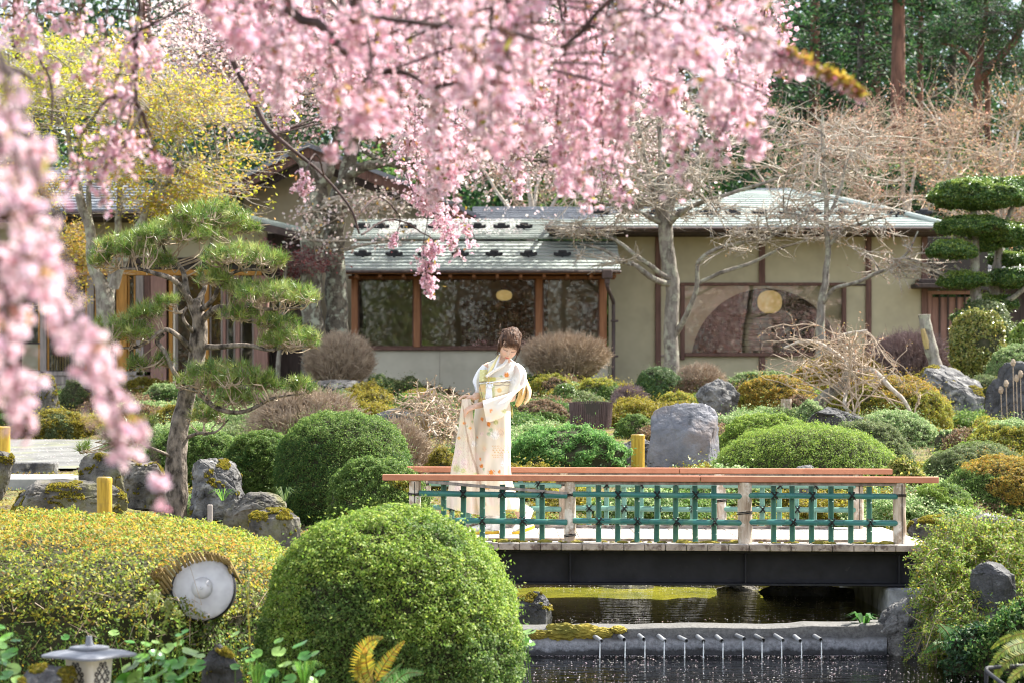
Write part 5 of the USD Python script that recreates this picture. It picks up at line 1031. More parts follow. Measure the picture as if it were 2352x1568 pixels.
for (cx_, cy_, rx_, ry_, dd) in [(2240, 455, 104, 46, -.1), (2345, 450, 70, 42, .5), (2235, 525, 88, 28, -.2), (2310, 545, 66, 34, .1), (2188, 580, 56, 26, -.5), (2262, 560, 40, 30, .2), (2215, 648, 58, 24, -.2), (2330, 645, 70, 28, .3), (2280, 700, 60, 24, .5), (2320, 600, 50, 20, .6), (2235, 735, 50, 26, .3)]:
    c = P(cx_, cy_, DP + dd); s = DP / FPX; b = mound(c, (rx_ * s, rx_ * s * .8, ry_ * s), 4, .9, .20, 2.6, int(cx_))
    b[0][:, 2] = np.where(b[0][:, 2] < c[2], c[2] + (b[0][:, 2] - c[2]) * .55, b[0][:, 2])
    pad = obj('foliage_pad', (c + (b[0] - c) * .9, b[1]), 'shrub_core', cp, smooth=True)
    obj('foliage', leafed(rng, b, 'yew', DP, .034, 3.6, .05, patch=('lime', 1.5, .5, .92)), 'glossy_leaf', pad, kind='stuff')

# --- evergreen wood behind
def conifer_mesh(seed, H, Rm, trunk_r, z0f=.22, dens=1.0, droop=-.25, bark='bark_red', pal='dark', ls=.16):
    rng = np.random.default_rng(seed); z = rng.uniform(z0f, .98, int(150 * dens)) * H; a = rng.uniform(0, 2 * np.pi, len(z)); L = Rm * (1.08 - z / H) ** .75 * rng.uniform(.6, 1.1, len(z))
    d = np.stack([np.cos(a), np.sin(a), 0 * a], 1); s = np.stack([0 * z, 0 * z, z], 1)
    B = np.stack([s, s + d * L[:, None] * .5 + [0, 0, .06] * L[:, None], s + d * L[:, None] + np.array([0, 0, droop]) * L[:, None]], 1); B = np.stack([smoothline(b, 6) for b in B])
    R = np.linspace(1, .25, 6)[None] * (.012 + .012 * L[:, None])
    u = rng.uniform(.22, 1.03, (len(z), 52)); i = np.clip((u * 5).astype(int), 0, 4); w = (u * 5 - i)[..., None]; k = np.arange(len(z))[:, None]
    p = B[k, i] * (1 - w) + B[k, i + 1] * w; sp_ = (L[:, None] * .20 * np.clip(1.25 - u, .2, 1))[..., None]
    p = (p + rng.normal(size=p.shape) * sp_ * [1, 1, .35]).reshape(-1, 3)
    return tubes(np.array([[[0, 0, -1], [0, 0, H * .4], [.05, 0, H * .75], [0, 0, H]]]), np.array([[trunk_r * 1.15, trunk_r * .8, trunk_r * .45, .02]]), 10), tubes(B, R, 4, False), leaves(rng, p, np.tile([0, 0, 1.], (len(p), 1)), ls, pcol(rng, len(p), pal), .7, .45)
def conifer(label, px, D, H, Rm, seed, tr=.22, **kw):
    x = XP(px, D); z = float(ground(x, D)); t = thing('conifer', label, 'conifer', (x, D, z)); a, b, c = conifer_mesh(seed, H, Rm, tr, **{k: v for k, v in kw.items() if k != 'bark'})
    o = np.array([x, D, z]); obj('trunk', (a[0] + o, a[1]), kw.get('bark', 'bark_red'), t, smooth=60); obj('limbs', (b[0] + o, b[1]), 'bark_dark', t, kind='stuff'); obj('foliage', (c[0] + o, c[1], c[2]), 'leaf', t, kind='stuff')
    return t
c1 = conifer('tall evergreen with the thick reddish trunk at the upper right', 2062, 60, 17, 2.6, 201, .24, z0f=.56)
c2 = conifer('evergreen with a thin dark trunk left of the thick reddish trunk', 1976, 64, 17, 2.8, 202, .15, bark='bark_dark', z0f=.42)
c3 = conifer('bushy dark evergreen in the upper left corner behind the maple', 330, 62, 15, 3.4, 203, .25, z0f=.05)
c4 = conifer('evergreen with a slim reddish trunk right of the thick reddish trunk', 2112, 68, 17, 2.3, 204, .13, z0f=.55)
c5 = conifer('dark evergreen just right of the blossoms at the top', 1870, 70, 18, 3.4, 205, .22, z0f=.15)
for src, lab, px, D, rz, s in [(c3, 'dark evergreen at the left edge behind the maple', 40, 64, 70, 1.05), (c3, 'dark evergreen behind the cherry crown left of the gable', 520, 66, 150, 1.1), (c5, 'dark evergreen seen through the gap left of the cherry trunk', 640, 60, 40, .8), (c3, 'dark evergreen hidden behind the blossoms above the gable', 880, 68, 200, 1.1),
        (c5, 'dark evergreen behind the blossoms above the middle roof', 1120, 66, 110, .95), (c3, 'dark evergreen behind the blossoms left of the bare tree', 1330, 70, 20, 1.1), (c5, 'dark evergreen behind the tall bare tree', 1560, 72, 300, 1.0), (c3, 'dark evergreen behind the hanging blossom tips at the right', 1740, 68, 250, 1.05), (c2, 'tall thin evergreen behind the reddish trunks', 2190, 74, 90, 1.05), (c5, 'dark evergreen in the upper left corner behind the front one', 190, 72, 210, 1.0), (c4, 'thin trunked evergreen near the upper right corner', 2252, 78, 130, 1.0), (c5, 'bushy evergreen standing left of the thick reddish trunk', 2010, 72, 33, .95), (c3, 'dark bushy evergreen low behind the salmon budding tree', 2330, 74, 80, .62), (c3, 'dark bushy evergreen low behind the pale bare branches', 1930, 66, 140, .58), (c5, 'dark evergreen between the reddish trunks and the red pine', 2145, 80, 190, .95)]:
    x = XP(px, D); instance(src, 'conifer', (x, D, float(ground(x, D))), rz, s, label=lab, cat='conifer')
rng = np.random.default_rng(211); rp = thing('red_pine', 'red pine with a curved trunk and open crown in the upper right corner', 'pine tree', (P(2240, 900, 62)[0], 62, 1.35))
RP = [[(2238, 900, 26), (2240, 600, 24), (2244, 330, 22), (2246, 180, 18), (2262, 60, 14), (2275, -60, 9)], [(2240, 190, 18), (2290, 140, 18, -.2), (2330, 95, 17, -.3), (2350, 30, 14, -.3), (2355, -60, 10, -.3)], [(2246, 150, 10), (2200, 110, 8), (2160, 100, 5)], [(2252, 900, 18, 1), (2268, 500, 16, 1), (2268, 300, 15, 1), (2262, 180, 12, 1), (2225, 140, 8, .8)]]
for l in RP: obj('trunk', px_limb(l, 62, 20, 9, .08, 5, .1), 'bark_red', rp, smooth=60)
crown(rp, rng, [px_line(l, 62, 24) for l in RP], spray_px(rng, 26, 2130, 2400, -60, 170, 60.5, 63.5, .8, .35), 'bark_dark', 'bark_dark', 'leaf', 'dark', .15, 5, ntw=8, flat=.5, leafn=8, lsp=1.5, asp=.2, tw=.012, frange=(.5, 1))
# far wood: one mass that nobody could count
rng = np.random.default_rng(221); ms, cs = [], []
for k in range(46):
    D = rng.uniform(82, 100); px = rng.uniform(-200, 2560); h = (rng.uniform(10.0, 15.0) if px > 1750 else rng.uniform(12, 20)); x = XP(px, D); z = float(ground(x, D))
    b = mound((x, D, z + h * .45), (rng.uniform(2.2, 3.6), 2.5, h * .58), 3, 1, .35, 3, k); p, nr = sample(rng, b, 5200); kk = (-p[:, 1] * nr[:, 1] > -.2 * 90) | (rng.random(len(p)) < .3); p, nr = p[kk], nr[kk]
    ms.append(leaves(rng, p + rng.normal(size=p.shape) * .35, nr, .30, pcol(rng, len(p), 'dark'), 1.2, .5))
obj('far_wood', J(*ms), 'leaf', label='dark evergreen wood closing the view behind the house', cat='wood', kind='stuff')
ms = []
for k in range(34):
    D = rng.uniform(56, 62); px = -150 + 2650 * (k + rng.random()) / 34; top = rng.uniform(330, 470); x = XP(px, D); z = float(ground(x, D)); h = ZP(top, D) - z
    b = mound((x, D, z + h * .45), (rng.uniform(1.2, 2.2), 1.3, h * .55), 3, 1, .3, 3, k + 60); p, nr = sample(rng, b, 5000); ms.append(leaves(rng, p + rng.normal(size=p.shape) * .22, nr, .17, pcol(rng, len(p), 'dark' if rng.random() < .75 else 'yew'), 1.2, .5))
obj('undergrowth_mass', J(*ms), 'leaf', label='dark leafy undergrowth at the edge of the wood behind the roofs', cat='undergrowth', kind='stuff')
# ------------------------------------------------------------------ foreground bank
rng = np.random.default_rng(301)
hd = thing('azalea_hedge', 'broad low yellow green azalea hedge on the left bank around the spotlight', 'hedge', (-3.0, 14.6, -.55))
hb = mound((-3.05, 14.6, -.27), (1.78, 1.95, .60), 5, .72, .05, 2.0, 4)
obj('dark_core', ((np.array([-3.05, 14.6, -.3]) + (hb[0] - [-3.05, 14.6, -.3]) * [.96, .95, .92]), hb[1]), 'shrub_core', hd, smooth=True)  # solid dark filler under the leaves, shade put into its colour
SC = P(467, 1350, 13.10)
v, f = hb; p, nr = sample(rng, hb, 190000); k = visible_first(rng, p, nr, .2) & (p[:, 0] > -4.3); p, nr = p[k], nr[k]
lum = meshkit.fbm(p * 6, 2, 3); fine = meshkit.noise(p * 17, 8); k = lum * .6 + fine * .4 + .25 * rng.random(len(p)) > .43; p, nr, lum, fine = p[k], nr[k], lum[k], fine[k]
p = p + nr * (rng.random((len(p), 1)) ** 1.5 * -.06 + .09 * (lum - .45)[:, None] + .06 * (fine - .4)[:, None])
q = np.stack([1176 + p[:, 0] / p[:, 1] * FPX, HOR + (EYE - p[:, 2]) / p[:, 1] * FPX], 1)
near = (np.hypot(p[:, 0] - SC[0], (p[:, 2] - SC[2])) < .215) & (p[:, 1] < SC[1] + .25) & (p[:, 2] > SC[2] - .040)       # the hole cut for the lamp
p, nr = p[~near], nr[~near]
cc = pcol(rng, len(p), 'azalea'); w = meshkit.fbm(p * 1.1, 3, 21) + (p[:, 2] - .1) * .3 > .60; cc[w] = pcol(rng, int(w.sum()), 'orange')
w = rng.random(len(p)) < .3; cc[w] = pcol(rng, int(w.sum()), 'lime'); w = (p[:, 2] + .25 * meshkit.fbm(p * 3, 3, 5) < -.02) & (rng.random(len(p)) < .75); cc[w] = pcol(rng, int(w.sum()), 'green')
obj('foliage', leaves(rng, p, nr + [0, 0, .35], .024, cc, .95, .5), 'leaf', hd, kind='stuff')
tw0, _ = sample(rng, hb, 2200); tk = (tw0[:, 2] < .0) & (tw0[:, 1] < 14); tw0 = tw0[tk]
obj('twigs', tubes(np.stack([tw0 + rng.normal(size=tw0.shape) * .02, tw0 + rng.normal(size=tw0.shape) * .03, tw0 + rng.normal(size=tw0.shape) * .07 + [0, -.02, .03]], 1), np.array([[.0022, .0018, .0012]]), 3, False), 'twig_tan', hd, kind='stuff')

# --- spotlight in a ring of bamboo tubes
sl_ = thing('garden_spotlight', 'round pale grey spotlight lens sunk in the yellow hedge', 'spotlight', SC)
ti = dict(rx=math.radians(78), rz=math.radians(-8))
lens = revolve([[.172, 0], [.168, .006], [.150, .012], [.11, .019], [.074, .023], [.0595, .0245], [.058, .030], [.05, .040], [.032, .048], [.012, .051], [.011, .053], [.002, .054]], 48)
mat('lens', {'g': ('texture_coordinate', {}), 'w': ('wave_texture', dict(wave_type='rings', rings_direction='spherical', scale=26.0, distortion=.3)), 'bu': ('bump', dict(strength=.06, distance=.003)), 'n': ('noise_texture', dict(scale=14.0, detail=4.0)), 'r': ('rgb_ramp', dict(ramp=[(.35, (.46, .46, .48)), (.65, (.58, .585, .60))])), 'p': ('principled_bsdf', dict(roughness=.28, specular_ior_level=.5, coat_weight=.3))},
    [('g.object', 'w.vector'), ('g.object', 'n.vector'), ('w.fac', 'bu.height'), ('bu.normal', 'p.normal'), ('n.fac', 'r.fac'), ('r.color', 'p.base_color')], 'p.BSDF')
obj('lens', xf(lens, **ti, t=SC), 'lens', sl_, smooth=40)
obj('rim', xf(revolve([[.1715, -.02], [.178, -.018], [.180, 0], [.176, .006], [.1725, .004], [.1715, -.02]], 48), **ti, t=SC), 'black_paint', sl_, smooth=40)
obj('housing', xf(revolve([[.17, -.018], [.165, -.08], [.13, -.16], [.05, -.20], [.001, -.20]], 32), **ti, t=SC), 'black_paint', sl_, smooth=40)
bs = thing('bamboo_screen', 'ragged fence of cut bamboo tubes around the spotlight', 'bamboo screen', SC + [-.1, .05, -.1])
TUB = [(1165, 525), (1195, 540), (1222, 552), (1257, 560), (1290, 542), (1320, 515), (1343, 484), (1350, 430), (1315, 415), (1280, 420), (1255, 403), (1268, 377), (1300, 350), (1330, 340), (1365, 385), (1335, 388), (1350, 352), (1383, 350), (1418, 325), (1453, 295), (1500, 272), (1545, 240), (1585, 228), (1618, 204), (1658, 203), (1696, 196), (1732, 193), (1782, 189), (1815, 193), (1850, 197), (1880, 206), (1912, 208), (1947, 235), (1978, 243), (2003, 260), (2022, 280), (2028, 322), (2022, 358), (2063, 357)]
for i, (a, b) in enumerate(TUB):
    px, py = (60 + a / 4.055) / 1.0629, (1300 + b / 4.055) / 1.0629; e = P(px, py, 13.07 - .04 * (i < 16)); r = .0085 * rng.uniform(.88, 1.12)
    ax = np.array([.28 + (.10 if i < 20 else 0) + rng.uniform(-.05, .05), .85, -.75]); ax /= np.linalg.norm(ax); L = rng.uniform(.09, .14) if i > 4 else .07
    rr = np.array([r, r, r * 1.08, r, r]); tt = np.array([0, .45, .48, .51, 1]) * L
    outer = tubes((e + ax * tt[:, None])[None], rr[None], 12, cap=False); inner = tubes((e + ax * np.array([0, .03, .05])[:, None])[None], np.array([[r * .74, r * .7, .0005]]), 12, cap=False)
    n = 12; ringv = np.vstack([outer[0][:n], inner[0][:n]]); ringf = quads(np.array([[j, (j + 1) % n, n + (j + 1) % n, n + j] for j in range(n)]))
    obj('bamboo_tube', J((outer[0], outer[1]), (inner[0], inner[1]), (ringv, ringf))[:2], 'bamboo_tan', bs, smooth=40)

# --- lantern
LC = np.array([-1.81, 10.35, -.062]); la = math.radians(10)
lan = thing('garden_lantern', 'white tapered garden lantern with a grey square cap and black scroll ornaments', 'lantern', (LC[0], LC[1], -.62))
def sqring(h, z, n=48, ex=.36, bow=0.0):
    t = np.arange(n) * 2 * np.pi / n; c, s = np.cos(t), np.sin(t)
    r = 1 / (np.abs(c) ** (2 / ex) + np.abs(s) ** (2 / ex)) ** (ex / 2); x, y = r * c * h, r * s * h
    rad = np.hypot(x, y) / h - 1; a = la + math.radians(45) - math.radians(0); ca, sa = math.cos(a), math.sin(a)
    return np.stack([LC[0] + ca * x - sa * y, LC[1] + sa * x + ca * y, LC[2] + z - bow * np.maximum(rad, 0)], 1)
H_ = .162
capm = loft(np.stack([sqring(.002, .028, ex=.5), sqring(H_ * .45, .026), sqring(H_ * .8, .019, bow=.005), sqring(H_ * .985, .010, bow=.012), sqring(H_, .007, bow=.014), sqring(H_ * .99, -.001, bow=.014), sqring(H_ * .8, -.001, bow=.005), sqring(.002, .0, ex=.5)]))
obj('cap', capm, 'lamp_grey', lan, smooth=50)
obj('cap_tier', loft(np.stack([sqring(.002, .044, ex=.5), sqring(.05, .043), sqring(.0665, .039), sqring(.068, .036), sqring(.067, .028), sqring(.002, .028, ex=.5)])), 'lamp_grey', lan, smooth=50)
obj('finial', revolve([[.001, .085], [.011, .0845], [.0125, .081], [.0125, .072], [.017, .052], [.019, .046], [.016, .042], [.001, .042]], 20, LC), 'lamp_grey', lan, smooth=50)
bodyr = lambda z: .083 - .018 * min(1, max(0, (-z) / .22)) + (.03 * max(0, (-z - .30) / .2))
zs = [-.004, -.03, -.08, -.14, -.20, -.26, -.34, -.42, -.52, -.60]
obj('body', loft(np.stack([sqring(.002, -.004, ex=.5)] + [sqring(bodyr(z), z, ex=.42) for z in zs])), 'lamp_white', lan, smooth=50)
def ornament(face, u0, z0, s):
    'scroll lozenge on a face: bars and curls'
    cur = [[(-.5, 0), (0, .72), (.5, 0), (0, -.72), (-.5, 0)], [(-.28, .36), (.28, -.36)], [(-.28, -.36), (.28, .36)]]
    for sx_ in (-1, 1):
        for sz_ in (-1, 1):
            cur.append([(sx_ * .06, sz_ * .68), (sx_ * .10, sz_ * .92), (sx_ * .24, sz_ * .98), (sx_ * .30, sz_ * .84), (sx_ * .20, sz_ * .76)]); cur.append([(sx_ * .46, sz_ * .06), (sx_ * .62, sz_ * .10), (sx_ * .66, sz_ * .26), (sx_ * .54, sz_ * .34), (sx_ * .46, sz_ * .24)])
            cur.append([(sx_ * .25, sz_ * .38), (sx_ * .42, sz_ * .44), (sx_ * .46, sz_ * .60), (sx_ * .34, sz_ * .68), (sx_ * .26, sz_ * .58)])
    a = la + face; nrm = np.array([math.cos(a), math.sin(a), 0]); tg = np.array([-math.sin(a), math.cos(a), 0]); out = []
    for c in cur:
        c = np.array(c); q = smoothline(np.hstack([c, np.zeros((len(c), 1))]), 24) if len(c) == 5 and abs(c[0] - c[-1]).sum() > 0 else np.hstack([c, np.zeros((len(c), 1))])
        if len(q) < 24: q = np.array([np.interp(np.linspace(0, len(q) - 1, 24), np.arange(len(q)), q[:, m_]) for m_ in range(3)]).T
        w = np.array([LC + tg * (u0 + x * s) + [0, 0, z0 + z * s] + nrm * (bodyr(z0 + z * s) + .0005) for x, z, _ in q]); out.append(tubes(w[None], np.full((1, 24), .0030), 6))
    return J(*out)[:2]
for fa in (-math.pi / 2 - math.pi / 4, -math.pi / 4):
    obj('scroll_ornament', ornament(fa, 0, -.085, .062), 'black_paint', lan)

# --- round leaved plants, flower stalks, ferns
def round_leaf(c, r, nrm, seed):
    g = np.random.default_rng(seed); n = 18; a = np.linspace(.22, 2 * np.pi - .22, n) + g.uniform(0, 6.28); nrm = np.asarray(nrm, float) / np.linalg.norm(nrm)
    u = np.cross(nrm, [.3, .9, .1]); u /= np.linalg.norm(u); w = np.cross(nrm, u); wav = 1 + .05 * np.sin(a * 5 + seed); v = [np.zeros(3)]
    for rad, dz in ((.55, -.07), (1.0, .05)):
        v += [r * rad * wav[i] * (u * math.cos(a[i]) + w * math.sin(a[i])) + nrm * r * (dz + .05 * math.sin(a[i] * 3 + seed)) for i in range(n)]
    f = [[0, 1 + i, 2 + i] for i in range(n - 1)] + [[1 + i, 1 + n + i, 2 + n + i] for i in range(n - 1)] + [[1 + i, 2 + n + i, 2 + i] for i in range(n - 1)]
    return np.asarray(c) + np.array(v), np.array(f)
def coltsfoot(label, spots, D, seed, base=None):
    g = np.random.default_rng(seed); px = np.mean([s[0] for s in spots]); t = thing('round_leaf_plant', label, 'plant', (*P(px, 1600, D)[:2], -.6))
    for i, (x, y, r) in enumerate(spots):
        d = D + g.uniform(-.15, .15) - (y - 1480) * .0012; c = P(x, y, d); nr = np.array([g.uniform(-.45, .45), -.45 + g.uniform(-.3, .4), .8]); rr = r / FPX * d
        m = round_leaf(c, rr, nr, seed + i); col = np.array([(.06, .20, .028), (.09, .26, .035), (.14, .31, .05), (.21, .35, .085)][g.integers(4)]) * g.uniform(.85, 1.15)
        ct = np.tile(col, (len(m[0]), 1)); ct[0] *= .8; ct[19:] = ct[19:] * 1.12
        l = obj('leaf', (m[0], m[1], ct), 'glossy_leaf', t, smooth=True)
        foot = np.array([c[0] + g.uniform(-.05, .05), d + .05, -.62]); q = smoothline([foot, (foot * .4 + c * .6) + [g.uniform(-.02, .02), .01, 0], c], 7)
        obj('leaf_stalk', tubes(q[None], np.full((1, 7), .0022), 5, tint=(.14, .25, .05)), 'leaf', l, smooth=True)
    return t
sp_ = lambda L: [((60 + a / 4.055) / 1.0629, (1300 + b / 4.055) / 1.0629, r / 4.31 * 1.12) for a, b, r in L]
coltsfoot('clump of big round glossy leaves right of the white lantern', sp_([(1160, 1235, 78), (1310, 1205, 78), (1560, 990, 66), (1530, 1090, 50), (1670, 1190, 105), (1710, 1310, 80), (1530, 1285, 80), (1450, 1310, 75), (1590, 1400, 100), (1330, 1400, 88), (1050, 1320, 90), (1090, 1425, 80), (1000, 1445, 85), (950, 1480, 60), (1220, 1480, 85), (1440, 1420, 60), (1180, 1350, 70), (1260, 1300, 60), (1480, 1470, 80), (1380, 1290, 55), (1420, 1140, 60), (1200, 1100, 45), (1300, 1080, 40), (1640, 1280, 60), (1100, 1480, 60)]), 10.6, 11)
coltsfoot('round leaved plant at the left picture edge beside the lantern', [(-4, 1480, 22), (14, 1462, 20), (22, 1500, 22), (8, 1520, 20), (30, 1535, 18), (10, 1550, 22), (36, 1470, 13), (-8, 1440, 20), (40, 1560, 15), (-2, 1505, 20)], 10.4, 61)
coltsfoot('smaller round leaved plant at the foot of the big round bush', [(x_, y_, r_) for x_, y_, r_ in [(560, 1490, 13), (590, 1500, 14), (575, 1515, 12), (640, 1495, 17), (688, 1480, 21), (700, 1505, 17), (722, 1500, 14), (655, 1525, 16), (690, 1535, 20), (625, 1545, 16), (605, 1560, 15), (580, 1545, 13), (665, 1560, 18), (735, 1545, 14), (540, 1530, 12), (548, 1555, 13), (640, 1470, 12), (715, 1562, 16)]], 10.9, 81)
coltsfoot('single large upright round leaf standing beside the weir and the round bush', [(1210, 1452, 22), (1199, 1472, 19), (1216, 1475, 14)], 13.6, 121)
coltsfoot('dark round leaves growing out of the hedge foot behind the lantern', [(262, 1452, 13), (298, 1473, 12), (150, 1462, 10), (540, 1455, 12)], 12.2, 131)
def stalk(label, pts, D, seed, head=True, col=(.26, .34, .07)):
    g = np.random.default_rng(seed); t = thing('flower_stalk', label, 'flower stalk', P(pts[0][0], 1590, D)); q = px_line([(a, b, 3.6) for a, b in pts], D, 14)
    obj('stem', tubes(q[None, :, :3], np.linspace(.0036, .0024, 14)[None], 6, tint=col), 'leaf', t, smooth=True)
    n = 46 if head else 14; base = q[-1, :3] + g.normal(size=(n, 3)) * [.006, .006, .012]; d = g.normal(size=(n, 3)) + [0, 0, .7]; d /= np.linalg.norm(d, axis=1, keepdims=True); e = base + d * g.uniform(.02, .045, (n, 1))
    obj('flower_head', J(tubes(np.stack([base, (base + e) / 2, e], 1), np.array([[.0012, .0012, .0022]]), 4, tint=(.30, .36, .10)), leaves(g, e, d, .012, palette(g, n, [(.42, .44, .22), (.55, .55, .38)]), .5, .5)), 'leaf', t, kind='stuff')
    m = 9; u = g.uniform(3, 12, m).astype(int); b = q[u, :3]; obj('bracts', leaves(g, b + g.normal(size=(m, 3)) * .006, np.tile([0, -.6, .6], (m, 1)), .035, palette(g, m, [(.20, .30, .05), (.32, .38, .10)]), .6, .3), 'leaf', t, kind='stuff')
stalk('tall pale flower stalk with a starry head left of the hedge spotlight', [(327, 1545), (333, 1480), (344, 1400), (352, 1375)], 10.5, 5)
stalk('leaning flower stalk with a starry head in the round leaves', [(350, 1530), (362, 1490), (378, 1430), (386, 1396)], 10.45, 6)
stalk('slim budless stalk right of the two starry flower heads', [(406, 1500), (410, 1450), (414, 1410)], 10.7, 7, False)
stalk('yellow stalk before the big round bush', [(574, 1480), (572, 1440), (570, 1395), (567, 1350)], 10.9, 8, False, (.42, .36, .07))
def fern(label, crown_px, D, fronds, seed, cols, npn=17, wd=.20):
    g = np.random.default_rng(seed); t = thing('fern', label, 'fern', P(*crown_px, D))
    for i, pts in enumerate(fronds):
        q = smoothline([(*P(a, b, D + (c if True else 0)), 0) for a, b, c in pts], npn * 2 + 2)[:, :3]; L = np.linalg.norm(q[1:] - q[:-1], axis=1).sum(); T = np.gradient(q, axis=0); T /= np.linalg.norm(T, axis=1, keepdims=True)
        N = np.array([.1, -.8, .5]); V, Fm = [], []
        for k in range(3, len(q) - 1):
            s = (len(q) - k) / len(q); wl = L * wd * (s ** .75) * (1 - .5 * (k < 6)); side = np.cross(T[k], N); side /= np.linalg.norm(side)
            for sg in (-1, 1):
                e = q[k] + sg * side * wl + T[k] * wl * .45 + g.normal(size=3) * wl * .05 - [0, 0, wl * .10]; h = L / len(q) * .48; b = len(V); m_ = q[k] * .45 + e * .55
                V += [q[k] - T[k] * h, q[k] + T[k] * h, m_ + T[k] * h * 1.0, e, m_ - T[k] * h * .9]; Fm += [[b, b + 1, b + 2], [b, b + 2, b + 4], [b + 4, b + 2, b + 3]]
        V = np.array(V); c = np.repeat(palette(g, len(V) // 5, cols), 5, 0); st_ = tubes(q[None], np.linspace(.003, .0012, len(q))[None], 5, tint=(.25, .17, .05))
        obj('frond', J((V, np.array(Fm), c), st_), 'leaf', t)
fern('golden yellow dying fern at the foot of the big round bush', (850, 1575), 11.6, [[(850, 1585, 0), (830, 1540, -.05), (832, 1495, -.1), (852, 1470, -.12), (880, 1462, -.12)], [(860, 1575, 0), (846, 1540, -.1), (842, 1500, -.15), (868, 1470, -.2)], [(860, 1570, 0), (880, 1530, 0), (905, 1495, 0), (930, 1470, .0)], [(845, 1575, 0), (830, 1560, -.1), (822, 1540, -.15), (824, 1505, -.2)]], 3, [(.30, .23, .025), (.36, .30, .035), (.20, .22, .035), (.24, .14, .025)])
fern('dark green fern frond beside the golden fern', (885, 1590), 11.5, [[(880, 1600, 0), (905, 1570, -.1), (935, 1545, -.15), (975, 1545, -.2)], [(890, 1595, 0), (920, 1580, -.1), (960, 1572, -.2)], [(870, 1590, 0), (890, 1555, 0), (925, 1520, 0)]], 4, [(.05, .13, .03), (.09, .18, .05), (.13, .20, .08)])
fern('drooping yellow green fern fronds over the dark pipe in the lower right corner', (2420, 1520), 12.2, [[(2420, 1520, 0), (2370, 1475, 0), (2310, 1490, -.1), (2262, 1545, -.15)], [(2430, 1540, 0), (2360, 1500, 0), (2300, 1530, -.1), (2285, 1575, -.1)], [(2420, 1500, 0), (2370, 1455, 0), (2310, 1465, 0), (2275, 1490, 0)], [(2430, 1560, 0), (2380, 1530, -.1), (2330, 1550, -.15), (2310, 1590, -.2)]], 5, [(.20, .26, .03), (.30, .33, .05), (.14, .20, .03)], 20, .12)
fern('small ferns hanging from the right bank over the pond', (2160, 1480), 15.6, [[(2150, 1425, 0), (2175, 1450, -.1), (2190, 1480, -.1), (2195, 1510, -.1)], [(2165, 1430, 0), (2200, 1450, -.1), (2225, 1490, -.1)], [(2180, 1470, 0), (2150, 1480, -.1), (2120, 1500, -.1)]], 6, [(.05, .15, .03), (.09, .20, .04)])
pr = thing('pipe_rail', 'dark bent metal pipe rail in the lower right corner', 'rail', P(2300, 1580, 12))
obj('pipe', limb([(*P(2420, 1523, 12.3), .010), (*P(2340, 1528, 12.2), .010), (*P(2275, 1532, 12.05), .010), (*P(2266, 1536, 12.0), .010), (*P(2272, 1545, 11.95), .010), (*P(2330, 1590, 11.6), .010), (*P(2360, 1620, 11.4), .010)], 30, 10), 'black_paint', pr, smooth=True)
obj('leg', limb([(*P(2266, 1536, 12.0), .010), (*P(2264, 1600, 12.0), .010), (*P(2264, 1700, 12.0), .010)], 6, 10), 'black_paint', pr, smooth=True)

# --- right bank: trailing evergreen over the rocks
rng = np.random.default_rng(331)
tb = thing('trailing_shrub', 'trailing small leaved evergreen hanging over the rocks on the right bank', 'shrub', (P(2260, 1500, 16)[0], 16, -.7))
W = []
for _ in range(420):
    x, y = rng.uniform(2120, 2430), rng.uniform(1215, 1470); x = max(x, 2110 + (1300 - y) * .35 if y < 1300 else 2120); d = 16.6 - (y - 1215) / 300 * .9 + rng.uniform(-.2, .2); s = P(x, y, d)
    x += 22; s = P(x, y, d); q = np.array([rng.uniform(-.19, .20), rng.uniform(-.26, .0), rng.uniform(-.30, .05)]); W.append(smoothline([s, s + q * .5 + [0, -.05, .07], s + q], 6))
W = np.stack(W); R = np.repeat(np.linspace(.006, .003, 6)[None], len(W), 0); Q, RQ = grow(rng, W, R, 7, .17, .8, 5, -.06, .7, .1, 1, .25, .7, .5)
obj('twigs', J(tubes(W, R, 4, False), tubes(Q, RQ, 3, False))[:2], 'twig_tan', tb, kind='stuff')
p = (Q[:, :, None] + rng.normal(size=(len(Q), 5, 9, 3)) * .014).reshape(-1, 3); obj('foliage', leaves(rng, p, np.tile([0, -.3, .9], (len(p), 1)), .021, np.where((rng.random(len(p)) < .3)[:, None], pcol(rng, len(p), 'azalea'), pcol(rng, len(p), 'lime')), .8, .5), 'leaf', tb, kind='stuff')
for k, (a, b, c, D, kd, lab) in enumerate([(2240, 2440, 1400, 15.2, 'yew', 'dark green bush filling the lower right bank'), (2175, 2330, 1440, 15.3, 'dark', 'shaded dark shrub at the foot of the right bank above the water')]):
    bush('bank_shrub', lab, a, b, c, D, kd, .6, .2, .95, .5, size=.03, base=-.75, thick=.16, cover=2.6, fs=3.5)
# --- posts, bin, stake
def post(label, a, b, y0, y1, D, m='bamboo_yellow'):
    x0, x1 = XP(a, D), XP(b, D); r = (x1 - x0) / 2; zt = ZP(y0, D); zb = min(ZP(y1, D), float(ground((x0 + x1) / 2, D)) - .05); t = thing('bamboo_post', label, 'post', ((x0 + x1) / 2, D, zb))
    obj('post', revolve([[r * .97, zb], [r * .97, zt - .05], [r, zt - .045], [r, zt - .012], [r * .9, zt - .004]], 22, ((x0 + x1) / 2, D, 0)), m, t, smooth=40); obj('cap', revolve([[r * .9, zt - .004], [r * .84, zt], [.001, zt + .001]], 22, ((x0 + x1) / 2, D, 0)), 'bamboo_tan', t, smooth=40)
post('yellow bamboo post behind the yellow hedge before the long flat rock', 222, 258, 1094, 1180, 18.4)
post('yellow bamboo post left of the upright blue grey boulder', 1449, 1481, 996, 1085, 24.9)
post('yellow bamboo post at the left edge beside the path', -12, 24, 978, 1045, 24.6)
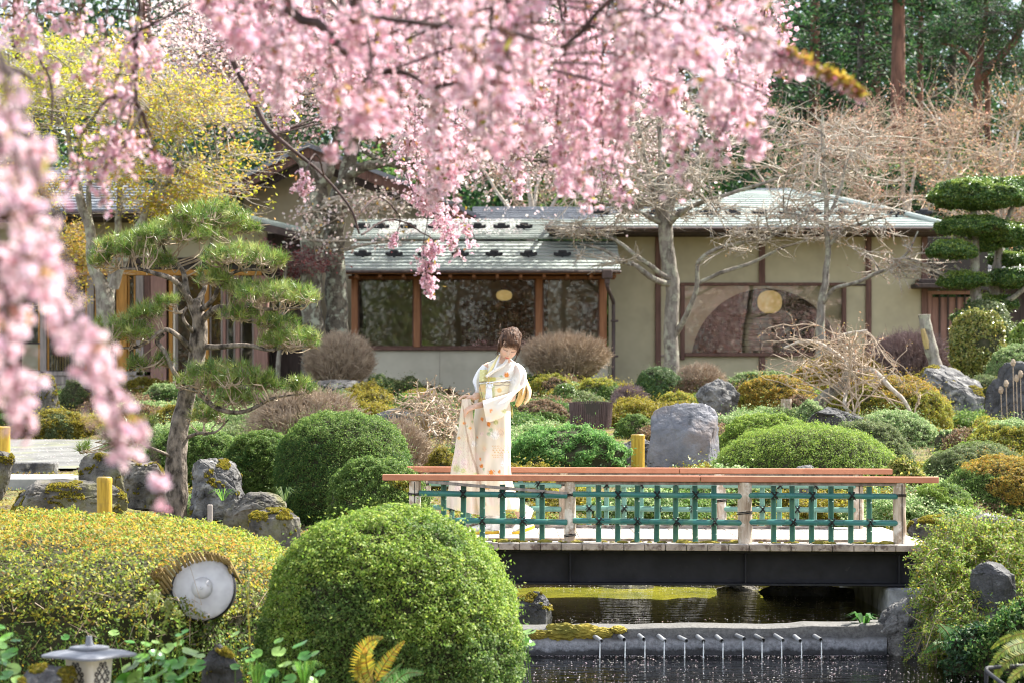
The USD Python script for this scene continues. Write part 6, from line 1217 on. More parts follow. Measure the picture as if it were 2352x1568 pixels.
post('pale tan bamboo post among the bare maple branches left of the woman', 965, 988, 962, 1030, 26.8, 'bamboo_tan')
obj('wooden_stake', cbox(XP(476, 17.6), XP(487, 17.6), 17.6, 17.64, -.3, ZP(1158, 17.6), .004), 'wood_grey', label='short grey wooden stake behind the yellow hedge beside the pine', cat='stake')
bn = thing('slatted_screen', 'dark brown slatted bin of upright bamboo strips right of the dwarf pine', 'bin', P(1357, 1000, 32))
for k in range(30):
    a = math.pi * (k + .5) / 30; x = -math.cos(a); y = -math.sin(a) * .35; e0, e1 = P(1357 + x * 49, 919 + 4 * abs(x), 32 + y * .5), P(1357 + x * 43, 1000, 32 + y * .5)
    obj('slat', tubes(np.stack([e1, (e0 + e1) / 2, e0])[None], np.full((1, 3), .0125), 7), 'brown_slat', bn, smooth=True)
obj('liner', limb([(*P(1357, 1000, 32.05), .22), (*P(1357, 960, 32.05), .235), (*P(1357, 926, 32.05), .25)], 4, 20), 'interior_dark', bn)
# dandelion on the weir, stalks, tufts
def tuft(name, label, px, py, D, n, L, seed, cols, w=.007, arch=.5, cat='grass tuft', lean=(0, 0)):
    g = np.random.default_rng(seed); c = P(px, py, D); t = thing(name, label, cat, c); a = g.uniform(0, 6.28, n); l = g.uniform(.6, 1.1, n) * L; d = np.stack([np.cos(a) + lean[0], np.sin(a) + lean[1], 0 * a], 1)
    s = c + d * .012; m = s + d * (l * arch * .45)[:, None] + np.array([0, 0, .75]) * l[:, None]; e = s + d * (l * arch)[:, None] + np.array([0, 0, .85 - .35 * arch]) * l[:, None]
    sd = np.stack([-np.sin(a), np.cos(a), 0 * a], 1) * w / 2; V = np.stack([s - sd * .7, s + sd * .7, m + sd, e, m - sd], 1).reshape(-1, 3); b = np.arange(n)[:, None] * 5
    obj('blades', (V, np.concatenate([b + [[0, 1, 2]], b + [[0, 2, 4]], b + [[4, 2, 3]]]), np.repeat(palette(g, n, cols), 5, 0)), 'leaf', t, kind='stuff')
GR = [(.07, .20, .03), (.11, .27, .04), (.18, .33, .05)]
tuft('dandelion', 'green dandelion rosette growing on the weir beside the right rock', 1985, 1440, 16.5, 16, .13, 1, [(.05, .16, .03), (.08, .21, .04)], .03, .9, 'weed')
tuft('grass_tuft', 'bright green grass tuft behind the right bridge post', 2020, 1205, 20.6, 90, .22, 2, [(.14, .34, .03), (.20, .40, .04)], .008, .35)
tuft('grass_tuft', 'arching grass tuft on the rounded grey rock behind the pine', 512, 1148, 19.9, 22, .13, 3, GR, .006, 1.1)
tuft('grass_tuft', 'fine grass tuft at the foot of the big round bush', 700, 1570, 10.6, 110, .13, 4, GR, .003, .6)
tuft('grass_tuft', 'fine grass beside the smaller round leaved plant', 590, 1570, 10.7, 70, .12, 5, GR, .003, .6)
tuft('grass_tuft', 'dark grass tuft on the low brown rock behind the round bush', 655, 1150, 18.2, 26, .14, 6, [(.07, .12, .04), (.12, .17, .05)], .006, 1.0)
for k, (px, h) in enumerate([(2328, 832), (2336, 868), (2312, 880), (2345, 858), (2300, 895)]):
    g = np.random.default_rng(k); q = px_line([(px + 2, 960, 3), (px, (960 + h) / 2, 3), (px - 1, h, 3)], 30.0, 8); t = thing('dried_stalk', '%s dried flower stalk before the bluish rock at the right edge' % ('tallest', 'fourth from left', 'second from left', 'rightmost', 'leftmost')[k], 'flower stalk', q[0, :3], 'dried flower stalks at the right edge')
    obj('stem', tubes(q[None, :, :3], np.full((1, 8), .006), 5), 'twig_tan', t); obj('head', mound(q[-1, :3], (.03, .03, .045), 2, bump=.4, fs=5), 'twig_tan', t)
vt = thing('dry_vine', 'thin dry vine with small leaves rising beside the round bush before the girder', 'vine', P(1110, 1400, 13.2)); rng = np.random.default_rng(371)
vl = [[(1106, 1330, 2), (1100, 1290, 2), (1098, 1262, 1.6), (1080, 1258, 1.4)], [(1128, 1340, 2), (1130, 1310, 2), (1138, 1290, 1.5)], [(1112, 1330, 2), (1118, 1290, 2), (1110, 1270, 1.5), (1092, 1245, 1.2)]]
obj('stems', tubes(np.stack([px_line(l, 13.2, 10)[:, :3] for l in vl]), np.full((3, 10), .0016), 4), 'twig_tan', vt, kind='stuff')
pp_ = np.vstack([px_line(l, 13.2, 14)[:, :3] for l in vl]); obj('leaves', leaves(rng, pp_ + rng.normal(size=pp_.shape) * .008, np.tile([0, -.7, .6], (len(pp_), 1)), .022, pcol(rng, len(pp_), 'azalea'), .8, .6), 'leaf', vt, kind='stuff')

# --- ground cover and fallen petals
rng = np.random.default_rng(381)
n = 230000; y = 17.2 + 28.5 * rng.random(n) ** 1.25; x = rng.uniform(-.24, .24, n) * y * 1.0; z = ground(x, y)
k = (z > -.25) & ~((x > -13.6) & (x < -4.6) & (y > 25.3) & (y < 31.9)) & ~((y > 17.3) & (y < 20.1) & (x > -1.2) & (x < 3.1)); x, y, z = x[k], y[k], z[k]
f1 = meshkit.fbm(np.stack([x * .9, y * .9, 0 * x], -1), 3, 31); kk = f1 + rng.random(len(x)) * .35 > .45; x, y, z, f1 = x[kk], y[kk], z[kk], f1[kk]
c = pcol(rng, len(x), 'moss'); w = (f1 > .56) | (rng.random(len(x)) < .18); c[w] = pcol(rng, int(w.sum()), 'dull'); w = rng.random(len(x)) < .16; c[w] = palette(rng, int(w.sum()), [(.20, .12, .06), (.30, .20, .10)])
obj('ground_cover', leaves(rng, np.stack([x, y, z + rng.random(len(x)) * .035], 1), np.tile([0, 0, 1.], (len(x), 1)), np.maximum(.022, y * 4 / FPX), c, .9, .6), 'leaf', label='low moss and creeping ground cover between the shrubs', cat='ground cover', kind='stuff')
n = 9000; y = 8 + 8 * rng.random(n); x = rng.uniform(-2.6, -.3, n); z = ground(x, y); k = z > -.67; x, y, z = x[k], y[k], z[k]
obj('bank_ground_cover', leaves(rng, np.stack([x, y, z + rng.random(len(x)) * .08], 1), np.tile([0, -.2, 1.], (len(x), 1)), .035, np.where((rng.random(len(x)) < .45)[:, None], pcol(rng, len(x), 'green'), palette(rng, len(x), [(.14, .09, .05), (.22, .15, .08), (.09, .12, .03)])), .9, .45), 'leaf', label='litter and small weeds on the near bank', cat='ground cover', kind='stuff')
pt = []
def litter(n, xs, ys, zf, s, up=.004):
    x, y = rng.uniform(*xs, n), rng.uniform(*ys, n); d = meshkit.fbm(np.stack([x * 1.4, y * 2.2, 0 * x], -1), 3, 77); k = d + .3 * rng.random(n) > .52; x, y = x[k], y[k]
    pt.append(leaves(rng, np.stack([x, y, zf(x, y) + up], 1), np.tile([0, 0, 1.], (len(x), 1)), s, palette(rng, len(x), [(.78, .70, .72), (.72, .58, .62), (.80, .76, .74)], jit=.08), .08, .75))
litter(2200, (-.3, 3.2), (13.4, 16.38), lambda x, y: WZ0 + 0 * x, .011); litter(700, (-.2, 2.7), (16.33, 16.41), lambda x, y: WZ0 + 0 * x, .012); litter(1500, (-.3, 2.9), (16.75, 20.8), lambda x, y: WZ1 + 0 * x, .013); litter(700, (-1.0, 3.0), (17.6, 19.9), lambda x, y: bz(x) + .001, .015)
litter(2200, (-9, -4.8), (25.7, 31.5), lambda x, y: ground(x, y) + .035, .022); litter(2600, (-5.6, -4.4), (23.5, 24.4), lambda x, y: 0 * x + .297, .02)
x = rng.uniform(-.5, 3.0, 9000); y = rng.uniform(20.3, 21.9, 9000); z = ground(x, y); k = z > WZ1; x, y, z = x[k], y[k], z[k]
obj('pool_bank_moss', leaves(rng, np.stack([x, y, z + .02 * rng.random(len(x))], 1), np.tile([0, -.6, .8], (len(x), 1)), .035, np.where((rng.random(len(x)) < .6)[:, None], pcol(rng, len(x), 'moss'), pcol(rng, len(x), 'lime')), .9, .5), 'leaf', label='mossy green bank of the pool behind the bridge', cat='ground cover', kind='stuff')
x = rng.uniform(-2.6, .2, 2600); y = rng.uniform(46.9, 48.3, 2600); pt.append(leaves(rng, np.stack([x, y, u0[2] + (y - 46.65) * .285 + .045], 1), np.tile([0, -.37, .93], (len(x), 1)), .028, palette(rng, len(x), [(.78, .70, .72), (.80, .76, .74)]), .1, .8))
obj('fallen_petals', J(*pt), 'petal', label='fallen cherry petals on the water, the path and the roofs', cat='petals', kind='stuff')
# ------------------------------------------------------------------ the near weeping cherry
rng = np.random.default_rng(401)
wc = thing('weeping_cherry', 'near weeping cherry whose pink blossom strands hang into the picture from above', 'cherry tree', (-2.7, 6.8, -.6))
def wlimb(pts, k=24, s=9, name='limb'):
    obj(name, limb(pts, k, s, .06, 3, .08), 'bark_cherry', wc, smooth=60); return smoothline(pts, k)[:, :3]
LL = [wlimb([(-2.7, 6.8, -.65, .2), (-2.75, 6.8, .6, .17), (-2.6, 6.9, 1.7, .15), (-2.2, 7.0, 2.6, .12), (-1.0, 7.3, 3.0, .09), (.6, 7.7, 3.05, .06), (1.8, 8.0, 2.85, .035), (2.6, 8.2, 2.5, .015)], 40, 12, 'trunk')]
M1 = LL[0]
for a, b in [((-2.5, 6.9, 2.0, .07), (-1.3, 4.6, 2.35, .02)), ((-2.3, 7.0, 2.5, .07), (-1.6, 9.6, 2.7, .02)), ((-1.5, 7.2, 2.85, .06), (-.9, 5.0, 2.65, .02)), ((-1.2, 7.25, 2.9, .06), (-.7, 10.6, 3.1, .02)), ((-.4, 7.5, 3.02, .055), (.1, 5.2, 2.5, .016)), ((-.2, 7.5, 3.03, .055), (.2, 11.6, 3.3, .018)), ((.6, 7.7, 3.05, .05), (1.1, 5.6, 2.5, .015)), ((.7, 7.7, 3.05, .05), (1.0, 11.0, 3.1, .016)), ((1.3, 7.85, 2.98, .04), (1.8, 6.3, 2.5, .012)), ((1.4, 7.9, 2.95, .04), (2.0, 10.6, 2.9, .012))]:
    a, b = np.array(a), np.array(b); m = (a + b) / 2; m[2] += .22; LL.append(wlimb([a, m, b], 16, 8))
def vis(pts, D, first):
    'a limb that enters the picture'
    q = [np.array([*first[:3], first[3]])] + [np.array([*P(p[0], p[1], D + (p[3] if len(p) > 3 else 0)), p[2] / 2 / FPX * D]) for p in pts]
    LL.append(wlimb(q, 30, 9))
vis([(640, -30, 24), (745, 40, 22), (800, 95, 22), (870, 152, 18), (930, 172, 14), (965, 188, 10), (988, 205, 6)], 7.2, (-1.0, 7.3, 3.0, .02))
vis([(868, 155, 15), (884, 178, 11), (890, 200, 5)], 7.2, P(800, 95, 7.2).tolist() + [.012])
vis([(780, -20, 15), (870, 28, 14), (960, 40, 13), (1060, 55, 13), (1180, 75, 10), (1290, 110, 5)], 6.4, (-.4, 7.4, 3.0, .02))
vis([(-40, 130, 15), (0, 160, 14), (30, 178, 13), (58, 196, 9), (70, 215, 4)], 6.2, (-2.2, 7.0, 2.6, .02))
vis([(300, -20, 9), (312, 60, 9), (318, 160, 9), (334, 270, 8), (345, 310, 6), (400, 390, 4), (490, 445, 3)], 8.2, (-1.4, 7.3, 2.9, .014))
vis([(515, -30, 14), (530, 120, 14), (570, 220, 13), (620, 300, 12), (690, 360, 9), (740, 400, 6), (800, 470, 6), (830, 540, 5)], 11.5, (-.8, 10.4, 3.1, .03))
vis([(95, -30, 7), (90, 120, 7), (105, 180, 6), (118, 300, 4)], 9.5, (-1.7, 9.4, 2.7, .012))
allL = np.vstack(LL)
def blossoms(g, pos, s, tone):
    'five petal flowers around the points'
    n = len(pos); N = g.normal(size=(n, 3)) + [0, -.25, -.35]; N /= np.linalg.norm(N, axis=1, keepdims=True); A = np.cross(N, g.normal(size=(n, 3))); A /= np.linalg.norm(A, axis=1, keepdims=True); B = np.cross(N, A); r = (s * g.uniform(.75, 1.2, n) / 2)[:, None]; cup = g.uniform(.15, .8, n)[:, None]
    V, C = [], []; base = tone * g.uniform(.88, 1.1, (n, 1)) * np.clip(1 + g.normal(size=(n, 3)) * .03, .9, 1.1)
    for i in range(5):
        a = i * 2 * np.pi / 5; d = math.cos(a) * A + math.sin(a) * B; t = -math.sin(a) * A + math.cos(a) * B; o = pos
        V.append(np.stack([o, o + d * r * .55 + t * r * .40 + N * r * cup * .4, o + d * r + N * r * cup * .75, o + d * r * .55 - t * r * .40 + N * r * cup * .4], 1))
        C.append(np.stack([base * [.85, .50, .58], base, base * 1.06, base], 1))
    V, C = np.concatenate(V).reshape(-1, 3), np.clip(np.concatenate(C).reshape(-1, 3), 0, .92); b = np.arange(5 * n)[:, None] * 4
    return V, np.concatenate([b + [[0, 1, 2]], b + [[0, 2, 3]]]), C
def strand(pts, D, seed, w=.05, dens=1.0, tone=(.86, .68, .74), leafy=.05, size=.027, tip=True, dd=0.0):
    'one hanging shoot through picture points, with clusters of blossom along it'
    g = np.random.default_rng(seed); q = np.array([P(a, b, D + dd * i) for i, (a, b) in enumerate(pts)]); j = allL[np.argmin(((allL - q[0]) ** 2).sum(1) + 4 * (allL[:, 2] < q[0, 2] - .1))]
    if np.linalg.norm(j - q[0]) > .06: L0 = np.vstack([[j], [(j + q[0]) / 2 + [0, 0, .10]], q])
    else: L0 = np.vstack([[j], q])
    c = smoothline(L0, 40); c[1:-1] += np.cumsum(g.normal(size=(38, 3)) * .0025, 0)
    h = obj('hanging_branch', tubes(c[None], np.linspace(.005, .0018, 40)[None], 6), 'bark_cherry', wc, smooth=True)
    v = smoothline(q, 60); v += g.normal(size=v.shape) * .002; L = np.linalg.norm(v[1:] - v[:-1], axis=1).sum(); n = max(2, int(L / .034 * dens)); u = np.sort(g.uniform(.0, 1, n)) * 59; i = np.clip(u.astype(int), 0, 58); P0 = v[i] + (v[i + 1] - v[i]) * (u - i)[:, None]
    m = 9 if D > 5 else 7; wz = w * np.clip(1.15 - .45 * (u / 59), .5, 1)[:, None, None]; F_ = P0[:, None] + g.normal(size=(n, m, 3)) * wz * .55 - np.array([0, 0, .018]); F_ = F_.reshape(-1, 3)
    # pedicels, buds, young leaves
    st = np.repeat(P0, m, 0); ped = tubes(np.stack([st, st * .5 + F_ * .5 + [0, 0, .006], F_], 1), np.array([[.0009, .0008, .0012]]), 3, False, tint=(.30, .16, .10))
    k = int(n * m * leafy); li = g.integers(0, n, k); lv = leaves(g, P0[li] + g.normal(size=(k, 3)) * w * .5, np.tile([0, -.3, .7], (k, 1)), .034, palette(g, k, [(.44, .30, .045), (.40, .36, .05), (.38, .19, .07)]), 1, .4)
    kb = int(n * m * .15); bi = g.integers(0, n * m, kb); bd = leaves(g, F_[bi] + g.normal(size=(kb, 3)) * .012, np.tile([0, 0, 1.], (kb, 1)), .012, palette(g, kb, [(.62, .22, .32), (.5, .17, .2)]), 2, .7)
    obj('blossoms', J(blossoms(g, F_, size, np.asarray(tone)), ped, lv, bd), 'petal', h, kind='stuff')
# very near strands at the left edge
NEAR = [([(15, 150), (25, 330), (75, 500), (120, 610), (185, 730), (235, 830), (262, 900)], 4.0, .045, 1.0), ([(262, 890), (255, 960), (290, 1010), (315, 1030)], 4.0, .04, 1.0), ([(180, 760), (270, 870), (320, 950), (350, 1040), (375, 1150)], 4.3, .014, .45),
        ([(-40, 250), (-10, 480), (15, 640), (35, 760), (55, 880), (50, 975)], 4.2, .035, .9), ([(40, 220), (60, 330), (105, 385)], 4.4, .05, 1.1), ([(-30, 100), (-5, 320), (20, 470), (70, 560), (95, 640)], 3.9, .055, 1.2), ([(-10, 600), (10, 720), (25, 850), (50, 930)], 4.1, .04, .8), ([(30, 540), (95, 600), (140, 690), (160, 760)], 4.1, .035, .9)]
for i, (pts, D, w, de) in enumerate(NEAR): strand(pts, D, 500 + i, w, de, (.86, .71, .78), .04)
MID = [([(60, -40), (70, 40), (85, 100), (108, 160)], 8.5, .07, .8), ([(20, -40), (30, 30), (40, 90)], 8.2, .07, .9), ([(120, -40), (128, 20), (140, 50)], 8.4, .05, .8), ([(240, 20), (232, 80), (215, 140), (200, 165)], 8.3, .055, .9), ([(285, -30), (300, 60), (310, 140), (290, 200), (285, 230)], 8.2, .055, .9), ([(340, 60), (350, 120), (338, 150)], 8.6, .05, .8), ([(270, 180), (265, 230), (300, 240)], 8.4, .05, .8),
       ([(268, 290), (255, 330), (215, 350), (190, 380)], 8.0, .045, 1.0), ([(290, 330), (250, 370), (225, 410), (240, 460)], 8.0, .045, 1.0), ([(300, 300), (310, 340), (295, 375)], 8.1, .04, .9), ([(345, 335), (370, 360), (388, 382)], 8.2, .02, .7), ([(165, 20), (180, 60), (175, 90)], 8.8, .05, .6), ([(190, 300), (175, 350), (165, 400), (140, 440)], 8.2, .03, .6)]
for i, (pts, D, w, de) in enumerate(MID): strand(pts, D, 540 + i, w, de, (.86, .69, .77), .05)
# the main curtain
LOWX = [470, 560, 620, 660, 720, 800, 860, 920, 985, 1060, 1110, 1150, 1190, 1240, 1300, 1350, 1420, 1445, 1480, 1510, 1560, 1640, 1700, 1745, 1790, 1835]
LOWY = [60, 190, 235, 300, 325, 330, 310, 400, 470, 430, 380, 340, 400, 350, 400, 440, 420, 370, 300, 230, 370, 360, 340, 310, 190, 140]
k = 0
for i in range(146):
    x = 480 + 1350 * rng.beta(1.35, 1.6); lo = np.interp(x, LOWX, LOWY); y1 = lo * rng.uniform(.30, 1.0); y0 = -60 - 60 * rng.random() if rng.random() < .6 else y1 * rng.uniform(.0, .5)
    if x > 1460 and rng.random() < .30: continue
    D = 5.6 + 6.6 * rng.random() ** .8; dx = rng.uniform(-30, 30); pts = [(x - dx * 1.2, y0), (x - dx * .4, y0 * .6 + y1 * .4), (x + dx * .2, y0 * .25 + y1 * .75), (x + dx * .3, y1)]
    tone = [(.86, .68, .76), (.85, .62, .71), (.88, .76, .81), (.86, .71, .78)][rng.integers(4)]
    strand(pts, D, 600 + i, .060 * (D / 7.5) ** .5, 1.0, tone, .05)
TAS = [([(930, 300), (925, 380), (950, 440), (985, 480), (975, 560), (985, 660)], 12.0, .05, 1.1), ([(1010, 300), (1000, 400), (1005, 470), (1030, 530), (1060, 600)], 12.2, .055, 1.2), ([(960, 260), (955, 360), (968, 470)], 12.5, .06, 1.2), ([(1080, 300), (1050, 380), (1035, 450), (1070, 520), (1085, 560)], 12.0, .05, 1.1), ([(1190, 300), (1195, 390), (1185, 465)], 11.0, .04, 1.0), ([(1000, 560), (990, 610), (985, 675)], 12.0, .03, 1.0),
       ([(1340, 330), (1355, 400), (1350, 470)], 9.5, .045, .8), ([(1420, 330), (1425, 400), (1430, 455)], 9.0, .05, .9), ([(1570, 260), (1560, 340), (1565, 420)], 7.5, .05, .9), ([(1640, 230), (1650, 320), (1640, 385)], 7.4, .05, .9), ([(1720, 200), (1735, 280), (1740, 345)], 7.2, .045, .9), ([(700, 400), (690, 440), (685, 460)], 11.0, .04, .7), ([(915, 490), (905, 540), (895, 565)], 12.0, .02, .4), ([(800, 300), (770, 350), (755, 335)], 7.5, .03, .7), ([(1290, 340), (1300, 400), (1296, 430)], 8.5, .035, .8), ([(1600, 40), (1680, 60), (1760, 110), (1830, 150)], 7.0, .05, 1.1), ([(1640, -30), (1720, 30), (1800, 120)], 7.2, .06, 1.2), ([(1560, 100), (1640, 150), (1700, 220), (1720, 280)], 7.3, .06, 1.1)]
for i, (pts, D, w, de) in enumerate(TAS): strand(pts, D, 900 + i, w, de, (.87, .70, .78), .06)
strand([(1800, 110), (1860, 145), (1930, 185), (1980, 215)], 7.0, 960, .016, 2.2, (.86, .7, .76), .8, .012)
# trees behind the camera that the windows mirror
for k, (x, y, m_, lab) in enumerate([(-7, -20, 'dull', 'olive tree behind the viewer mirrored in the long window'), (-2.5, -24, 'red', 'brown leaved tree behind the viewer mirrored in the long window'), (2.5, -21, 'red', 'second brownish tree behind the viewer mirrored in the long window'), (7.5, -22, 'blos', 'pink cherry behind the viewer mirrored in the arched window'), (12.5, -20, 'blos', 'second pink cherry behind the viewer mirrored in the arched window'), (17, -24, 'dark', 'dark evergreen behind the viewer mirrored in the right window'), (-12, -24, 'dark', 'dark evergreen behind the viewer mirrored in the glass doors'), (-17, -20, 'red', 'brownish tree behind the viewer mirrored in the glass doors'), (-22, -25, 'dark', 'dark evergreen at the far left behind the viewer')]):
    g = np.random.default_rng(970 + k); t = thing('background_tree', lab, 'tree', (x, y, -.6)); obj('trunk', limb([(x, y, -.7, .25), (x + .1, y, 2, .2), (x - .1, y, 5, .12), (x, y, 9, .04)], 14, 8, .2, k), 'bark_dark', t)
    b = mound((x, y, 5.2), (3.1, 2.6, 4.9), 3, 1, .35, 3, k); p, nr = sample(g, b, 16000); obj('crown', leaves(g, p + g.normal(size=p.shape) * .6, nr, .19, pcol(g, len(p), m_), 1.2, .6), 'petal' if m_ == 'blos' else 'leaf', t, kind='stuff')
# ------------------------------------------------------------------ the woman on the bridge
rng = np.random.default_rng(801); YP = 18.75; KX = .001094
def C(cx_, cy_, dy=0.0): return np.array([-.1354 + (cx_ - 370) * KX, YP + dy, (1511 - cy_) * KX + .004])
woman = thing('person', 'woman in a cream flowered kimono on the bridge, looking down over her shoulder', 'person', C(350, 1511))
Mf = manifold3d.Manifold
def sph(c, r, n=20): return Mf.sphere(float(r), n).translate(tuple(map(float, c)))
def bone(a, ra, b, rb): return Mf.batch_hull([sph(a, ra), sph(b, rb)])
def union(L): return Mf.batch_boolean(L, manifold3d.OpType.Add)
# head in its own frame (x to the viewer's right, -y the face, z up), origin at the middle of the head
hm = trimesh.creation.icosphere(5); v = np.asarray(hm.vertices, float).copy(); x, y, z = v.T
w = np.where(z < 0, 1 - .34 * (-z) ** 1.6, 1.0); hv = np.stack([x * .0735 * w, y * .092 * np.where((z < 0) & (y > 0), 1 - .25 * -z, 1), z * .112], 1)
fr_ = np.clip(-v[:, 1], 0, 1)
def G(cx_, cz_, sx_, sz_): return np.exp(-((hv[:, 0] - cx_) / sx_) ** 2 - ((hv[:, 2] - cz_) / sz_) ** 2) * (v[:, 1] < 0)
dyf = -.019 * G(0, -.030, .0095, .013) - .010 * G(0, -.012, .007, .022) + .007 * G(-.031, .002, .017, .011) + .007 * G(.031, .002, .017, .011) - .004 * G(-.031, .001, .010, .006) - .004 * G(.031, .001, .010, .006) - .005 * G(0, -.058, .017, .0045) - .005 * G(0, -.067, .014, .005) + .002 * G(0, -.0625, .019, .0018) - .006 * G(0, -.098, .02, .014) - .005 * G(-.04, -.03, .02, .02) - .005 * G(.04, -.03, .02, .02)
hv[:, 1] += dyf
def rot(a, ax):
    c_, s_ = math.cos(a), math.sin(a); i, j = [(1, 2), (2, 0), (0, 1)][ax]; R = np.eye(3); R[i, i] = R[j, j] = c_; R[i, j] = -s_; R[j, i] = s_; return R
HR = rot(math.radians(13), 1) @ rot(math.radians(10), 2) @ rot(math.radians(22), 0)
HC = C(470, 188, -.035)
head = Mf(manifold3d.Mesh(vert_properties=np.asarray(hv @ HR.T + HC, np.float32), tri_verts=np.asarray(hm.faces, np.uint32)))
toW = lambda p: np.asarray(p) @ HR.T + HC
ears = [Mf.batch_hull([sph(toW((s * .074, .012, .008)), .010, 10), sph(toW((s * .078, .022, .018)), .010, 10), sph(toW((s * .072, .010, -.020)), .007, 10)]) for s in (-1, 1)]
# limbs under the kimono and the visible forearms and hands
def hand(wrist, direc, palmn, curl, s=1.0, thumb=1):
    'palm and five bent fingers; direc = finger direction, palmn = the side the fingers close to'
    d = np.asarray(direc, float); d /= np.linalg.norm(d); n = np.asarray(palmn, float); n -= n @ d * d; n /= np.linalg.norm(n); sd = np.cross(d, n); W0 = np.asarray(wrist, float); out = []
    kn = [W0 + d * .078 * s + sd * o * s for o in (-.029, -.010, .010, .028)]
    out.append(Mf.batch_hull([sph(W0, .021 * s), sph(W0 + d * .03 * s + sd * .018 * s, .016 * s), sph(W0 + d * .03 * s - sd * .018 * s, .016 * s)] + [sph(k, .0115 * s) for k in kn]))
    for k, L in zip(kn, (.058, .070, .075, .066)):
        p, dd = k, d.copy(); a = curl
        for m_, (fl, r) in enumerate(zip((.45, .32, .23), (.0098, .0090, .0080))):
            dd = math.cos(a) * dd + math.sin(a) * n; dd /= np.linalg.norm(dd); n2 = n; q = p + dd * L * fl * s; out.append(bone(p, r * s, q, (r - .0009) * s)); p = q; a = curl * .9
    t0 = W0 + d * .022 * s + sd * thumb * .022 * s; t1 = t0 + (d * .55 + sd * thumb * .75 + n * .35) * .036 * s; t2 = t1 + (d * .9 + sd * thumb * .15 + n * .45) * .030 * s
    out += [bone(t0, .0125 * s, t1, .0105 * s), bone(t1, .0105 * s, t2, .0085 * s)]
    return out
B = []
nk0, nk1 = C(432, 305, -.01), toW((0, .02, -.085)); B.append(bone(nk0, .050, nk1, .046))
B.append(Mf.batch_hull([sph(C(330, 335, .02), .045), sph(C(505, 335, .03), .045), sph(C(360, 480, .02), .07), sph(C(410, 480, .03), .07)])); B.append(Mf.batch_hull([sph(C(350, 480, .02), .07), sph(C(400, 480, .03), .07), sph(C(350, 660, .02), .075), sph(C(390, 660, .03), .075)]))
for hx, kx, ax_, ay in ((350, 345, 350, 1440), (390, 410, 560, 1400)): B += [bone(C(hx, 670, .02), .070, C(kx, 1040, .02), .05), bone(C(kx, 1040, .02), .05, C(ax_, ay, .05), .030)]
e1, w1 = C(488, 545, -.05), C(240, 606, -.215); B += [bone(C(505, 345, .03), .046, e1, .034), bone(e1, .034, w1, .021)]
e2, w2 = C(262, 520, .03), C(222, 545, -.13); B += [bone(C(315, 345, .0), .046, e2, .038), bone(e2, .036, w2, .021)]
B += hand(w1, (-.86, -.10, -.30), (-.15, .35, -.95), .62, .86, -1); B += hand(w2, (-.93, -.12, .16), (-.12, -.10, -1.0), .50, .84, 1)
limbs_ = union(B).refine_to_length(.0065).to_mesh(); lm = trimesh.Trimesh(limbs_.vert_properties[:, :3], limbs_.tri_verts, process=True); trimesh.smoothing.filter_taubin(lm, iterations=8)
bodyM = union([Mf(manifold3d.Mesh(vert_properties=np.asarray(lm.vertices, np.float32), tri_verts=np.asarray(lm.faces, np.uint32))), head] + ears).to_mesh()
bv, bf = bodyM.vert_properties[:, :3].astype(float), bodyM.tri_verts
hl = (bv - HC) @ HR; skin = np.tile([.66, .435, .315], (len(bv), 1)); front = (hl[:, 1] < -.02) & (np.abs(hl[:, 2]) < .12) & (np.abs(hl[:, 0]) < .08)
def paint(mask, col, k=1.0): skin[mask] = skin[mask] * (1 - k) + np.array(col) * k
for s in (-1, 1):
    u, q = (hl[:, 0] - s * .031), hl[:, 2]
    lid = -.003 + 22 * u ** 2 * .35; paint(front & (np.abs(u) < .0165) & (np.abs(q - (-.0035 + 9 * u ** 2)) < .0027), (.03, .018, .015), .95)
    paint(front & (np.abs(u) < .018) & (np.abs(q - (.004 - 5 * u ** 2)) < .006), (.50, .27, .19), .45); paint(front & (np.abs(u - s * .002) < .019) & (np.abs(q - (.0225 - 10 * (u + s * .003) ** 2)) < .0027), (.14, .075, .05), .8)
    paint(front & (np.hypot(hl[:, 0] - s * .040, hl[:, 2] + .028) < .019), (.74, .38, .29), .35)
lp = front & (np.abs(hl[:, 0]) < .0195) & (np.abs(hl[:, 2] + .0625) < .0085 * (1 - (hl[:, 0] / .021) ** 2)); paint(lp, (.60, .16, .13), .85); paint(front & (np.abs(hl[:, 0]) < .019) & (np.abs(hl[:, 2] + .0625) < .0011), (.22, .05, .05), .8)
for s in (-1, 1): paint(front & (np.hypot(hl[:, 0] - s * .0055, (hl[:, 2] + .0395)) < .0026), (.25, .12, .09), .7)
obj('body', (bv, bf, skin), 'skin', woman, smooth=True)
# hair: cap, knot, fringe, loose strands
hs = trimesh.creation.icosphere(5); v = np.asarray(hs.vertices, float); u = v * [.088, .104, .118] + [0, .012, .022]; nn_ = meshkit.fbm(np.stack([v[:, 0] * 9, v[:, 1] * 2.5, v[:, 2] * 2.5], 1) + 5, 3, 4); u *= (1 + .16 * (nn_ - .5))[:, None]
lumps = meshkit.noise(v * 3.1 + 2, 9); u += v * (.016 * (lumps - .4) * np.clip(v[:, 2], 0, 1))[:, None]
fz = .060 - .012 * np.cos(u[:, 0] * 30); face = (v[:, 1] < -.05) & (u[:, 2] < fz + .0) & (np.abs(u[:, 0]) < .064); low = (u[:, 2] < -.055)
u[face] = u[face] * [.72, .60, .9] ; u[low] = u[low] * [.6, .8, 1] + [0, .01, .02]
HH = [(toW(u), np.asarray(hs.faces))]
for c, r in [((.012, .055, .100), (.052, .052, .042)), ((-.035, .062, .075), (.042, .045, .040)), ((.050, .050, .078), (.038, .045, .040)), ((.01, .085, .04), (.055, .045, .055))]:
    b = mound((0, 0, 0), r, 3, 1, .18, 4, 3); HH.append((toW(b[0] + np.array(c)), b[1]))
obj('hair', J(*HH)[:2], 'hair', woman, smooth=True)
tb_ = []
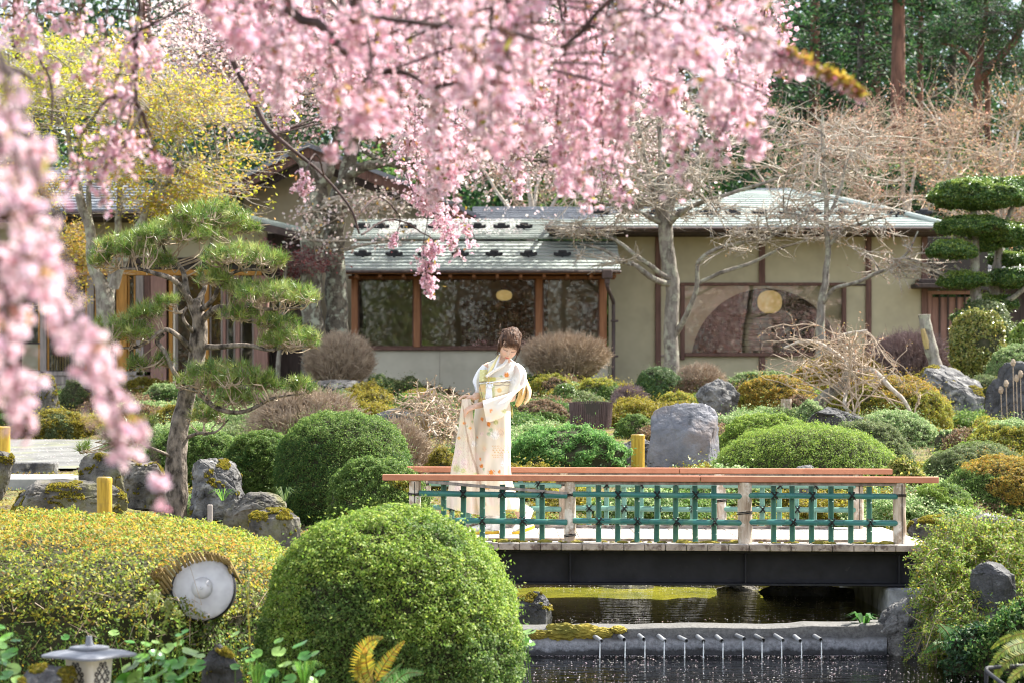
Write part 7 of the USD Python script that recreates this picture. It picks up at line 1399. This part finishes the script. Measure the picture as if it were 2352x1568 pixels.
for k in range(22):
    x0 = -.060 + .120 * k / 21; a = np.array([x0 * .55 + .008, -.078 + 4 * x0 ** 2, .088]); l = .036 + .012 * rng.random() + .030 * (abs(x0) / .06) ** 3
    tb_.append(smoothline([a, a + [x0 * .25, -.016, -.020], [x0 * 1.02, -.094 + 6.5 * x0 ** 2, .070 - l * .7], [x0 * 1.08 + rng.uniform(-.003, .003), -.093 + 7.5 * x0 ** 2, .070 - l]], 10))
obj('fringe', tubes(np.stack([toW(q) for q in tb_]), np.linspace(.0036, .0007, 10)[None], 5), 'hair', woman, smooth=True)
st_ = []
for s, n in ((-1, 16), (1, 16)):
    for k in range(n):
        l = rng.uniform(.05, .125); a = np.array([s * (.070 + .008 * rng.random()), -.035 + .04 * rng.random(), .045]); st_.append(smoothline([a, a + [s * .010, -.006, -.03], a + [s * rng.uniform(.0, .010), -.010, -.03 - l * .6], a + [s * rng.uniform(-.012, .016), -.012, -.03 - l]], 10))
for k in range(40):
    d = rng.normal(size=3); d[2] = abs(d[2]) * .8 - .1; d /= np.linalg.norm(d); a = d * [.088, .10, .12] + [0, .012, .03]; st_.append(smoothline([a, a + d * .018 + rng.normal(size=3) * .010, a + d * .032 + rng.normal(size=3) * .018], 10))
obj('loose_hair', tubes(np.stack([toW(q) for q in st_]), np.linspace(.0016, .0006, 10)[None], 4), 'hair', woman, smooth=True, kind='stuff')

# cloth printing: flowers placed on the front of the kimono in the figure's own measure
FLW = [(455, 387, 25, 'o'), (330, 735, 23, 'o'), (346, 640, 15, 'o'), (282, 700, 17, 'o'), (172, 642, 22, 'o'), (160, 725, 14, 'o'), (348, 1076, 28, 'o'), (278, 1028, 18, 'o'), (402, 1068, 15, 'o'), (250, 826, 9, 'o'), (268, 978, 13, 'o'), (415, 790, 42, 'p'), (372, 806, 40, 'w'), (300, 905, 22, 'p'), (445, 1010, 34, 'w'), (120, 930, 30, 'k'), (160, 1000, 34, 'k'), (280, 800, 20, 'k'), (90, 1000, 24, 'k'), (230, 870, 26, 'w'), (500, 420, 30, 'w'), (480, 355, 24, 'w'), (120, 830, 16, 'o2'), (320, 1180, 24, 'o2'), (110, 1180, 28, 'k'), (200, 760, 14, 'o2'),
       (418, 400, 15, 'g'), (215, 715, 13, 'g'), (345, 775, 20, 'g'), (330, 800, 18, 'g'), (295, 1048, 13, 'g'), (105, 1045, 32, 'g2'), (150, 1060, 26, 'g2'), (178, 745, 9, 'g'), (380, 720, 24, 'g2'), (240, 1090, 24, 'g2'), (440, 640, 22, 'g2')]
FC = {'o': (.80, .26, .03), 'o2': (.78, .42, .12), 'p': (.82, .58, .40), 'w': (.86, .85, .83), 'k': (.80, .62, .60), 'g': (.42, .50, .30), 'g2': (.60, .60, .28)}
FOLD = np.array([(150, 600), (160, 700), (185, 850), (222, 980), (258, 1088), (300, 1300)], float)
def kcol(v, base=(.70, .615, .49), prints=True):
    a = 370 + (v[:, 0] + .1354) / KX; b = 1511 - (v[:, 2] - .004) / KX; c = np.tile(base, (len(v), 1)); nz = meshkit.fbm(np.stack([a / 60, b / 60, 0 * a], 1), 3, 5)
    k = np.clip((nz - .5) * 5, 0, 1)[:, None] * .5; c = c * (1 - k) + np.array([.78, .66, .44]) * k; k = np.clip((meshkit.fbm(np.stack([a / 35 + 9, b / 80, 0 * a], 1), 3, 15) - .56) * 7, 0, 1)[:, None] * .45; c = c * (1 - k) + np.array([.80, .62, .56]) * k
    if not prints: return c
    for x_, y_, r, t in FLW:
        d = np.hypot(a - x_, b - y_); th = np.arctan2(b - y_, a - x_); n = 4 if t[0] == 'g' else 7; e = np.clip((r * (.78 + .22 * np.cos(2 * n * th)) - d) / 2.5, 0, 1)[:, None] * (.95 if t[0] in 'og' else .7); sh = (1 - .35 * (np.cos(2 * n * th) < -.3) * (d > r * .3))[:, None]; c = c * (1 - e) + np.array(FC[t]) * sh * e
    g = (a > 355) & (a < 475) & (b > 880) & (b < 975); rr_ = np.hypot(((a + 12 * (np.floor(b / 16) % 2)) % 24) - 12, (b % 16) - 8); c[g & (np.abs(rr_ - 6) < 1.6) & ((b % 16) < 9)] = (.62, .36, .14)
    tw_ = np.sin(a * .55 + 2.2 * np.sin(b * .05) + b * .25); c[(a < 225) & (b > 800) & (b < 1075) & (tw_ > .96)] = (.58, .38, .36)
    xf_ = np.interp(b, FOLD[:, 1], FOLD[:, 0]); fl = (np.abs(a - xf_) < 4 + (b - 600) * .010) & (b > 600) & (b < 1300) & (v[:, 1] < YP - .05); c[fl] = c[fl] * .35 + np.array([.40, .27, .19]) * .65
    return c
def robe(rows, n=150, nr=110, fold=.010, nf=9, seed=0, lag=0.0, ex=1.0):
    'a cloth tube from (cy, left, right, dy, half depth) rows'
    rows = np.array(rows, float); cy = np.linspace(rows[0, 0], rows[-1, 0], nr); I = lambda k: np.interp(cy, rows[:, 0], rows[:, k]); l, r, dy, hd_ = I(1), I(2), I(3), I(4); t = np.arange(n) * 2 * np.pi / n
    for a_ in (l, r, dy, hd_): a_[:] = np.convolve(np.pad(a_, 4, mode='edge'), np.ones(9) / 9, 'valid')
    u = (cy - cy[0]) / (cy[-1] - cy[0]); ph = np.random.default_rng(seed).uniform(0, 6, 4)
    f_ = fold * u[:, None] ** .8 * (np.sin(t * nf + ph[0] + lag * u[:, None] * 3) + .6 * np.sin(t * (nf * 2 - 3) + ph[1] - lag * u[:, None] * 4)) + .004 * np.sin(t * 5 + u[:, None] * 22 + ph[2])
    cx_, hw = (l + r) / 2, (r - l) / 2 * KX; X_ = -.1354 + (cx_[:, None] - 370) * KX + np.sign(np.cos(t)) * np.abs(np.cos(t)) ** ex * (hw[:, None] + f_ * .5); Y_ = YP + dy[:, None] + np.sign(np.sin(t)) * np.abs(np.sin(t)) ** ex * (hd_[:, None] + f_); Z_ = np.broadcast_to(((1511 - cy) * KX + .004)[:, None], X_.shape)
    return loft(np.stack([X_, Y_, Z_], -1))
sk = robe([(560, 246, 480, .02, .105), (640, 228, 483, .02, .125), (760, 215, 484, .02, .135), (900, 195, 484, .02, .14), (1085, 150, 484, .02, .15), (1200, 150, 498, .03, .16), (1275, 155, 515, .03, .165), (1335, 170, 520, .03, .165)], fold=.012, nf=8, seed=3, lag=1.2)
sk[0][:, 2] -= np.where(sk[0][:, 2] < .30, .045 * np.clip((sk[0][:, 0] - C(180, 0)[0]) / .12, 0, 1) * np.clip((.30 - sk[0][:, 2]) / .08, 0, 1) * (sk[0][:, 0] < C(420, 0)[0]), 0)
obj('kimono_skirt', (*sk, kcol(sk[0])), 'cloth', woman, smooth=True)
lp_ = robe([(556, 142, 200, -.19, .020), (600, 139, 212, -.18, .035), (700, 126, 225, -.14, .06), (850, 98, 235, -.10, .085), (1000, 74, 246, -.08, .10), (1085, 60, 258, -.07, .105), (1200, 46, 262, -.06, .11), (1290, 36, 264, -.05, .115), (1322, 40, 262, -.05, .115)], fold=.013, nf=6, seed=8, lag=2.0)
bz_ = (1511 - 1290) * KX; lowm = lp_[0][:, 2] < bz_ + .06; lp_[0][lowm, 2] -= .055 * np.clip((lp_[0][lowm, 0] - C(40, 0)[0]) / .24, 0, 1) * np.clip((bz_ + .06 - lp_[0][lowm, 2]) / .06, 0, 1)
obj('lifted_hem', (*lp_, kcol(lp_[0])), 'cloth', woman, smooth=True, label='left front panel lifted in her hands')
wu = robe([(1290, 290, 430, .02, .10), (1380, 300, 420, .02, .09), (1440, 304, 412, .02, .075), (1484, 306, 408, .02, .07)], 60, 30, .006, 6, 5); obj('under_robe', (*wu, np.tile([.82, .80, .77], (len(wu[0]), 1))), 'cloth', woman, smooth=True)
wf_ = robe([(1130, 425, 490, .04, .06), (1220, 430, 520, .05, .07), (1300, 432, 560, .06, .075), (1352, 440, 585, .07, .07)], 60, 34, .006, 6, 6); cwf = np.tile([.84, .80, .74], (len(wf_[0]), 1)); cwf[wf_[0][:, 2] < C(0, 1338)[2]] = (.80, .72, .30); obj('under_robe', (*wf_, cwf), 'cloth', woman, smooth=True, label='pale lining showing at the back of the hem')
# upper body, sleeves, obi
ub = robe([(262, 392, 468, .03, .062), (285, 350, 505, .03, .075), (305, 312, 528, .03, .088), (340, 288, 540, .025, .100), (400, 272, 520, .02, .112), (500, 256, 496, .02, .112), (575, 248, 484, .02, .112)], 130, 70, .003, 6, 2, .4, .9)
# open the neck at the front
nk = ub[0][:, 2] > C(0, 300)[2]; fr2 = (ub[0][:, 1] < YP - .01) & nk; ub[0][fr2, 2] -= .035 * np.clip((ub[0][fr2, 2] - C(0, 300)[2]) / .04, 0, 1); ub[0][fr2, 1] += .0
obj('kimono_top', (*ub, kcol(ub[0], (.74, .71, .65))), 'cloth', woman, smooth=True)
for pts, r, col in [([(398, 250, -.035), (385, 280, -.085), (366, 312, -.108), (345, 350, -.118), (322, 392, -.12)], .011, (.80, .70, .38)), ([(404, 256, -.04), (396, 284, -.088), (382, 318, -.108), (366, 352, -.116)], .010, (.82, .82, .84)), ([(462, 262, -.03), (450, 296, -.080), (425, 322, -.104), (385, 346, -.116), (345, 372, -.121), (312, 402, -.12)], .013, (.83, .80, .74)), ([(462, 256, .02), (440, 246, .085), (410, 246, .085), (398, 252, .0)], .012, (.83, .80, .74))]:
    q = smoothline([C(*p) for p in pts], 16); m = tubes(q[None], np.full((1, 16), r), 8); o_ = obj('collar', (*m, np.tile(col, (len(m[0]), 1))), 'cloth', woman, smooth=True)
m = tubes(smoothline([C(402, 262, -.062), C(398, 285, -.088), C(397, 300, -.10)], 8)[None], np.full((1, 8), .0035), 6); obj('collar_cord', (*m, np.tile([.12, .05, .10], (len(m[0]), 1))), 'cloth', woman, smooth=True)
ob = robe([(402, 264, 506, .02, .120), (440, 256, 502, .02, .126), (520, 248, 494, .02, .128), (574, 246, 488, .02, .122)], 200, 70, .0015, 5, 4, 0, .9)
def obic(v):
    a = 370 + (v[:, 0] + .1354) / KX; b = 1511 - (v[:, 2] - .004) / KX; c = np.tile([.74, .66, .40], (len(v), 1)); c[(a < 305) & (b > 455) & (b < 520)] = (.80, .58, .28); c[(b > 505) & (b < 545) & (a < 300)] = (.66, .64, .30); c[(b > 545) & (a < 300)] = (.76, .60, .24); c[(a > 360)] = (.80, .72, .52); c[(a > 345) & (a < 372) & (b > 455)] = (.62, .62, .34)
    c[(np.hypot(a - 358, (b - 418) * 1.2) < 24)] = (.66, .60, .18); c[np.hypot(a - 405, b - 495) < 16] = (.78, .52, .24); c[(np.abs(b - (437 + 4 * np.sin(a * .12))) < 3)] = (.30, .24, .22); c[(np.abs(b - (458 + 3 * np.sin(a * .1))) < 2.5) & (a > 360)] = (.34, .26, .22); c[(np.abs(a - (262 + (b - 450) * .25)) < 2) & (b > 450)] = (.32, .24, .2); return c
obj('obi', (*ob, obic(ob[0])), 'cloth', woman, smooth=True)
oa = robe([(350, 268, 320, -.07, .048), (385, 266, 318, -.072, .052), (430, 264, 312, -.07, .052)], 40, 16, .004, 5, 6); obj('obi_scarf', (*oa, np.tile([.72, .70, .36], (len(oa[0]), 1))), 'cloth', woman, smooth=True)
W_ = [.86, .88, .94]; ts = [tubes(smoothline([C(318 + 3.6 * k, 470, -.122), C(312 + 5 * k, 515, -.128), C(308 + 5.6 * k, 556, -.125)], 8)[None], np.linspace(.0035, .0028, 8)[None], 5) for k in range(9)]
for a_, b_ in ((-1, 1), (1, 1), (-1, -1), (1, -1)):
    t_ = np.linspace(0, 2 * np.pi, 14); ts.append(tubes(np.stack([C(337 + a_ * (12 + 11 * math.cos(x_)), 455 + b_ * (9 + 8 * math.sin(x_)), -.130) for x_ in t_])[None], np.full((1, 14), .0036), 5, cap=False))
ts.append(mound(C(336, 468, -.128), (.016, .012, .014), 2)); ts.append(tubes(np.stack([C(262 + 4 * k, 446 - .4 * k, -.06 - .072 * math.sin(math.pi * k / 56 / 1.0)) for k in range(57)])[None], np.full((1, 57), .0042), 6)); tm = J(*ts)
obj('tassel_cord', (tm[0], tm[1], np.tile(W_, (len(tm[0]), 1))), 'cloth', woman, smooth=True); m = cbox(*[float(q) for q in (C(328, 0)[0], C(333, 0)[0])], YP - .133, YP - .122, C(0, 446)[2], C(0, 400)[2], .002); obj('fan', (*m, np.tile([.62, .42, .08], (len(m[0]), 1))), 'cloth', woman)
def sleeve(rows, ex=.8, n=60, fold=.004, seed=1):
    'rings (cx, cy, dy, half height, half thickness, tilt)'
    R = smoothline(np.array(rows, float), 44); t = np.arange(n) * 2 * np.pi / n; T = np.gradient(R[:, :2], axis=0); rings = []
    for k, (a, b, dy, hh, ht, tl) in enumerate(R):
        c_, s_ = math.cos(tl), math.sin(tl); uu = np.sign(np.cos(t)) * np.abs(np.cos(t)) ** ex * hh; vv = np.sin(t) * ht * (1 + .12 * np.sin(t * 5 + k * .35)) + fold * np.sin(t * 7 + k * .25 + seed) ; o = C(a, b, dy)
        rings.append(np.stack([o[0] + uu * s_, o[1] + vv, o[2] + uu * c_], 1))
    return loft(np.stack(rings))
sl1 = sleeve([(508, 322, .02, .040, .052, .9), (532, 375, .01, .068, .066, 1.25), (528, 450, -.01, .074, .068, 1.45), (512, 525, -.05, .090, .074, .85), (465, 588, -.12, .092, .070, .30), (398, 618, -.17, .090, .060, .10), (335, 636, -.20, .088, .053, -.10), (300, 640, -.215, .083, .048, -.18)])
obj('sleeve', (*sl1, kcol(sl1[0], (.74, .70, .63))), 'cloth', woman, smooth=True)
sl2 = sleeve([(318, 335, .0, .045, .055, -.9), (290, 390, .02, .060, .06, -1.0), (262, 460, .02, .065, .055, -.9), (243, 520, -.02, .060, .045, -.3), (232, 550, -.07, .052, .04, .1)])
obj('sleeve', (*sl2, np.tile([.76, .76, .78], (len(sl2[0]), 1))), 'cloth', woman, smooth=True)
# bow on the back
bw = []
def petalfold(pts, hw, th, seed):
    R = smoothline(np.array(pts, float), 20); rings = []; t = np.arange(24) * 2 * np.pi / 24
    for k, (a, b, dy) in enumerate(R):
        s = math.sin(math.pi * (k + 1.5) / 22) ** .6; o = C(a, b, dy); rings.append(np.stack([o[0] + np.cos(t) * hw * s, o[1] + np.sin(t) * th * s + .01 * np.sin(t * 3 + k * .3), o[2] + .012 * np.sin(t * 2 + seed)], 1))
    return loft(np.stack(rings))
for pts, hw, th, col, sd in [([(552, 345, .10), (566, 420, .13), (570, 500, .15), (548, 570, .14), (525, 605, .12)], .030, .07, (.74, .52, .22), 0), ([(570, 380, .12), (592, 440, .15), (612, 500, .16), (608, 550, .16), (585, 585, .15)], .022, .06, (.80, .68, .46), 1), ([(560, 350, .08), (575, 400, .08), (582, 450, .08), (570, 520, .09)], .014, .045, (.84, .80, .72), 2), ([(600, 430, .17), (614, 480, .18), (618, 530, .18), (602, 575, .17)], .015, .05, (.66, .42, .12), 3), ([(490, 610, .10), (492, 650, .11), (490, 685, .11)], .012, .02, (.58, .56, .20), 4)]:
    m = petalfold(pts, hw, th, sd); bw.append((*m, np.tile(col, (len(m[0]), 1)) * (.9 + .2 * meshkit.noise(m[0] * 60, 3))[:, None]))
for m in bw: obj('obi_bow', m, 'cloth', woman, smooth=True)
# feet in white socks on yellow sandals
def sandal(toe, heel, name='sandal'):
    toe, heel = np.asarray(toe), np.asarray(heel); d = heel - toe; L = np.linalg.norm(d); d /= L; sd = np.cross(d, [0, 0, 1.]); sd /= np.linalg.norm(sd); up = np.cross(sd, d); up = up if up[2] > 0 else -up; t = np.arange(40) * 2 * np.pi / 40; w = .036 * (1 + .12 * np.cos(t)); c = (toe + heel) / 2; rings = []
    for h, s in ((0, .96), (.003, 1), (.024, 1), (.027, .97)): rings.append(c + np.outer(np.cos(t) * L / 2 * s, d) + np.outer(np.sin(t) * w * s, sd) + up * (h - .027))
    rings = [np.repeat([c - up * .027], 40, 0)] + rings + [np.repeat([c], 40, 0)]; m = loft(np.stack(rings)); col = np.tile([.80, .50, .05], (len(m[0]), 1)); col[-80:] = (.80, .72, .55); obj(name, (*m, col), 'cloth', woman, smooth=40)
    return d, sd, up
def sock(pts, rad):
    L = [bone(a, ra, b, rb) for (a, ra), (b, rb) in zip(list(zip(pts, rad))[:-1], list(zip(pts, rad))[1:])]; mm = union(L).refine_to_length(.008).to_mesh(); tm_ = trimesh.Trimesh(mm.vert_properties[:, :3], mm.tri_verts, process=True); trimesh.smoothing.filter_taubin(tm_, iterations=10); obj('sock', (np.asarray(tm_.vertices), np.asarray(tm_.faces), np.tile([.84, .83, .82], (len(tm_.vertices), 1))), 'cloth', woman, smooth=True)
sandal(C(203, 1488, -.10), C(402, 1487, .0)); sock([C(222, 1468, -.09), C(275, 1463, -.065), C(330, 1452, -.03), C(372, 1462, -.01), C(352, 1400, .0)], [.018, .028, .032, .028, .030])
sandal(C(494, 1494, -.06), C(648, 1446, .06)); sock([C(512, 1474, -.045), C(555, 1440, -.02), C(600, 1395, .03), C(622, 1352, .06), C(572, 1330, .05)], [.018, .028, .030, .026, .032])
